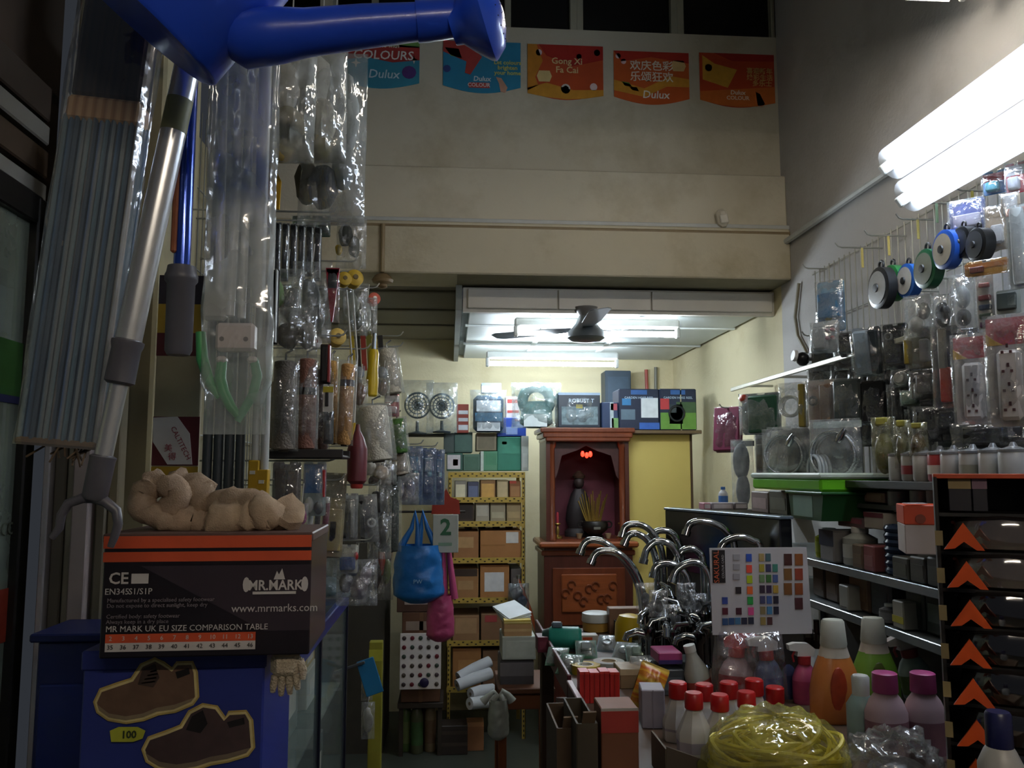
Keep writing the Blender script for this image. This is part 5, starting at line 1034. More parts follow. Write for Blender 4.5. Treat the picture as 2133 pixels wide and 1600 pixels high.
def bottle(label, px, ytop, ybase, Y, wpx, col, cap, capc, group=None, z=None, lab=None, name='bottle', cat='bottle', sq=1.0):
    loc = at(px, ybase, Y); 
    if z is not None: loc.z = z
    h = at(px, ytop, Y).z - loc.z; r_ = wpx * Y / F / 2
    t = thing(name, label, cat, loc, 0, group)
    m = col if not isinstance(col, str) else mat(col, .35, 0, .06, 10)
    bd = B().lathe([(r_ * .9, 0), (r_, h * .03), (r_, h * .62), (r_ * .85, h * .72), (r_ * .42, h * .84), (r_ * .4, h * .88)], 20, sy=sq).build('body', m, t)
    B().lathe([(r_ * .46, h * .86), (r_ * .5, h * .87), (r_ * .48, h * .99), (r_ * .4, h)], 18).build('cap', mat(capc, .35), t)
    if lab: B().lathe([(r_ * 1.01, h * .15), (r_ * 1.01, h * .55)], 20, sy=sq).build('label', mat(lab, .45, 0, .2, 30), bd)
    return t
bottle('green bottle on the floor below the badge sheet', 845, 1450, 1530, 5.1, 26, '#4f6b3a', 1, '#4f8a3c', z=0, lab='#6a7a4a')
bottle('bottle with a round white cap on the floor below the badge sheet', 868, 1448, 1530, 5.05, 26, '#4a4e36', 1, '#c9cac8', z=0, lab='#3c5c34')
bottle('pale blue topped bottle on the floor below the badge sheet', 896, 1444, 1530, 5.08, 24, '#7a6a50', 1, '#8797a8', z=0, lab='#6b5440')
bottle('dark red bottle behind the white capped bottle', 884, 1446, 1522, 5.2, 20, '#5c2420', 1, '#7a2a26', z=0)
plain_box('crate', 'dark low crate on the floor right of the floor bottles', 'crate', (at(945, 1500, 5.0).x, 5.06, 0), (.16, .14, .16), '#2a211c', (('slat', 0, .3, 1, .42, '#3c3028'), ('slat', 0, .7, 1, .82, '#3c3028')))
plain_box('carton', 'small brown carton on the floor below the white rolls', 'carton', (at(990, 1510, 5.05).x, 5.1, 0), (.1, .1, .16), '#8a5c38', (('flap', 0, .85, 1, 1, '#9c6c44'),))
for i, (pts, lab) in enumerate((([(955, 1412), (1020, 1378)], 'white paper roll leaning up at the back of the pile'), ([(952, 1428), (1022, 1402)], 'white paper roll in the middle of the pile beside the rack'), ([(980, 1446), (1026, 1436)], 'short white roll at the front of the pile'), ([(978, 1466), (1024, 1462)], 'lowest white cloth roll above the small brown carton'))):
    Yr = 5.06 - .045 * i; p0, p1 = at(*pts[0], Yr), at(*pts[1], Yr + .1)
    t = thing('paper_roll', lab, 'roll', p0, 0, 'white rolls piled by the rack'); d_ = p1 - p0
    B().tube([(0, 0, 0), d_ * .5 + Vector((0, 0, .004)), d_], [.033, .035, .033], 14).build('roll', mat('#b9bcc0', .8, 0, .08, 12), t); n_ = d_.normalized()
    B().tube([-n_ * .002, d_ + n_ * .002], .01, 8).build('core', mat('#6a5c4c', .8), t)
# small table with a grey machine by the aisle
YT = 3.7; x0, x1 = at(1042, 1400, YT).x, at(1112, 1400, YT).x; ztb = at(1075, 1432, YT).z
t = thing('side_table', 'small wooden table with orange legs holding the grey box', 'table', ((x0 + x1) / 2 + .04, YT + .15, 0)); w = x1 - x0 + .1
B().box((0, 0, ztb - .012), (w, .34, .024), .004).build('table_top', mat('#5c3620', .5), t, 0)
for sx in (-1, 1):
    for sy in (-1, 1): B().box((sx * (w / 2 - .02), sy * .14, (ztb - .024) / 2), (.034, .034, ztb - .024), .004).build('leg', mat('#8a4a22', .45, 0, .2, 8, stretch=(5, 5, .5)), t, 0)
B().box((0, -.15, ztb - .06), (w - .06, .02, .06), .003).build('apron', mat('#6b3c20', .5), t, 0)
xm = (x0 + x1) / 2
place_box('dark machine base wrapped in film on the small table', (1042, 1375, 1112, 1431), YT + .05, .2, '#4a484a', (('film_band', 0, .4, 1, .9, '#6e6a6a'),), name='machine_base', cat='machine')
t = place_box('grey sloping scale body on the machine base', (1046, 1326, 1116, 1375), YT + .04, .2, '#a9b0a6', (('panel', .12, .1, .95, .8, '#b4bbb0'),), name='scale', cat='scale')
place_box('tan carton layer under the papers on the scale', (1050, 1300, 1108, 1326), YT + .05, .18, '#b08c5e', (('tape', 0, .4, 1, .6, '#c7a878'),))
place_box('yellow edged pad under the white papers', (1050, 1292, 1106, 1300), YT + .05, .18, '#b8a23c', (('edge', 0, .2, 1, .6, '#cfc07c'),), name='note_pad', cat='pad')
loc, w, h = slot(1044, 1270, 1098, 1292, YT + .06)
t = thing('paper_stack', 'stack of white papers tilted on top of the scale', 'papers', loc + Vector((0, .1, .0)), (R(14), R(-8), R(12)))
for k in range(6): B().box((.003 * (k % 2), .002 * k, .003 + k * .005), (w, .16, .0035), 0, (0, 0, .04 * k)).build('sheet', mat('#d2d8da', .6), t, 0)
hang_bag('crumpled grey packet above the white papers at the rack corner', 1058, 1215, 1102, 1272, 5.18, .08, 61, wrap(.4, '#8f9aa2', 30, 1.2), [(1075, 1235, 14, 16, '#6b6a6c'), (1086, 1252, 12, 14, '#2c3a50')], rough=.7)
loc, w, h = slot(1076, 1205, 1118, 1320, 5.2)
t = thing('orange_strap', 'long orange strap hanging diagonally at the end of the rack', 'strap', loc)
B().tube([(-w * .4, 0, h), (-w * .1, -.01, h * .7), (w * .2, 0, h * .4), (w * .5, 0, 0)], [.008, .014, .016, .01], 8, True, .35).build('strap', mat('#b0562a', .6), t); B().lathe([(.014, 0), (.016, .02)], 10, (-w * .4, 0, h)).build('buckle', mat('#5c5a4a', .4), t)
carrier('white plastic bag hanging on the small table leg', 1016, 1455, 1060, 1540, 1440, 3.62, .1, '#9aa09a', 62)
struct(B().box((at(775, 1500, 4.9).x - .2, 5.3, .6), (.5, .5, 1.2)).build('added_dark_block', mat('#3a352c', .8), None, 0))  # block added only to darken the corner left of the rack
struct(B().tube([(-1.0, 4.18, at(900, 1066, 4.18).z), (.08, 4.18, at(900, 1066, 4.18).z)], .006, 6).build('trim_42', mat('#2f2a24', .5), None))
t = thing('low_stand', 'dark low stand under the cartons behind the badge sheet', 'stand', (at(878, 1400, 5.1).x, 5.12, 0)); B().box((0, 0, .28), (.26, .3, .03), .003).build('top', mat('#2c221a', .6), t, 0)
for sx in (-1, 1):
    for sy in (-1, 1): B().box((sx * .11, sy * .12, .13), (.025, .025, .27), .002).build('leg', mat('#2c221a', .6), t, 0)
# dark goods in the corner behind the showcase
plain_box('carton', 'yellow packet standing behind the showcase corner', 'packet', (at(782, 1345, 3.9).x, 3.95, 0), (.06, .05, .84), '#8f8c2c', (('band', 0, .9, 1, .96, '#b5b43c'),))
loc, w, h = slot(757, 1370, 806, 1446, 3.31)
t = thing('blue_folder', 'tilted bright blue plastic folder beside the showcase end', 'folder', loc, (0, R(-18), 0))
B().box((0, 0, h / 2), (w * .75, .012, h), .002).build('cover', mat('#1f6f9c', .35), t, 0); B().box((-.06, -.015, h * .95), (.12, .012, .01), .002).build('clip', mat('#44484c', .4), t, 0); B().box((0, .004, h / 2), (w * .7, .014, h * .96)).build('pages', mat('#a9b4b8', .6), t, 0)
hang_bag('gold foil packet hanging on the showcase end', 752, 1410, 776, 1460, 3.4, .04, 63, clear, [(764, 1432, 9, 16, '#8a6a2c')]); hang_bag('white packet hanging low on the showcase end', 752, 1462, 780, 1540, 3.38, .05, 64, clear, [(766, 1500, 11, 24, '#a3a39a')])
# ================================================================== right wall: wire grid and hanging goods
XG = 1.575
rg = thing('wire_grid_panel', 'white wire grid on the right wall below the twin lamps', 'wire grid', (0, 0, 0))
for y in [1.62 + .045 * i for i in range(42)]: B().tube([(XG, y, 1.5), (XG, y, 2.47)], .0024, 5).build('wire', mat('#b9b9ae', .4, .3), rg)
for z in (1.52, 1.76, 2.0, 2.24, 2.46): B().tube([(XG + .004, 1.6, z), (XG + .004, 3.50, z)], .0032, 5).build('cross_wire', mat('#b9b9ae', .4, .3), rg)
def rh(pb, tip, tagc=None, tagh=45):
    a_ = atX(pb[0], pb[1], XG); e = at(tip[0], tip[1], a_.y); hookwire(rg, a_.y, a_.z, XG, e.x, .003)
    if tagc:
        x = XG + (e.x - XG) * .45; B().box((x, a_.y - .001, a_.z - tagh * a_.y / F / 2), (.009, .003, tagh * a_.y / F), .001).build('price_tag', mat(tagc, .5), rg, 0)
for pb, tip, tc in (((1838, 517), (1742, 503), '#cbbf72'), ((1888, 492), (1803, 480), '#cbbf72'), ((1945, 458), (1868, 432), '#cbbf72'), ((1978, 424), (1915, 411), '#a8cfae'), ((2052, 398), (1990, 394), '#d8cf6a'), ((2098, 372), (2060, 356), None), ((1722, 560), (1674, 554), None), ((1985, 580), (1900, 575), None), ((1955, 607), (1885, 601), None), ((1910, 622), (1850, 612), None), ((2010, 682), (1958, 676), None), ((1905, 722), (1852, 718), None), ((2030, 685), (1985, 678), None), ((1720, 700), (1672, 690), None), ((1600, 850), (1500, 838), None), ((1650, 830), (1540, 812), None)): rh(pb, tip, tc)
def rp(label, box, X=1.42, **k): return pack(label, box, X=X, **k)
rp('light blue wrapped pack at the far end of the right wire grid', (1700, 582, 1760, 690), 1.46, card='#5f8fb8', head=('#7fb0d2', .25), prods=(('box', .5, .5, .8, .5, '#4f7ea8'), ('ball', .45, .35, .4, .3, '#8d8a62')), film=.25, d=.05)
def reel(label, px, py, rx, ry, X, rim, face, d=.035):
    c_ = atX(px, py, X); r_ = ry * c_.y / F
    t = thing('cable_reel', label, 'reel', c_, (0, 0, FACE_R), 'cable reels on the right wire grid')
    q = (R(90), 0, 0)
    B().lathe([(r_ * .86, -d / 2), (r_, -d * .42), (r_, d * .42), (r_ * .86, d / 2)], 28, (0, 0, 0), q).build('rim', mat(rim, .3, 0, .08, 10), t)
    B().lathe([(r_ * .3, d * .5), (r_ * .78, d * .52), (r_ * .8, d * .56), (r_ * .2, d * .62)], 28, (0, 0, 0), q).build('face', mat(face, .3, 0, .15, 30), t)
    B().lathe([(r_ * .22, d * .6), (r_ * .2, d * .74), (r_ * .08, d * .76)], 16, (0, 0, 0), q).build('hub', mat('#26282c', .4), t)
    B().ring((0, 0, r_ * 1.12), r_ * .2, r_ * .06, 14, 6).build('hanging_eye', mat('#1d1e22', .4), t)
reel('silver faced cable reel with a dark rim, first at the far end of the row', 1838, 600, 22, 46, 1.40, '#23262a', '#a9aeb0')
reel('green rimmed cable reel, second in the row of reels', 1862, 590, 24, 40, 1.44, '#2f7d45', '#3d4a42')
reel('bright blue rimmed cable reel, third in the row of reels', 1895, 585, 24, 38, 1.44, '#2461b8', '#c9cccc')
reel('wide dark green cable reel in the middle of the row', 1935, 560, 30, 44, 1.42, '#1f5a3c', '#7c857c')
reel('blue and black cable reel in clear wrap below the hooks', 1975, 520, 30, 44, 1.42, '#1f4fa8', '#b0aea4')
reel('black cable reel under the purple card, left of two', 2010, 505, 20, 36, 1.44, '#15171a', '#3a3f46')
reel('black cable reel under the purple card, right of two', 2042, 510, 22, 38, 1.44, '#15171a', '#454b52')
rp('purple and white header card pack hanging above the black reels', (1978, 412, 2052, 480), 1.46, card='#6a74a4', head=('#54609c', .5), prods=(('box', .5, .3, .7, .4, '#c9c6d8'),), film=.2)
rp('beige card with a white socket, right of the purple card', (2055, 425, 2100, 520), 1.48, card='#a3917a', head=('#8f7a5c', .25), prods=(('box', .55, .35, .5, .4, '#d8d8d8'), ('ball', .5, .3, .2, .14, '#8a8c92')), film=.12)
rp('red and blue packet row at the top right of the wire grid', (2048, 352, 2100, 402), 1.48, card='#3a6ea8', head=('#b83a44', .45), prods=(('box', .4, .3, .5, .4, '#2f8fa0'),), film=.2)
rp('red and white packet at the top right edge of the wire grid', (2096, 335, 2140, 400), 1.48, card='#b5414a', head=('#c9c9cc', .4), prods=(('box', .4, .3, .5, .4, '#c4c8d0'),), film=.2)
rp('white boxed switch on a card near the right edge', (2086, 400, 2124, 450), 1.44, card='#b8a68c', prods=(('box', .5, .5, .7, .8, '#d9dadb'),), film=.12)
rp('long pale pack hanging at the right edge beside the reels', (2104, 420, 2150, 600), 1.40, card='#b4bdbd', prods=(('cyl', .5, .5, .6, .9, '#c4cccc'), ('ball', .5, .2, .3, .12, '#5c646a')), film=.2, head=('#c98c7c', .12))
rp('orange yellow header card above the strip of coloured buttons', (2010, 540, 2100, 572), 1.40, card='#c08a34', head=('#b5702a', .5), film=.1, prods=(('box', .3, .4, .3, .4, '#7a3c2a'),), d=.016)
hb = lambda label, box, seed, cont, X=1.42, fm=None: (lambda l: l)(rp(label, box, X, card='', prods=cont, film=fm or .3, d=.07, name='plastic_bag', cat='bag', rough=.5))
hb('clear bag of glass bulbs with bright glints below the green reel', (1888, 612, 1946, 702), 71, (('ball', .4, .3, .5, .4, '#b4b6b0'), ('ball', .65, .6, .45, .4, '#8f918a')))
hb('clear bag with dark plugs next to the bag of bulbs', (1944, 612, 1988, 690), 72, (('ball', .5, .45, .7, .7, '#2c2f33'),))
hb('milky clear bag below the black reels', (1984, 568, 2034, 692), 73, (('ball', .5, .6, .6, .4, '#a9b2b6'), ('ball', .5, .25, .6, .3, '#54585c')))
rp('white strip card with red, blue and green buttons', (2038, 572, 2072, 684), 1.42, card='#b3b0aa', prods=(('box', .5, .82, .6, .08, '#b5605c'), ('box', .5, .58, .7, .1, '#8c3c40'), ('box', .5, .4, .7, .1, '#33415c'), ('box', .5, .23, .7, .1, '#3c5242'), ('box', .5, .07, .7, .1, '#5a3a58')), film=.12, d=.02)
rp('grey framed switch plate right of the button strip', (2076, 600, 2124, 652), 1.44, card='#8b908a', prods=(('box', .45, .5, .75, .7, '#3f4744'), ('box', .65, .5, .35, .5, '#9aa09a')), film=0, d=.02, name='switch_plate', cat='switch', tilt=R(-6), tab=False)
def strip_pack(label, box, X, n):
    t = rp(label, box, X, card='#b0a6a4', head=('#a32430', .27), film=.2, d=.05)
    loc, w, h = slotX(*box, X); w = (box[2] - box[0]) * loc.y / F * 1.06
    B().prism([(-w * .47, h * .73), (-w * .1, h * .73), (-w * .3, h * .78), (-w * .47, h * .84)], d_ := .01, .014).build('yellow_flash', mat('#c79a26', .4), t, 0)
    o = B().box((w * .05, -.004, h * .36), (w * .5, .034, h * .62), .008).build('power_strip', mat('#cbc5c0', .4), t)
    for k in range(n):
        z = h * (.14 + .17 * k)
        for dx in (-.1, .08): B().box((w * (.05 + dx), -.022, z), (w * .06, .003, .006)).build('socket_slot', mat('#5a3a3c', .5), o, 0)
        B().box((w * .06, -.022, z + .014), (w * .05, .003, .009)).build('socket_slot', mat('#4a3034', .5), o, 0)
strip_pack('power strip in a red headed pack, nearer the orange cutter', (1992, 692, 2068, 884), 1.38, 3)
strip_pack('power strip in a red headed pack at the right edge of the photo', (2064, 650, 2150, 888), 1.28, 4)
rp('cutter with an orange handle on a dark purple backing card', (1948, 676, 2000, 850), 1.42, card='#3c3248', prods=(('box', .42, .72, .3, .5, '#8f8c84'), ('box', .5, .28, .42, .42, '#d0421c')), film=.2, d=.03)
rp('clear pack with a white socket and yellow side behind the cutter', (1888, 680, 1952, 766), 1.44, card='#7d7c6a', prods=(('box', .62, .42, .28, .55, '#c4c2ba'), ('box', .1, .4, .18, .6, '#8c7a2c'), ('ball', .6, .85, .4, .2, '#a8aaa6')), film=.25, d=.05)
rp('silver keypad with red buttons in clear film at the far right wall', (1688, 668, 1748, 735), 1.40, card='#9aa2a8', prods=(('box', .35, .45, .5, .7, '#a5adb2'), ('ball', .62, .7, .12, .12, '#b59aa4'), ('ball', .8, .7, .12, .12, '#b58a94'), ('ball', .62, .45, .12, .12, '#b08a9c'), ('ball', .8, .45, .12, .12, '#a03c44')), film=.28, d=.06)
rp('black boxed radio between the keypad and the tilted grey box', (1745, 690, 1792, 742), 1.44, card='#1c1c20', prods=(('box', .5, .5, .8, .8, '#17181b'),), film=.15, d=.06)
rp('tilted grey box with a pale face in the middle of the right wall', (1780, 682, 1842, 785), 1.40, card='#59626a', prods=(('box', .4, .5, .5, .9, '#7d8a92'), ('box', .8, .5, .3, .9, '#2c3436')), film=.12, d=.06, tilt=R(12))
rp('dark pack with pale oval label right of the tilted box', (1838, 672, 1892, 770), 1.45, card='#17181a', prods=(('ring', .3, .72, .35, .3, '#8f9496'), ('box', .5, .4, .7, .5, '#20242c'), ('box', .5, .2, .6, .12, '#3c4458')), film=.15, d=.05)
rp('black box behind the dark oval label pack', (1790, 690, 1850, 800), 1.52, card='#141416', prods=(('box', .5, .5, .9, .9, '#151518'),), film=0, d=.05, tab=False)
t = thing('wall_lamp', 'black round camera head with a white cap on the right wall', 'camera', atX(1672, 748, 1.47))
B().ball((0, 0, 0), (.028, .03, .03)).build('head', mat('#1a1a1c', .3), t); B().lathe([(.02, 0), (.024, .004), (.022, .016)], 16, (-.026, 0, .012), (0, R(-80), 0)).build('white_cap', mat('#d9d9d6', .4), t); B().tube([(.0, 0, 0), (.1, 0, .0)], .008, 8).build('arm', mat('#222222', .4), t)
struct(B().tube([atX(1664, 590, XR - .012), atX(1656, 660, XR - .012), atX(1662, 700, XR - .012), atX(1680, 735, XR - .012)], .008, 7).build('trim_50', mat('#7a735e', .5), None))
# rail of shower goods
a_, e_ = atX(1545, 806, 1.45), atX(1702, 762, 1.45)
t = thing('goods_rail', 'white rail along the right wall carrying the shower goods', 'rail', (1.45, a_.y, a_.z))
B().box((0, (e_.y - a_.y) / 2 - .3, 0), (.014, abs(e_.y - a_.y) + .9, .02), .003).build('bar', mat('#c4c4b8', .3, .2), t, 0)
for y in (-.9, -.45, -.05): B().box((.07, y, 0), (.14, .012, .012), .002).build('arm', mat('#b5b5aa', .3, .3), t, 0)
rp('maroon folded bag hanging at the far left of the shower goods', (1482, 845, 1546, 942), 1.36, card='#5f1834', prods=(('box', .5, .5, .9, .95, '#6a1c3c'),), film=.12, d=.05, fcol='#b58aa0', name='folded_bag', cat='bag', tilt=R(-6))
rp('green pouch in a clear case with a red dot', (1538, 818, 1628, 905), 1.38, card='#2c3a34', prods=(('box', .6, .48, .7, .9, '#24523a'), ('ball', .14, .88, .22, .22, '#a8402c'), ('ring', .62, .42, .4, .3, '#9ab0a4')), film=.3, d=.06)
rp('clear bag with a glittering white coil next to the green pouch', (1624, 796, 1684, 896), 1.38, card='', prods=(('coil', .4, .5, .75, .8, '#c2c4bc'), ('box', .85, .5, .2, .9, '#8a7a38')), film=.4, d=.08, rough=.6)
rp('tan card pack with a black handle beside the glittering coil', (1680, 790, 1742, 888), 1.38, card='#8b7264', prods=(('ring', .25, .55, .35, .4, '#1c1d28'), ('box', .7, .5, .4, .8, '#7c6454')), film=.25, d=.05)
rp('dark grey hard case between the tan card and the black boxes', (1738, 786, 1800, 880), 1.38, card='#3a4140', prods=(('box', .5, .5, .9, .92, '#3e4645'),), film=.15, d=.06)
rp('black carton hanging right of the dark grey case', (1796, 790, 1852, 885), 1.44, card='#17181a', prods=(('box', .5, .5, .9, .92, '#191a1c'),), film=.08, d=.06)
def hose_pack(label, box, X, col='#b9bdc0', head=None):
    t = rp(label, box, X, card='#3c4042', head=head, film=.3, d=.06); loc, w, h = slotX(*box, X); w = min(h, (box[2] - box[0]) * loc.y / F * 1.06); b = B()
    for k in range(5):
        b.ring(((-.02 + .01 * (k % 3)) * w, -.02 + .009 * k, h * .42), w * (.43 - .025 * (k % 3)), .0052, 32, 7)
    b.build('chrome_hose', mat(col, .15, 1, .1, 60, .4, bscale=300), t)
    B().lathe([(.012, 0), (.016, .02), (.008, .05)], 14, (w * .1, -.02, h * .62), (0, R(30), 0)).build('shower_head', mat('#c9cdd0', .15, 1), t)
hose_pack('chrome shower hose coil pack above the lime tray', (1588, 892, 1690, 988), 1.34)
hose_pack('large chrome shower hose coil pack in the centre of the right wall', (1690, 872, 1796, 1000), 1.32, head=('#9fb0ac', .14))
t = rp('bright clear film bag folded over the shower hose pack', (1588, 885, 1640, 985), 1.30, card='', prods=(('box', .4, .5, .3, .8, '#b4b8a8'),), film=.45, d=.04, rough=.7, tilt=R(-14))
t = thing('hose_coil', 'small loose coil of clear hose hanging by the lime tray', 'hose', atX(1706, 978, 1.28), (0, 0, FACE_R))
for k in range(4): B().ring((0, -.018 + .012 * k, 0), .048, .0058, 28, 8).build('turn', mat('#8d9497', .2, 0, .1, 20), t)
B().tube([(.01, 0, .045), (0, 0, .1)], .002, 6).build('tie', mat('#4a4c4e', .5), t)
rp('grey sole shaped insole pack below the maroon bag', (1524, 915, 1574, 1058), 1.36, card='', prods=(('ball', .45, .68, .75, .55, '#5c6068'), ('ball', .5, .25, .62, .5, '#666a72')), film=.3, d=.05, name='insole_pack', head=('#3a3c40', .1))
rp('brown and clear pack between the insole and the shower hoses', (1572, 900, 1602, 985), 1.42, card='#5a5040', prods=(('box', .5, .4, .6, .6, '#6a5c40'),), film=.3)
rp('magenta edged pack between the two shower hose packs', (1690, 870, 1712, 940), 1.44, card='#5c1c3c', prods=(('box', .5, .5, .7, .7, '#4a1c34'),), film=.2)
for i, (x0, x1, cc, lab) in enumerate(((1820, 1868, '#6d6a2c', 'yellow green bag of liquid hanging right of the large hose pack'), (1866, 1900, '#5a5424', 'olive bag of liquid, second of three'), (1896, 1934, '#5c441c', 'amber brown bag of liquid, third of three'))):
    rp(lab, (x0, 868 + 6 * i, x1, 992 - 16 * i), 1.34, card='', prods=(('ball', .5, .38, .8, .7, cc), ('box', .5, .92, .5, .14, '#8f8a3c')), film=.35, d=.06, name='refill_bag', cat='bag', fcol='#b8b890', rough=.5)
for (box, cc, pr, lab) in (((1858, 768, 1896, 808), '#232428', (('ring', .5, .5, .8, .8, '#7c7c76'), ('disc', .5, .5, .5, .5, '#8d8c84')), 'round grey dial on a dark card in the middle of the right wall'), ((1896, 770, 1950, 830), '#3f3a38', (('box', .6, .5, .6, .7, '#6d6866'),), 'grey clear pack left of the orange cutter'),
                           ((1876, 812, 1912, 845), '#3c4a44', (('box', .5, .5, .8, .8, '#7d9a8c'),), 'small pale green card under the round dial'), ((1905, 795, 1925, 832), '#55544e', (('box', .5, .5, .7, .8, '#a3a198'),), 'small white pack beside the pale green card'),
                           ((1850, 800, 1880, 880), '#1b1b1e', (('handle', .5, .5, .4, .9, '#2c2e32'),), 'black handled tool left of the pale green card'), ((1905, 845, 1995, 905), '#16171a', (('box', .3, .5, .4, .7, '#1e2024'), ('box', .75, .5, .3, .6, '#26282a')), 'dark boxes pack below the orange cutter'),
                           ((1990, 880, 2140, 935), '#1a1814', (('box', .4, .5, .5, .7, '#24231c'), ('box', .8, .6, .2, .5, '#3a3a3c')), 'dark carton row under the power strips'), ((1932, 868, 1960, 920), '#2c2c2e', (('ball', .5, .4, .7, .6, '#8c8d90'),), 'clear pack of grey fittings above the white cups')):
    rp(lab, box, 1.44, card=cc, prods=pr, film=.12, d=.05, tab=False)
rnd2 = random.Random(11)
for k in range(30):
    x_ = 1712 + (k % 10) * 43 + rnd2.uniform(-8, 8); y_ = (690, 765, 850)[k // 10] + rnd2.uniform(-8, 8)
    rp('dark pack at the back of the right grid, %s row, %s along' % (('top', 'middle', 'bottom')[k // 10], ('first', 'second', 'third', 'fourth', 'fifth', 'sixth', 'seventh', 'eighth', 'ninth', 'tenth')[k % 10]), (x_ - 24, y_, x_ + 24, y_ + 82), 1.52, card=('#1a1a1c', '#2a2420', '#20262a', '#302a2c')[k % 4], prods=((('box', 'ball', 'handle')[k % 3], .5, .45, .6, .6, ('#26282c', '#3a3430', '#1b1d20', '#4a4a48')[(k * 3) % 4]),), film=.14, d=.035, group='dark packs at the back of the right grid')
# cups on the upper shelf
zc_ = atX(2000, 1004, 1.36).z
t = thing('wall_shelf', 'dark upper shelf on the right wall carrying the white cups', 'shelf', (1.44, 2.25, zc_ - .008)); B().box((0, 0, 0), (.3, 1.5, .014), .003).build('board', mat('#1e1c1a', .5), t, 0); B().box((-.152, 0, -.004), (.006, 1.5, .024), .002).build('lip', mat('#26231f', .5), t, 0)
for i, (px, cc, band) in enumerate(((1878, '#a9a9a6', None), (1905, '#9c9a94', '#7c2c30'), (1930, '#b3b1aa', None), (1962, '#a03a3c', '#c9c4bc'), (1990, '#b9b9b6', None), (2030, '#b4b2ac', '#8b8a7c'), (2072, '#bdbdbb', None), (2115, '#c2c4c6', None))):
    p = atX(px, 1004, 1.35); r_ = .034
    t = thing('enamel_cup', 'white lidded cup on the upper right shelf, %s from the far end' % ('first', 'second', 'third', 'fourth', 'fifth', 'sixth', 'seventh', 'eighth')[i] if i != 3 else 'red lidded cup among the white cups on the upper right shelf', 'cup', (1.35, p.y, zc_), 0, 'cups on the upper right shelf')
    B().lathe([(r_ * .9, 0), (r_, .006), (r_, .07), (r_ * .97, .074)], 18).build('body', mat(cc, .3, 0, .12, 30), t); B().lathe([(r_ * 1.03, .074), (r_ * 1.03, .08), (r_ * .3, .088), (r_ * .16, .098)], 18).build('lid', mat('#8f9194', .2, .4), t)
    if band: B().lathe([(r_ * 1.015, .02), (r_ * 1.015, .045)], 18).build('band', mat(band, .4), t)
# lime tray, green bin, shelves
def onX(label, box, X, d, col, bands=(), name='carton', cat='carton', rough=.45, group=None):
    loc, w, h = slotX(*box, X); t = thing(name, label, cat, loc + Vector((d / 2, 0, 0)), (0, 0, FACE_R), group)
    B().box((0, 0, h / 2), (w, d, h), min(w, d, h) * .05).build('body', mat(col, rough, 0, .14, 14), t, 0)
    for (nm, fx0, fz0, fx1, fz1, cc) in bands: patch(t, nm, (fx0 - .5) * w, fz0 * h, (fx1 - .5) * w, fz1 * h, -d / 2, mat(cc, .45, 0, .15, 30))
    return t
loc, w, h = slotX(1562, 984, 1700, 1022, 1.2)
t = thing('storage_tray', 'bright lime green plastic tray lid with a white rim', 'tray', loc + Vector((.12, 0, 0)), (0, 0, FACE_R))
B().box((0, 0, h * .36), (w, .24, h * .66), .008).build('lime_body', mat('#62b21c', .35), t); B().box((0, 0, h * .82), (w * 1.02, .25, h * .3), .006).build('white_rim', mat('#b4c2b4', .4), t)
loc, w, h = slotX(1642, 1024, 1715, 1082, 1.2)
t = thing('storage_bin', 'dark green plastic bin with a grey label under the lime tray', 'bin', loc + Vector((.1, 0, 0)), (0, 0, FACE_R))
B().prism([(-w * .42, 0), (w * .42, 0), (w * .5, h), (-w * .5, h)], -.1, .1).build('body', mat('#14411c', .4), t, 0); B().box((0, 0, h * .96), (w * 1.05, .22, h * .1), .003).build('rim', mat('#195224', .4), t); patch(t, 'label', -w * .35, h * .1, w * .2, h * .85, -.1, mat('#6f8c7c', .5))
zsA = 1.6 - .236 * 1.25; zsB = 1.6 - .348 * 1.25
sh = thing('shelf_unit', 'grey metal shelf unit along the right wall with goods', 'shelf unit', (1.42, 2.6, 0))
shm = mat('#8a9294', .35, .5, .1, 10)
for z in (zsA, zsB, .62, .2):
    B().box((0, 0, z - .01), (.34, 1.9, .012)).build('shelf', shm, sh, 0); B().box((-.17, 0, z - .014), (.008, 1.9, .026), .002).build('front_lip', mat('#a4adb0', .25, .6), sh, 0)
for (x, y) in ((-.16, .94), (.16, .94), (.16, -.94), (-.16, -.94)): B().box((x, y, .66), (.02, .02, 1.32), .002).build('upright', shm, sh, 0)
B().box((.172, 0, .75), (.004, 1.9, 1.1)).build('back_sheet', mat('#2a2824', .7), sh, 0)
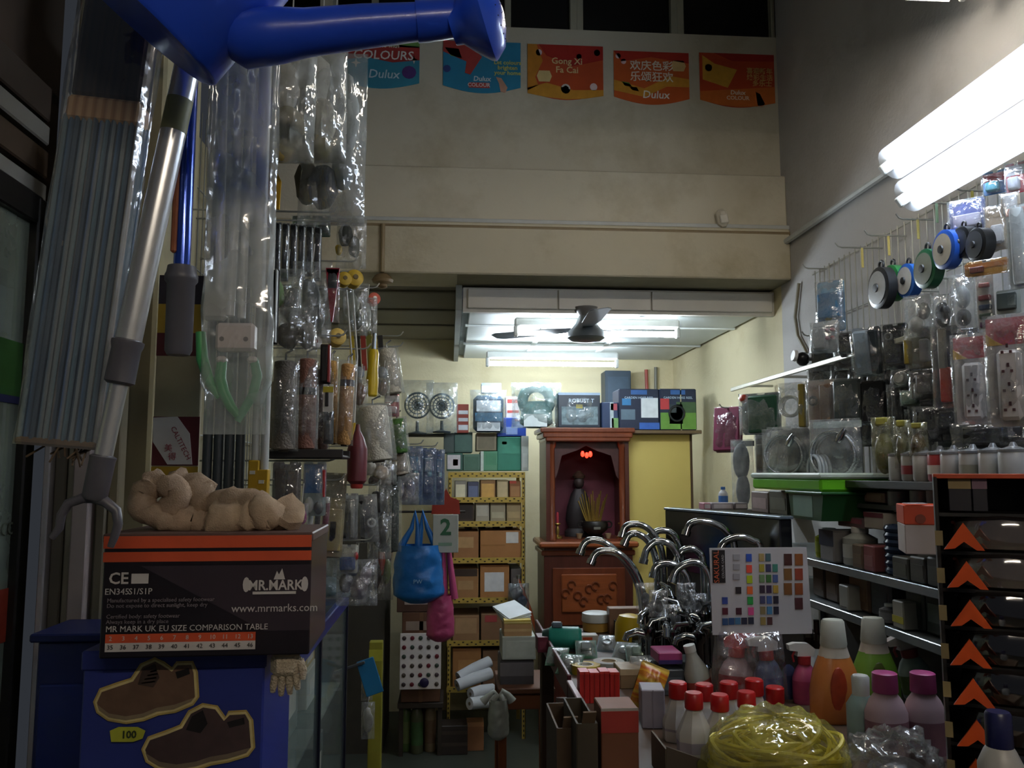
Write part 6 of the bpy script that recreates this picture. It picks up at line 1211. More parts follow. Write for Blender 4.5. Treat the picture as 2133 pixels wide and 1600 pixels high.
def shA(label, x0, x1, ytop, col, bands=(), X=1.26, d=.12, z=zsA, name='carton', cat='carton', kind='box', cap=None):
    a_, c_ = atX(x0, 1150, X), atX(x1, 1150, X); y = (a_.y + c_.y) / 2; w = abs(a_.y - c_.y) - .004; h = max(.02, atX((x0 + x1) / 2, ytop, X).z - z)
    t = thing(name, label, cat, (X + d / 2, y, z + .0), (0, 0, FACE_R))
    if kind == 'box':
        B().box((0, 0, h / 2), (w, d, h), min(w, d, h) * .06).build('body', mat(col, .45, 0, .14, 14), t, 0)
        for (nm, fx0, fz0, fx1, fz1, cc) in bands: patch(t, nm, (fx0 - .5) * w, fz0 * h, (fx1 - .5) * w, fz1 * h, -d / 2, mat(cc, .45, 0, .15, 30))
    else:
        r_ = min(w, d) / 2; m = mat(col, .25, 0, .12, 20)
        if kind == 'coil': b = B(); [b.ring((0, 0, h * (.08 + .14 * k)), r_ * .8, r_ * .3, 20, 8, (R(90), 0, 0)) for k in range(7)]; b.build('turns', m, t)
        else: B().lathe([(r_ * .92, 0), (r_, h * .04), (r_, h * .7), (r_ * .5, h * .82), (r_ * .45, h * .86)], 18).build('body', m, t)
        B().lathe([(r_ * .5, h * .85), (r_ * .5, h * .99), (r_ * .4, h)], 16).build('cap', mat(cap or '#b5b5b0', .4), t)
        if bands: B().lathe([(r_ * 1.015, h * .2), (r_ * 1.015, h * .55)], 18).build('label', mat(bands, .45), t)
    return t
shA('lime yellow bottle at the far end of the upper metal shelf', 1681, 1706, 1100, '#8a9420', '#9aa42c', kind='bottle', name='bottle', cat='bottle', cap='#a9aca8')
shA('white carton with a dark blue top on the upper metal shelf', 1707, 1737, 1104, '#8f8b88', (('blue_top', 0, .5, 1, 1, '#2c3448'),))
shA('clear jar of white pieces on the upper metal shelf', 1739, 1772, 1098, '#8f918c', '#a9aaa4', kind='jar', name='jar', cat='jar')
shA('brown carton on the upper metal shelf beside the clear jar', 1774, 1796, 1134, '#5c4a38', (('label', .1, .2, .9, .6, '#6a5844'),))
shA('dull red carton on the upper metal shelf', 1797, 1820, 1136, '#7a4444', (('label', .1, .2, .9, .6, '#8c5c5c'),))
shA('dark blue coiled hose standing beside the orange carton', 1820, 1852, 1094, '#23344e', kind='coil', name='hose_coil', cat='hose', cap='#2c4a70')
shA('grey carton under the orange and white box', 1856, 1890, 1160, '#4a4a42', (('label', .1, .2, .9, .7, '#56564c'),)); shA('second grey carton under the orange and white box', 1892, 1925, 1160, '#454540', (('label', .1, .2, .9, .7, '#504f48'),)); shA('third grey carton under the orange and white box', 1927, 1962, 1162, '#3f3f3a', (('label', .1, .2, .9, .7, '#4a4a44'),))
X_ = 1.06; loc, w, h = slot(1842, 1052, 1966, 1156, 2.05)
t = thing('carton', 'orange topped white carton at the right end of the upper shelf', 'carton', (at(1905, 1100, 2.1).x + .04, 2.12, at(1905, 1156, 2.06).z), (0, 0, R(-22)))
ww, hh = .115, h
B().box((0, 0, hh * .3), (ww, .14, hh * .6), .002).build('white_body', mat('#b5aaa6', .5, 0, .08, 12), t, 0); B().box((0, 0, hh * .8), (ww + .002, .142, hh * .4), .002).build('orange_body', mat('#c9421a', .45, 0, .1, 12), t, 0)
B().lathe([(.012, 0), (.012, .0015)], 16, (-.02, -.072, hh * .72), (R(90), 0, 0)).build('round_logo', mat('#8a3a24', .5), t, 0); B().box((-.03, -.06, hh + .004), (.05, .03, .002), 0, (0, 0, .3)).build('paper_slip', mat('#d4cfd6', .5), t, 0)
for (x0, x1, yt, cc, lab, extra) in ((1690, 1714, 1180, '#4a3a2c', 'dark brown carton at the far end of the lower metal shelf', '#5a4636'), (1716, 1742, 1186, '#5c4732', 'brown carton second on the lower metal shelf', '#6a543c'), (1764, 1806, 1190, '#5c4026', 'wide kraft carton on the lower metal shelf', '#6b4c30'), (1808, 1850, 1196, '#35383a', 'slate carton on the lower metal shelf', '#3f4345'), (1880, 1918, 1212, '#1c2420', 'dark green carton on the lower metal shelf', '#26302a'), (1920, 1964, 1216, '#1f2a22', 'black green carton at the near end of the lower metal shelf', '#5a645c')):
    shA(lab, x0, x1, yt, cc, (('label', .15, .25, .85, .6, extra),), z=zsB, X=1.30)
shA('slim white carton standing on the lower metal shelf', 1743, 1763, 1218, '#8f8f88', (('line', .2, .1, .8, .14, '#5a5a58'),), z=zsB, d=.06); shA('white carton with a yellow band on the lower metal shelf', 1852, 1876, 1250, '#98968c', (('yellow_band', 0, .2, 1, .45, '#b5ae3c'),), z=zsB, d=.06); shA('small grey can with a bright lid on the lower metal shelf', 1814, 1842, 1256, '#6c6e70', '#7c7e80', z=zsB, kind='can', name='can', cat='can', cap='#d2d4d4', d=.06)
# clutter between tray and shelf
for (box, X, d, cc, lab, bands) in (((1565, 1024, 1600, 1068), 1.3, .1, '#6a5c58', 'grey pink carton beside the green bin', (('label', .1, .2, .9, .7, '#8a7672'),)), ((1602, 1022, 1640, 1072), 1.3, .1, '#4a4a3c', 'olive carton left of the green bin', (('label', .1, .2, .9, .7, '#5c5c4c'),)), ((1716, 1034, 1762, 1074), 1.34, .1, '#43341f', 'dark tan carton right of the green bin', (('edge', 0, .9, 1, 1, '#5c4a30'),)), ((1764, 1060, 1800, 1082), 1.34, .1, '#26344e', 'navy carton above the upper metal shelf', (('edge', 0, .8, 1, 1, '#34466a'),)), ((1790, 1026, 1842, 1046), 1.34, .1, '#8a6a5a', 'flat pinkish carton under the upper shelf', (('edge', .1, .2, .9, .8, '#a5836e'),)), ((1800, 1068, 1840, 1102), 1.3, .1, '#9a948a', 'cream carton with a wine top beside the orange carton', (('wine_top', 0, .7, 1, 1, '#5c2030'),)), ((1745, 1078, 1800, 1098), 1.3, .08, '#5a4a4c', 'maroon edged flat carton above the clear jar', (('edge', .1, .4, .9, .9, '#7a3c48'),))):
    onX(lab, box, X, d, cc, bands)
for (px, lab) in ((1858, 'grey bottle with a foil top under the upper right shelf, left one'), (1905, 'clear jar with a green lid under the upper right shelf'), (1940, 'grey bottle with a foil top under the upper right shelf, right one')):
    p = atX(px, 1055, 1.34); t = thing('jar', lab, 'jar', (1.36, p.y, p.z)); B().lathe([(.028, 0), (.03, .005), (.03, .045), (.02, .055)], 18).build('body', mat('#8a8a84', .15, 0, .2, 30), t); B().lathe([(.021, .053), (.021, .068)], 16).build('lid', mat('#7a8a3c' if px == 1905 else '#b4b6b8', .3), t)
t = thing('packing_board', 'dark board shelf behind the jars under the upper right shelf', 'shelf', (1.45, 2.35, atX(1900, 1056, 1.34).z - .006)); B().box((0, 0, 0), (.26, 1.5, .01), .002).build('board', mat('#2b2926', .6), t, 0); B().box((-.131, 0, 0), (.004, 1.5, .014)).build('lip', mat('#3a3834', .6), t, 0)
# small bottle and dark panel at the far right wall
bottle('small blue and white bottle on the ledge at the far right wall', 1507, 1014, 1056, 3.9, 20, '#b5b5b8', 1, '#3f6aa0', lab='#3a66a4')
A_, E_ = Vector((.93, 3.52)), Vector((1.13, 2.78)); dv = E_ - A_
t = thing('glossy_board', 'long glossy black board standing behind the chrome taps', 'board', ((A_.x + E_.x) / 2, (A_.y + E_.y) / 2, 1.445 - .24), (0, 0, math.atan2(dv.y, dv.x)))
B().box((0, 0, .12), (dv.length, .05, .24), .004).build('body', mat('#0d1016', .15, 0, .1, 5, coat=.4), t, 0); B().box((0, -.0, .244), (dv.length + .01, .056, .01), .002).build('top_rim', mat('#7d8a98', .25, .5), t, 0)
B().box((0, 0, -.1), (dv.length, .04, .2)).build('stand', mat('#1a1a1c', .5), t, 0)
for i, (x0, x1, cc) in enumerate(((1468, 1482, '#a5707a'), (1484, 1530, '#8d8488'), (1532, 1560, '#6c6668'))):
    p0, p1 = at(x0, 1060, 3.7), at(x1, 1060, 3.7)
    plain_box('carton', ('small pink box on the wall ledge behind the black board', 'long grey box on the wall ledge behind the black board', 'grey box on the ledge near the insole pack')[i], 'box', ((p0.x + p1.x) / 2, 3.75, at(1500, 1062, 3.7).z), (p1.x - p0.x, .08, .03), cc, (('label', .1, .2, .9, .8, '#b5aeb0'),))
t = thing('wall_ledge', 'narrow grey ledge on the right wall behind the black board', 'ledge', (1.36, 3.78, at(1500, 1062, 3.7).z - .012)); B().box((0, 0, 0), (.46, .2, .02), .003).build('board', mat('#6c6a62', .5), t, 0); B().box((0, -.1, 0), (.46, .006, .026)).build('lip', mat('#7c7a70', .5), t, 0)
# safety glasses tower
YS = 1.40; xs0 = at(1960, 1300, YS).x; ws = .26; zt_ = at(2040, 992, YS).z
TW = t = thing('display_tower', 'black cardboard tower of safety glasses with an orange top edge', 'display stand', (xs0 + ws / 2, YS + .09, 0))
blk = mat('#0d0b0b', .5, 0, .2, 10)
B().box((0, .08, zt_ / 2), (ws, .012, zt_), .002).build('back', blk, t, 0)
for sx in (-1, 1): B().box((sx * (ws / 2 - .003), 0, zt_ / 2), (.006, .17, zt_), .001).build('side', mat('#1a1411', .5), t, 0)
B().box((0, 0, zt_), (ws, .17, .008), .001).build('top', mat('#c0481c', .45), t, 0)
B().box((0, 0, .3), (ws - .012, .15, .6)).build('lower_box', blk, t, 0)
zz = [at(2000, y, YS).z for y in (1148, 1226, 1304, 1384, 1464, 1548, 1628)]
hz_ = zz[0] - zz[1]
B().box((0, 0, at(2000, 1072, YS).z), (ws - .012, .15, .006)).build('shelf', blk, t, 0)
for z in zz: B().box((0, 0, z - .003), (ws - .012, .15, .006)).build('shelf', blk, t, 0)
for z in zz: B().box((-ws / 2 + .004, -.086, z + hz_ * .35), (.012, .002, hz_ * .4)).build('tan_edge', mat('#8a7a54', .6), t, 0)
lens = wrap(.45, '#a8988c', 6, .08, .36); orange = mat('#d8541c', .35, 0, .06, 12)  # paled film for the top two rows, lens highlights put into its colour
u = YS / F
for i, z in enumerate(zz):
    g = thing('safety_glasses', 'clear safety glasses with an orange arrow tag, %s' % ('top row of the black tower', 'second row of the black tower', 'third row of the black tower', 'fourth row of the black tower', 'fifth row of the black tower', 'sixth row of the black tower', 'lowest row in view of the black tower')[i], 'glasses', (xs0 + ws / 2 - .03, YS + .05, z + .002), 0, 'safety glasses in the black tower')
    def ln_(a, b_): an = (a - .5) * math.pi * .96; rr = .074; zf = .052 * (b_) ; bul = 1 - .10 * (2 * b_ - 1) ** 2; return Vector((math.sin(an) * rr * bul, -math.cos(an) * .05 * bul, .004 + zf * (1 - .25 * abs(a - .5))))
    B().grid(ln_, 24, 8).build('lens', lens if i < 2 else wrap(.35, '#3a302e', 6, .08, .30), g)
    B().tube([ln_(k / 16, 1.0) for k in range(17)], .0035, 6).build('brow_frame', mat('#1a1412', .3), g)
    for sx in (-1, 1): B().tube([(sx * .073, .0, .045), (sx * .072, .04, .047), (sx * .066, .06, .03)], .003, 6).build('temple', mat('#c04a1c' if i < 2 else '#151212', .4), g)
    zb__ = .0; hh = 56 * u
    tg = B().prism([(-.030, 0), (0, hh), (.030, 0), (.018, 0), (0, hh * .3), (-.014, .002)], -.003, .003); to = tg.build('arrow_tag', orange, g, 0); to.location = (-.067 + 30 * u * .3 + .002 * (i % 3), -.078, .004)
    B().box((.118 - .03, -.05, .018), (.008, .003, .036), .001, (0, .12, 0)).build('hang_tab', mat('#a89c74', .5), g, 0)
for i, (x0, x1, cc, lab) in enumerate(((2076, 2092, '#a5a08a', 'white yellow tube in the top compartment of the black tower, left one'), (2094, 2110, '#c9a018', 'yellow tube in the top compartment of the black tower, middle one'), (2112, 2128, '#b8961c', 'yellow tube in the top compartment of the black tower, right one'))):
    p = at((x0 + x1) / 2, 1068, YS + .06); g = thing('glue_tube', lab, 'tube', (p.x, YS + .07, at(2000, 1072, YS).z + .003)); rr = (x1 - x0) * u * .48
    B().lathe([(rr * .9, 0), (rr, .004), (rr, .04), (rr * .5, .05)], 14).build('body', mat(cc, .35), g); B().lathe([(rr * .5, .05), (rr * .45, .062)], 12).build('cap', mat('#d2d0c8', .4), g)
for (x0, x1, cc, lab) in ((1972, 2012, '#8f7a50', 'tan card in the top compartment of the black tower'), (2014, 2040, '#7a5c6c', 'pink white card in the top compartment of the black tower')):
    a_ = at(x0, 1030, YS); c_ = at(x1, 1030, YS); g = thing('price_card', lab, 'card', ((a_.x + c_.x) / 2, YS + .02, at(2000, 1072, YS).z + .004)); B().box((0, 0, .03), (c_.x - a_.x, .003, .056), .001).build('card', mat('#1b1a24', .5), g, 0); B().box((0, -.002, .05), (c_.x - a_.x, .002, .02)).build('print', mat(cc, .5), g, 0)
piv = Vector((xs0, YS, 0)); RT = Matrix.Translation(piv) @ Matrix.Rotation(R(-30), 4, 'Z') @ Matrix.Translation(-piv)
for o in list(COL.objects):
    if o.parent is None and (o.name.split('.')[0] in ('safety_glasses', 'glue_tube', 'price_card', 'display_tower')):
        o.location = RT @ Vector(o.location); o.rotation_euler = (0, 0, R(-30))
# bottle on a carton, nearest at the right edge
t = plain_box('carton', 'tall brown carton below the blue capped bottle at the right edge', 'carton', (at(2110, 1600, 1.15).x + .03, 1.2, 0), (.16, .14, 1.13), '#6a4c30', (('tape', .4, 0, .6, 1, '#7c5c3c'),))
p = at(2104, 1600, 1.16); hh = at(2104, 1490, 1.16).z - 1.131
t = thing('bottle', 'white bottle with a dark blue cap at the lower right edge', 'bottle', (p.x, 1.18, 1.131)); rr = 45 * 1.16 / F
B().lathe([(rr * .95, 0), (rr, .006), (rr, hh * .45), (rr * .7, hh * .6), (rr * .58, hh * .64)], 24).build('body', mat('#b9b7b2', .35, 0, .05, 8), t); B().lathe([(rr * .52, hh * .6), (rr * .6, hh * .64), (rr * .58, hh * .97), (rr * .5, hh)], 28).build('cap', mat('#1d2152', .35), t)
# ================================================================== goods table
ZT = .98
def TY(yb, z=ZT): return F * (1.6 - z) / (yb - 985)
t = thing('display_table', 'long wooden table with a maroon rim heaped with goods', 'table', (.755, 2.52, 0))
mar = mat('#4e1820', .45, 0, .15, 10); wd = mat('#4a3524', .6, 0, .25, 8)
B().box((0, 0, ZT - .015), (.80, 1.80, .03), .003).build('table_top', wd, t, 0)
for (x, y) in ((-.37, -.83), (.37, -.83), (-.37, .83), (.37, .83), (-.37, 0)): B().box((x, y, (ZT - .03) / 2), (.05, .05, ZT - .03), .004).build('leg', wd, t, 0)
B().box((-.405, .42, ZT + .005), (.012, .92, .07), .003).build('rim_board', mar, t, 0); B().box((-.41, -.3, ZT - .02), (.014, .42, .10), .003).build('rim_board', mar, t, 0)
B().box((-.412, -.3, ZT + .033), (.016, .42, .008), .002).build('pale_edge', mat('#b59a9c', .4), t, 0)
B().box((0, 0, .35), (.74, 1.66, .02)).build('lower_shelf', wd, t, 0)
for i in range(4): plain_box('carton', ('dark carton under the front of the long table', 'brown carton under the table, second from the front', 'dark brown carton under the table, third from the front', 'brown carton under the far end of the table')[i], 'carton', (.55, 1.85 + .4 * i, .362), (.3, .3, .36 + .05 * (i % 2)), ('#3c2a1e', '#4a3424', '#33251c', '#503a28')[i], (('tape', .45, 0, .55, 1, '#5c4430'),), rz=R(-90))
for i, (px, py) in enumerate(((1150, 1590), (1190, 1560))):
    plain_box('carton', ('low dark box on the floor beside the table leg', 'low grey box on the floor under the table edge')[i], 'box', (.34 + .14 * i, 3.3 - .2 * i, 0), (.22, .16, .1), ('#2a2422', '#3a3632')[i], (('top_line', 0, .8, 1, .95, '#5c5650'),))
def tbl(px, yb, dz=0): Y = TY(yb, ZT + dz); p = at(px, yb, Y); return Vector((p.x, Y, ZT + dz))
def tbox(label, x0, y0, x1, yb, d, col, bands=(), name='carton', cat='carton', rz=0, rough=.45, lets=()):
    Y = TY(yb); loc, w, h = slot(x0, y0, x1, yb, Y); t = thing(name, label, cat, (loc.x, Y + d / 2, ZT), (0, 0, rz))
    B().box((0, 0, h / 2), (w, d, h), min(w, d, h) * .04).build('body', mat(col, rough, 0, .14, 14), t, 0)
    for (nm, fx0, fz0, fx1, fz1, cc) in bands: patch(t, nm, (fx0 - .5) * w, fz0 * h, (fx1 - .5) * w, fz1 * h, -d / 2, mat(cc, .45, 0, .15, 30))
    return t
# far left end
p = tbl(1150, 1345); u = p.y / F
t = thing('power_tool', 'teal green power tool lying at the far left corner of the table', 'tool', p, (0, 0, R(-8)))
B().lathe([(20 * u, 0), (23 * u, 4 * u), (23 * u, 60 * u), (17 * u, 66 * u)], 20, (-6 * u, 0, 24 * u), (0, R(90), 0)).build('motor_body', mat('#1c7d6c', .4), t); B().box((10 * u, 0, 50 * u), (22 * u, 20 * u, 12 * u), 3 * u).build('switch_knob', mat('#55656e', .35), t); B().lathe([(14 * u, -14 * u), (19 * u, -4 * u), (20 * u, 0)], 18, (-6 * u, 0, 24 * u), (0, R(90), 0)).build('end_cap', mat('#12332c', .4), t); B().box((30 * u, 0, 2 * u), (40 * u, 30 * u, 5 * u), u).build('sole_plate', mat('#3a4a4c', .3, .5), t, 0)
tbox('maroon carton at the far left edge of the table', 1120, 1318, 1142, 1350, .08, '#5a1a2a', (('label', .2, .2, .8, .7, '#6c2c3a'),))
p = tbl(1242, 1308); u = p.y / F
t = thing('jar', 'wide jar with a white lid and amber contents at the far end of the table', 'jar', p); B().lathe([(26 * u, 0), (28 * u, 2 * u), (28 * u, 18 * u), (24 * u, 20 * u)], 20).build('amber_body', mat('#a8843c', .25), t); B().lathe([(29 * u, 19 * u), (30 * u, 21 * u), (29 * u, 36 * u), (24 * u, 38 * u)], 20).build('lid', mat('#c4c8c4', .4), t)
p = tbl(1310, 1345); u = p.y / F
t = thing('yellow_roll', 'bright yellow plastic roll standing upright behind the tape rolls', 'roll', p, (0, R(4), 0)); B().lathe([(26 * u, 0), (30 * u, 3 * u), (31 * u, 50 * u), (24 * u, 66 * u), (10 * u, 70 * u)], 22).build('body', mat('#c9a80c', .35, 0, .08, 8), t); B().box((12 * u, -27 * u, 22 * u), (30 * u, 8 * u, 40 * u), 2 * u).build('dark_label', mat('#4a3c1c', .5), t)
tbox('brown paper bag behind the yellow roll', 1270, 1262, 1345, 1316, .06, '#7a5a44', (('crease', .1, .3, .9, .36, '#6a4c38'),), name='paper_bag', cat='bag')
tbox('dark brown carton right of the yellow roll', 1336, 1282, 1376, 1340, .1, '#2a1f18', (('edge', 0, .94, 1, 1, '#3c2c20'),))
tbox('red and yellow label packet by the teal tool', 1206, 1316, 1246, 1336, .05, '#a8a49c', (('red', .2, .3, .7, .8, '#b0461c'), ('yellow', .3, .1, .6, .35, '#b59a26')), name='packet', cat='packet')
rnd = random.Random(4)
for i, (px, yb, wpx, cc, c2, lab) in enumerate(((1158, 1375, 44, '#1d4a2c', '#8f9a90', 'green blister pack at the left rim of the table, far one'), (1182, 1392, 48, '#24553a', '#b9c0bc', 'green blister pack at the left rim of the table, near one'), (1222, 1362, 44, '#2c5a3c', '#9aa3a0', 'green blister pack between the teal tool and tape rolls'), (1262, 1350, 42, '#4a5a60', '#c4ccd0', 'silver blister pack with chrome fittings in front of the jar'), (1296, 1368, 46, '#57645c', '#b9c2c4', 'grey blister pack beside the white tape roll'), (1330, 1375, 48, '#2f5844', '#8fa398', 'green blister pack in front of the yellow roll'), (1365, 1362, 46, '#20382c', '#7c8a80', 'dark green blister pack right of the yellow roll'), (1396, 1378, 40, '#2a3a30', '#6c7a72', 'dark blister pack below the chrome taps'))):
    p = tbl(px, yb); u = p.y / F
    t = thing('blister_pack', lab, 'pack', p + Vector((0, 0, .004)), (R(-62), 0, R(rnd.uniform(-30, 30)))); SEED[0] += 1
    B().box((0, 0, wpx * u * .5), (wpx * u, .002, wpx * u * 1.3)).build('card', mat(cc, .45, 0, .2, 30), t, 0); b = B(); shape(b, ('ring', 'ball', 'box')[i % 3], (0, -.012, wpx * u * .45), wpx * u * .5, wpx * u * .5, .02); b.build('product', mat(c2, .2, .6), t); b = B().pillow(wpx * u * .9, wpx * u * 1.1, .03, SEED[0], 10, 12, .4); b.build('film', wrap(.3, '#d5dcdc', 40, 1.2), t, 70)
def tape(label, px, yb, rpx, hpx, col, lab2):
    p = tbl(px, yb); u = p.y / F; t = thing('tape_roll', label, 'tape', p); r_ = rpx * u; h = hpx * u
    B().lathe([(r_ * .55, 0), (r_, .001), (r_, h), (r_ * .55, h), (r_ * .5, h * .9), (r_ * .5, h * .1)], 26).build('tape', mat(col, .25, 0, .1, 20), t); B().lathe([(r_ * .54, h * .02), (r_ * .54, h * 1.01), (r_ * .46, h * 1.01), (r_ * .46, h * .02)], 24).build('core', mat(lab2, .6), t)
tape('yellow adhesive tape roll lying at the left of the table', 1220, 1392, 30, 18, '#b09a1e', '#c9c8be'); tape('clear adhesive tape roll lying right of the yellow tape', 1268, 1386, 32, 18, '#a3a6a0', '#b9a98c')
tape('small white tape roll in front of the yellow tape', 1250, 1402, 20, 12, '#c2c4c0', '#9c8a6a')
for i in range(4):
    x = 1218 + i * 21
    tbox('%s of four red boxes standing in a row on the table' % ('leftmost', 'second', 'third', 'rightmost')[i], x - 10, 1386 + (i % 2) * 2, x + 10, 1452, .05, '#b51f18', (('fold', .46, .02, .54, .98, '#8f1612'), ('top_band', 0, .92, 1, 1, '#c9342a')), name='candle_box', cat='box')
tbox('low beige tray behind the yellow snack bag', 1292, 1384, 1372, 1425, .1, '#8b7452', (('edge', 0, .7, 1, 1, '#b09c78'),), name='tray', cat='tray')
p = tbl(1355, 1410); u = p.y / F
t = thing('wrapped_bundle', 'bundle of white sachets in clear wrap in the middle of the table', 'bundle', p, (0, 0, R(10)))
for k in range(4): B().box(((-24 + 16 * k) * u, 0, 20 * u), (13 * u, 50 * u, 34 * u), 3 * u).build('sachet', mat('#9fa5a4', .4), t)
SEED[0] += 1; B().pillow(90 * u, 52 * u, 60 * u, SEED[0], 12, 12, .4, .1).build('film', wrap(.4, '#dbe2e2', 35, 1.3), t, 70)
tbox('slate grey carton in the middle of the table', 1376, 1386, 1440, 1440, .12, '#3c434a', (('label', .1, .2, .7, .7, '#4c545c'),)); Y_ = TY(1440)
loc, w, h = slot(1374, 1362, 1424, 1386, Y_); plain_box('box', 'pink box with a purple lower edge on the slate carton', 'box', (loc.x, Y_ + .06, loc.z + .001), (w, .1, h), '#a03a72', (('purple_edge', 0, 0, 1, .35, '#3a2a6a'),))
tbox('dark teal carton right of the slate carton', 1424, 1370, 1462, 1440, .1, '#233238', (('label', .2, .3, .8, .7, '#2f4048'),))
p = tbl(1338, 1470); u = p.y / F; SEED[0] += 1
t = thing('snack_bag', 'crumpled yellow and orange snack bag leaning beside the red boxes', 'bag', p, (R(-12), R(22), 0)); B().pillow(62 * u, 92 * u, 34 * u, SEED[0], 14, 18, .4, .1).build('bag', stripes(['#c79a1e', '#b8521e', '#c9a93c', '#a8641c'], 28, 'Z', .3, .06), t, 70); B().box((0, 0, 92 * u), (60 * u, .003, 8 * u)).build('seal', mat('#b59a4a', .3), t, 0); patch(t, 'red_logo', -12 * u, 36 * u, 14 * u, 56 * u, -19 * u, mat('#a8301c', .4))
tbox('plain white carton in front of the snack bag', 1342, 1424, 1390, 1505, .08, '#8d8790', (('fold', .48, 0, .52, 1, '#7d7782'),), rz=R(-8))
Y_ = 1.80
loc, w, h = slot(1284, 1480, 1362, 1600, Y_)
t = thing('carton', 'brown carton with a red band at the front left of the table', 'carton', (loc.x - .03, Y_ + .05, .62)); h = at(1320, 1476, Y_).z - .62
B().box((0, 0, h / 2), (w, .09, h), .002).build('body', mat('#7c4c30', .65, 0, .12, 14), t, 0); patch(t, 'red_band', -w / 2, h - .05, w / 2, h - .006, -.045, mat('#a8382e', .5)); patch(t, 'pale_top', -w / 2, h - .006, w / 2, h, -.045, mat('#a59a90', .5))
plain_box('stool', 'dark box stand carrying the brown carton with the red band', 'stand', (loc.x - .03, Y_ + .05, 0), (.08, .09, .618), '#33261c', (('panel', .1, .1, .9, .9, '#3c2d22'),))
for i, (x0, x1, yt, Yc, cc) in enumerate(((1205, 1246, 1488, 1.98, '#5a4630'), (1246, 1284, 1478, 1.9, '#4c4230'))):
    loc, w, h = slot(x0, yt, x1, 1600, Yc)
    t = thing('carton', ('open brown carton hanging against the left side of the table', 'open olive brown carton beside the red band carton')[i], 'carton', (loc.x - .06, Yc, .55)); h = loc.z + h - .55
    for sx in (-1, 1): B().box((sx * w / 2, 0, h / 2), (.004, .2, h)).build('side_panel', mat(cc, .7, 0, .12, 14), t, 0)
    for sy in (-1, 1): B().box((0, sy * .1, h / 2), (w, .004, h)).build('end_panel', mat(cc, .7, 0, .12, 14), t, 0)
    B().box((0, 0, .004), (w, .2, .004)).build('bottom', mat(cc, .7), t, 0); B().box((w * .1, -.1, h + .012), (w * .7, .004, .03), 0, (.5, 0, .1)).build('flap', mat('#6b5640', .7), t, 0)
    plain_box('stool', ('dark slatted stand under the open brown carton', 'dark stand under the open olive carton')[i], 'stand', (loc.x - .06, Yc, 0), (w * .9, .16, .548), '#2a211a', (('slat', 0, .4, 1, .5, '#3a2d22'),))
# white bottles with red caps
rb = None
names = ('first', 'second', 'third', 'fourth', 'fifth', 'sixth', 'seventh', 'eighth')
for i, (px, yc, row) in enumerate(((1413, 1420, 1), (1446, 1442, 0), (1468, 1424, 1), (1500, 1446, 0), (1520, 1420, 1), (1556, 1440, 0), (1573, 1414, 1), (1616, 1430, 1))):
    Y = 1.83 if row == 0 else 2.0; p = at(px, 1500, Y); base = Vector((p.x, Y, ZT + .0)); h = at(px, yc, Y).z - ZT; u = Y / F
    t = thing('bottle', 'white bottle with a red cap in the front cluster, %s from the left' % names[i], 'bottle', base, 0, 'white bottles with red caps')
    cw = 19 * u; ch = 32 * u; bw_ = 37 * u if row == 0 else 33 * u
    B().lathe([(bw_ * .92, 0), (bw_, .006), (bw_, h - ch - 46 * u), (bw_ * .8, h - ch - 30 * u), (cw * .85, h - ch - 2 * u), (cw * .8, h - ch + 4 * u)], 8, sy=.8).build('body', mat('#bdbab4', .4, 0, .06, 10), t, 30)
    B().lathe([(cw * .95, h - ch), (cw, h - ch + .002), (cw * .98, h - .003), (cw * .85, h)], 24).build('cap', mat('#b3181a', .35), t)
    B().lathe([(bw_ * 1.01, .03), (bw_ * 1.01, h - ch - 62 * u)], 8, sy=.8).build('label', mat('#9c96a0', .45, 0, .2, 25), t, 30)
t = thing('bottle_tray', 'cut brown carton tray edge in front of the white bottles', 'tray', (at(1440, 1600, 1.72).x, 1.72, ZT)); B().prism([(-.05, 0), (.07, 0), (.07, .015), (.02, .05), (-.05, .075)], -.002, .002).build('front_panel', mat('#4f4436', .7), t, 0); B().box((-.05, .06, .035), (.004, .12, .07)).build('side_panel', mat('#5c503c', .7), t, 0)
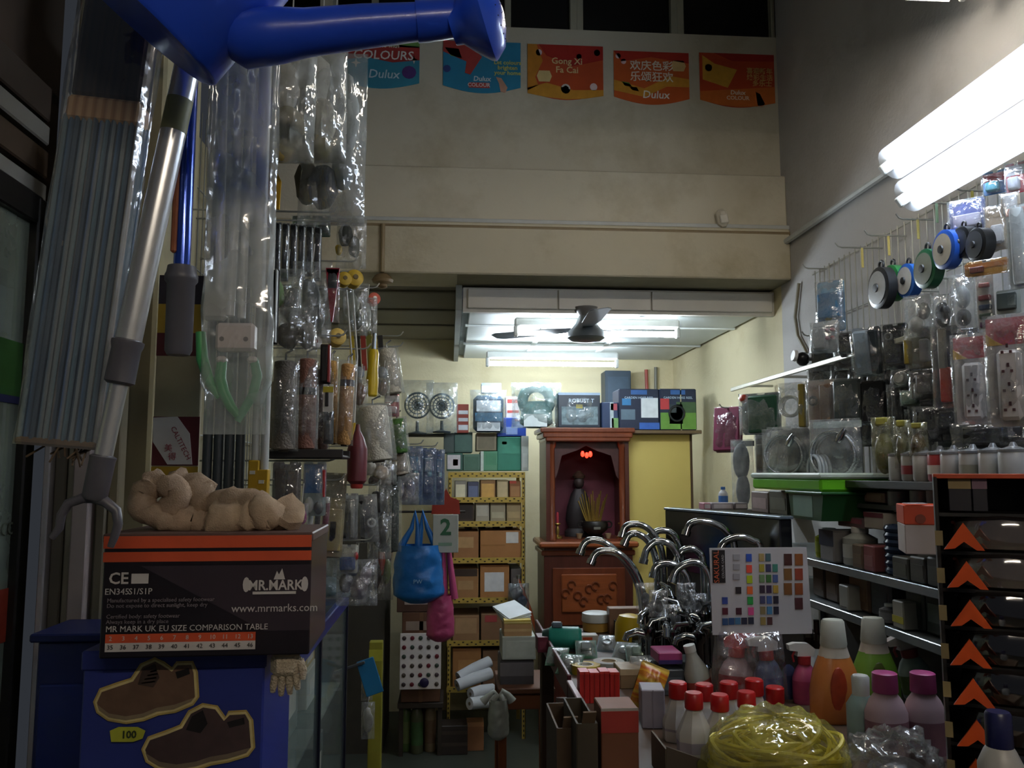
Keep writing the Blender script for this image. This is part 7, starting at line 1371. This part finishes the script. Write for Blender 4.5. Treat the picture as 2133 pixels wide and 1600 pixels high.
# plastic bottle and spray bottles
p = tbl(1462, 1440); u = p.y / F
t = thing('bottle', 'tilted clear plastic bottle behind the red capped bottles', 'bottle', p, (0, R(-14), 0)); B().lathe([(24 * u, 0), (26 * u, 3 * u), (26 * u, 50 * u), (12 * u, 82 * u), (11 * u, 92 * u)], 18).build('body', mat('#a9aca4', .25, 0, .1, 10), t); B().lathe([(12 * u, 90 * u), (12 * u, 104 * u)], 14).build('cap', mat('#c9cac4', .4), t); B().lathe([(26.5 * u, 8 * u), (26.5 * u, 34 * u)], 18).build('label', mat('#a8443c', .5), t)
def sprayer(label, px, ytop, yb, wpx, body, collar, trig, lab, tilt=0, film=0, flip=1, Y=None):
    p = tbl(px, yb); u = p.y / F; h = at(px, ytop, p.y).z - ZT
    t = thing('spray_bottle', label, 'spray bottle', p, (0, tilt, 0)); r_ = wpx * u / 2
    B().lathe([(r_ * .92, 0), (r_, .005), (r_, h * .42), (r_ * .75, h * .56), (r_ * .42, h * .66)], 20, sy=.7).build('body', mat(body, .35, 0, .1, 10), t); B().lathe([(r_ * 1.01, h * .08), (r_ * 1.01, h * .38)], 20, sy=.7).build('label', mat(lab, .45, 0, .3, 35), t)
    B().lathe([(r_ * .5, h * .64), (r_ * .52, h * .78)], 18).build('collar', mat(collar, .4), t)
    B().prism([(-flip * x * r_ * 1.35, h * z) for x, z in ((-.55, .78), (.5, .78), (.45, .86), (.95, .88), (1.0, .97), (.6, 1.0), (-.2, .99), (-.6, .90))], -r_ * .3, r_ * .3).build('trigger_head', mat(trig, .35), t)
    B().tube([(-flip * .7 * r_, 0, h * .88), (-flip * .95 * r_, 0, h * .78), (-flip * .85 * r_, 0, h * .68)], r_ * .09, 7).build('trigger', mat(collar, .4), t)
    if film: SEED[0] += 1; B().pillow(r_ * 2.6, h * 1.05, r_ * 2, SEED[0], 12, 16, .4, .2).build('film', wrap(film, '#e2d8dc', 30, 1.2), t, 70)
sprayer('red and white spray bottle wrapped in film, left of the spray bottles', 1528, 1316, 1450, 74, '#b59a9c', '#b8262a', '#b8231f', '#a02c34', R(4), .25, -1)
sprayer('blue spray bottle with a white trigger, second of the spray bottles', 1605, 1324, 1455, 60, '#6a7694', '#a3181c', '#c9c8c4', '#54608c', R(-4), .12, 1)
sprayer('dark blue spray bottle with a white trigger, third of the spray bottles', 1642, 1322, 1448, 52, '#3c4468', '#8f1c24', '#c2c0bc', '#343a60', R(-3), 0, 1)
sprayer('pink spray bottle with a white trigger, beside the orange detergent', 1678, 1338, 1460, 52, '#b04a6c', '#a3242c', '#cbc9c4', '#a83a5c', 0, 0, 1)
sprayer('pale green spray bottle with a white trigger, right of the green detergent', 1916, 1318, 1450, 66, '#8a9c98', '#7a2c34', '#b8b0b4', '#5c7048', R(-12), 0, 1)
def detergent(label, px, ytop, yb, wpx, liq, lab):
    p = tbl(px, yb); u = p.y / F; h = at(px, ytop, p.y).z - ZT; r_ = wpx * u / 2
    t = thing('detergent_bottle', label, 'bottle', p)
    B().lathe([(r_ * .9, 0), (r_, .006), (r_ * 1.0, h * .3), (r_ * .86, h * .48), (r_ * .62, h * .64)], 26, sy=.68).build('liquid_body', mat(liq, .25, 0, .06, 8, coat=.3), t); B().lathe([(r_ * .62, h * .63), (r_ * .52, h * .72), (r_ * .48, h * .76)], 26, sy=.72).build('shoulder', mat('#c9bfae', .3), t)
    B().lathe([(r_ * .50, h * .73), (r_ * .52, h * .76), (r_ * .44, h * .98), (r_ * .38, h)], 26, sy=.8).build('cap', mat('#c2c4b8', .35), t); B().ball((-r_ * .12, -r_ * .60, h * .32), (r_ * .34, r_ * .1, h * .24), 16).build('label', mat(lab, .4, 0, .3, 40), t)
detergent('orange liquid detergent bottle with a frosted cap', 1742, 1290, 1496, 108, '#c97a3a', '#a83c1c')
detergent('green liquid detergent bottle with a frosted cap', 1826, 1286, 1480, 104, '#77a63c', '#4c5c18')
for i, (px, lab) in enumerate(((1850, 'pale pink bottle with a pink cap, nearer the detergents'), (1930, 'pale pink bottle with a pink cap, nearer the black tower'))):
    p = tbl(px, 1575); u = p.y / F; h = at(px, 1400, p.y).z - ZT
    t = thing('bottle', lab, 'bottle', p); B().lathe([(42 * u, 0), (44 * u, 4 * u), (44 * u, h - 80 * u), (34 * u, h - 56 * u), (22 * u, h - 40 * u)], 22, sy=.8).build('body', mat('#b59aa0', .4, 0, .06, 10), t); B().lathe([(25 * u, h - 40 * u), (26 * u, h - 38 * u), (25 * u, h - 2 * u), (22 * u, h)], 24).build('cap', mat('#a8437c', .4), t); B().lathe([(44.5 * u, 12 * u), (44.5 * u, h - 95 * u)], 22, sy=.8).build('label', mat('#8c6470', .45, 0, .2, 25), t)
p = tbl(1798, 1560); u = p.y / F; h = at(1798, 1406, p.y).z - ZT
t = thing('bottle', 'small white capped bottle between the orange detergent and pink caps', 'bottle', p); B().lathe([(28 * u, 0), (30 * u, 4 * u), (30 * u, h - 60 * u), (18 * u, h - 40 * u)], 20).build('body', mat('#8fa8a4', .3), t); B().lathe([(17 * u, h - 42 * u), (18 * u, h - 4 * u), (15 * u, h)], 20).build('cap', mat('#c4c8c4', .4), t)
# yellow rope in a clear bag
p = Vector((at(1628, 1600, 1.66).x, 1.70, ZT)); u = 1.66 / F
t = thing('rope_coil', 'coil of bright yellow nylon rope inside a clear bag', 'rope', p, (R(14), 0, R(-6)))
for k in range(34):
    a_ = k * 2.4; rr = (88 + 30 * math.sin(k * 1.7)) * u; b = B()
    pts = []
    for i in range(29):
        th = 2 * math.pi * i / 28; pts.append(((rr + .006 * noise.noise(Vector((k, th, 0)))) * math.cos(th) * 1.15, rr * .62 * math.sin(th), .015 + .0030 * k * (.9 + .1 * math.sin(th + k)) + .014 * math.sin(th * 2 + k)))
    b.tube(pts, .0046, 6, False).build('strand', mat('#c2b022' if k % 3 else '#d2c43a', .45, 0, .12, 40), t)
b = B(); SEED[0] += 1
def dome(a, b_):
    an = a * 2 * math.pi; ph = b_ * math.pi / 2; q = Vector((math.cos(an) * 2.4, math.sin(an) * 2.4, b_ * 3 + 4)); k = 1 + .10 * noise.noise(q * 1.6) + .05 * noise.noise(q * 4)
    return Vector((math.cos(an) * math.cos(ph) ** .6 * 158 * u * k, math.sin(an) * math.cos(ph) ** .6 * .12 * k, .002 + math.sin(ph) * .145 * k))
b.grid(dome, 44, 18); b.build('clear_bag', wrap(.5, '#d6ce62', 26, 1.0, .16), t, 70)
p = Vector((at(1868, 1600, 1.66).x, 1.68, ZT)); SEED[0] += 1
t = thing('plastic_bag', 'crumpled empty clear plastic bag right of the yellow rope', 'bag', p, (R(10), 0, 0))
def dome2(a, b_):
    an = a * 2 * math.pi; ph = b_ * math.pi / 2; q = Vector((math.cos(an) * 3 + 9, math.sin(an) * 3, b_ * 4)); k = 1 + .22 * noise.noise(q * 1.6) + .10 * noise.noise(q * 4)
    return Vector((math.cos(an) * math.cos(ph) ** .6 * 108 * u * k, math.sin(an) * math.cos(ph) ** .6 * .09 * k, .002 + math.sin(ph) * .10 * k))
B().grid(dome2, 40, 18).build('film', wrap(.3, '#c2c4c0', 28, 1.2, .18), t, 60)
B().ball((.01, 0, .03), (.06, .05, .025), 14).build('folded_film', mat('#5c5a56', .3, 0, .3, 30, .8, .8, bscale=30), t)
# colour chart
YC = 2.32; base = at(1582, 1330, YC)
t = thing('colour_chart', 'white colour chart card with rows of paint swatches behind the spray bottles', 'colour chart', (base.x, YC, ZT), (0, 0, 0))
def cl_(px, py): p = at(px, py, YC); return (p.x - base.x, p.z - ZT)
x0, zt_ = cl_(1478, 1142); x1, zt2 = cl_(1680, 1140); xb_, zb_ = cl_(1690, 1320)
B().prism([(x0, zt_), (x0 + .003, zb_ + .0), (x1 + .008, zb_), (x1, zt2)], 0, .004).build('card', mat('#b9b6b8', .55, 0, .04, 10), t, 0)
def sw(name, px0, py0, px1, py1, cc):
    a_, c_ = cl_(px0, py0), cl_(px1, py1); B().box(((a_[0] + c_[0]) / 2, -.0012, (a_[1] + c_[1]) / 2), (abs(c_[0] - a_[0]), .0016, abs(c_[1] - a_[1]))).build(name, mat(cc, .45, 0, .05, 20), t, 0)
B().box(((x0 + x1) / 2, .03, zb_ / 2), (abs(x1 - x0) * .9, .05, zb_), .002).build('stand_box', mat('#2a2624', .6), t, 0)
sw('black_title_block', 1483, 1146, 1511, 1214, '#1e1a1c')
text('SAKURAL', .021, mat('#c9603c', .5), t, ((cl_(1492, 1180)[0]), -.004, cl_(1492, 1180)[1]), (math.pi / 2, R(-90), 0)); text('COLOUR CARD', .009, mat('#b5b0ae', .5), t, ((cl_(1505, 1180)[0]), -.004, cl_(1505, 1180)[1]), (math.pi / 2, R(-90), 0))
S1 = 3.44
def z3(x, y): return 1080 + x / S1, 1050 + y / S1
for (x, y, cc) in ((1650, 385, '#2f55b8'), (1652, 465, '#e8503c'), (1655, 540, '#b0c41c'), (1657, 618, '#e0682c'), (1660, 692, '#2a9a44'), (1665, 768, '#d8508c')): a_ = z3(x, y); sw('swatch', a_[0] - 6, a_[1] - 8, a_[0] + 6, a_[1] + 8, cc)
gridc = [('#a8925c', '#4c6a70', None), ('#a89c34', '#3c3c5c', '#3f8070'), ('#6c8a5c', '#3c6c34', '#4a5c90'), ('#3a2c3c', '#3c2c4a', '#b5943c'), ('#4a4a6c', '#4a66a0', '#2c2838'), ('#8a7a54', '#4a86b0', '#2a2c3c'), ('#a08a50', '#5a3a3c', None)]
for r_, row in enumerate(gridc):
    for c_, cc in enumerate(row):
        if cc: a_ = z3(1740 + 48 * c_ + 2 * r_, 382 + 76 * r_); sw('swatch', a_[0] - 5.5, a_[1] - 8, a_[0] + 5.5, a_[1] + 8, cc)
for r_, row in enumerate((('#45221f', '#8a4f24'), ('#75522a', '#8c3a26'), ('#7c5026', '#8f4a24'), (None, '#4a2226'))):
    for c_, cc in enumerate(row):
        if cc: a_ = z3(1930 + 78 * c_, 398 + 105 * r_); sw('swatch', a_[0] - 8.5, a_[1] - 12, a_[0] + 8.5, a_[1] + 12, cc)
for (x, y, cc) in ((1575, 618, '#2c2428'), (1478, 692, '#31458c'), (1480, 768, '#5a2030'), (1578, 768, '#4a2030'), (1480, 843, '#31507c'), (1525, 840, '#31507c'), (1570, 838, '#4a7a9c'), (1617, 838, '#2a2c40'), (1665, 836, '#2a2c40')): a_ = z3(x, y); sw('swatch', a_[0] - 6, a_[1] - 7, a_[0] + 6, a_[1] + 7, cc)
for k, y in enumerate((380, 450, 520)): a_ = z3(1565, y); sw('small_print', a_[0] - 8, a_[1] - 6, a_[0] + 6, a_[1] + 6, '#a09da0')
# dark fittings in front of the chart
for i in range(7):
    px = 1600 + i * 17; p = tbl(px, 1350); u = p.y / F
    t = thing('pipe_fitting', 'small dark threaded fitting in the row below the colour chart, %s' % names[i], 'fitting', p, 0, 'threaded fittings below the colour chart'); h = (58 + 10 * (i % 3)) * u
    B().lathe([(8 * u, 0), (9 * u, 2 * u), (9 * u, h * .5), (6 * u, h * .55), (6 * u, h)], 6 if i % 2 else 12).build('body', mat(('#5c4a44', '#6a6a62', '#4a3a36')[i % 3], .3, .6), t, 30); B().lathe([(10 * u, h * .3), (10 * u, h * .5)], 6).build('nut', mat('#77756c', .3, .7), t, 0)
# chrome taps
chr_ = mat('#b4b8ba', .08, 1, .05, 10); chd = mat('#5c5e60', .15, 1, .1, 20)
rb_ = tbl(1400, 1352)
t = thing('tap_carton', 'dark carton tray holding the chrome taps', 'tray', (rb_.x, rb_.y + .16, ZT)); w = 170 * rb_.y / F
for sy in (-1, 1): B().box((0, sy * .14, .03), (w, .004, .06)).build('side', mat('#221c18', .7), t, 0)
for sx in (-1, 1): B().box((sx * w / 2, 0, .03), (.004, .28, .06)).build('end', mat('#221c18', .7), t, 0)
B().box((0, 0, .003), (w, .28, .004)).build('bottom', mat('#221c18', .7), t, 0)
taps = [([(1210, 1148), (1218, 1132), (1235, 1125), (1262, 1132), (1292, 1158), (1318, 1195), (1334, 1240), (1340, 1300)], 2.88, 'outermost left chrome tap with a long low spout'),
        ([(1233, 1168), (1240, 1155), (1256, 1148), (1285, 1152), (1312, 1175), (1332, 1212), (1342, 1260), (1346, 1310)], 2.80, 'chrome tap just in front of the outermost left one'),
        ([(1297, 1112), (1303, 1098), (1320, 1092), (1345, 1098), (1365, 1118), (1378, 1150), (1382, 1200), (1384, 1310)], 2.95, 'tall chrome tap with the highest arch at the left'),
        ([(1302, 1130), (1310, 1116), (1325, 1112), (1345, 1122), (1360, 1146), (1368, 1190), (1370, 1310)], 2.88, 'chrome tap with a tight arch under the tall left one'),
        ([(1341, 1166), (1348, 1145), (1368, 1128), (1392, 1132), (1408, 1150), (1414, 1180), (1414, 1310)], 2.82, 'chrome tap with a round arch in the middle of the cluster'),
        ([(1358, 1116), (1372, 1106), (1395, 1108), (1412, 1128), (1420, 1170), (1422, 1310)], 2.98, 'rear chrome tap with a flat arch in the middle'),
        ([(1412, 1166), (1420, 1150), (1438, 1143), (1456, 1152), (1464, 1175), (1466, 1310)], 2.86, 'small chrome tap arch left of the colour chart'),
        ([(1362, 1196), (1368, 1180), (1392, 1174), (1420, 1186), (1434, 1215), (1438, 1310)], 2.76, 'low chrome tap at the front of the cluster'),
        ([(1402, 1206), (1412, 1186), (1440, 1172), (1464, 1178), (1476, 1200), (1480, 1240), (1480, 1310)], 2.74, 'front chrome tap with a wide arch beside the colour chart'),
        ([(1430, 1108), (1438, 1092), (1460, 1086), (1490, 1092), (1515, 1110), (1530, 1145), (1534, 1310)], 2.90, 'large chrome tap arch in front of the black panel'),
        ([(1498, 1150), (1510, 1130), (1540, 1119), (1568, 1127), (1584, 1150), (1588, 1310)], 2.70, 'chrome tap arch rising behind the colour chart')]
for pts, Y, lab in taps:
    b0 = at(*pts[-1], Y); zb0 = ZT + .008; t = thing('chrome_tap', lab, 'tap', (b0.x, Y, zb0), 0, 'chrome taps in the carton'); P = [at(x, y, Y) - Vector((b0.x, Y, zb0)) for x, y in pts]
    P = [Vector((q.x, .004 * math.sin(i), q.z)) for i, q in enumerate(P)]
    fine = []
    for i in range(len(P) - 1):
        a_, b_, c_, d_ = P[max(0, i - 1)], P[i], P[i + 1], P[min(len(P) - 1, i + 2)]
        for k in range(4): s_ = k / 4; fine.append(.5 * ((2 * b_) + (-a_ + c_) * s_ + (2 * a_ - 5 * b_ + 4 * c_ - d_) * s_ ** 2 + (-a_ + 3 * b_ - 3 * c_ + d_) * s_ ** 3))
    fine.append(Vector((0, 0, .05)))
    B().tube(fine, .012, 12).build('spout', chr_, t); n_ = (fine[0] - fine[1]).normalized()
    B().tube([fine[0] - n_ * .004, fine[0] + n_ * .014], .0155, 12).build('aerator', chr_, t)
    B().lathe([(.026, 0), (.028, .004), (.02, .014), (.018, .05), (.02, .07), (.014, .08)], 18).build('body', chd, t)
    B().tube([(.0, 0, .05), (.03, -.015, .065), (.055, -.02, .085)], [.012, .009, .006], 10).build('lever', chr_, t); B().tube([(0, -.01, .04), (0, -.04, .045)], [.014, .012], 12).build('cartridge', chd, t)
for i, (px, yt, Y) in enumerate(((1352, 1292, 2.62), (1362, 1236, 2.72), (1384, 1270, 2.66), (1398, 1222, 2.78), (1416, 1252, 2.7), (1436, 1278, 2.64), (1448, 1226, 2.76), (1466, 1256, 2.68), (1404, 1300, 2.6), (1455, 1302, 2.58))):
    b0 = at(px, yt, Y); hh = b0.z - ZT
    t = thing('basin_tap', 'dark chrome basin tap packed among the tall taps, %s from the left' % ('first', 'second', 'third', 'fourth', 'fifth', 'sixth', 'seventh', 'eighth', 'ninth', 'tenth')[sorted([1352, 1362, 1384, 1398, 1416, 1436, 1448, 1466, 1404, 1455]).index(px)], 'tap', (b0.x, Y, ZT + .006), (0, 0, R(40 * i)), 'basin taps in the carton')
    B().lathe([(.018, 0), (.02, .004), (.013, .012), (.013, hh * .6), (.02, hh * .66), (.02, hh * .82), (.012, hh * .86)], 16).build('column', chd, t)
    B().tube([(0, 0, hh * .7), (-.04, 0, hh * .76), (-.07, 0, hh * .7), (-.075, 0, hh * .6)], [.013, .012, .011, .011], 10).build('spout', chr_, t)
    B().tube([(0, 0, hh * .84), (.01, 0, hh * .95), (.05, 0, hh)], [.012, .009, .006], 10).build('lever', chr_, t)
for i, (px, py) in enumerate(((1345, 1240), (1372, 1255), (1398, 1285), (1430, 1240), (1455, 1262), (1420, 1318), (1462, 1310), (1350, 1325))):
    p = at(px, py, 2.66 + .03 * (i % 3)); 
    hang = hang_bag('small clear bag over the chrome tap bodies, %s from the left' % names[i], px - 20, py - 26, px + 20, py + 30, 2.6 + .035 * i, .04, 80 + i, wrap(.22, '#c9cdd0', 50, 1.4), [(px, py + 8, 9, 14, '#4a4c4c')], cord=False, rough=.7, group='clear bags over the taps')
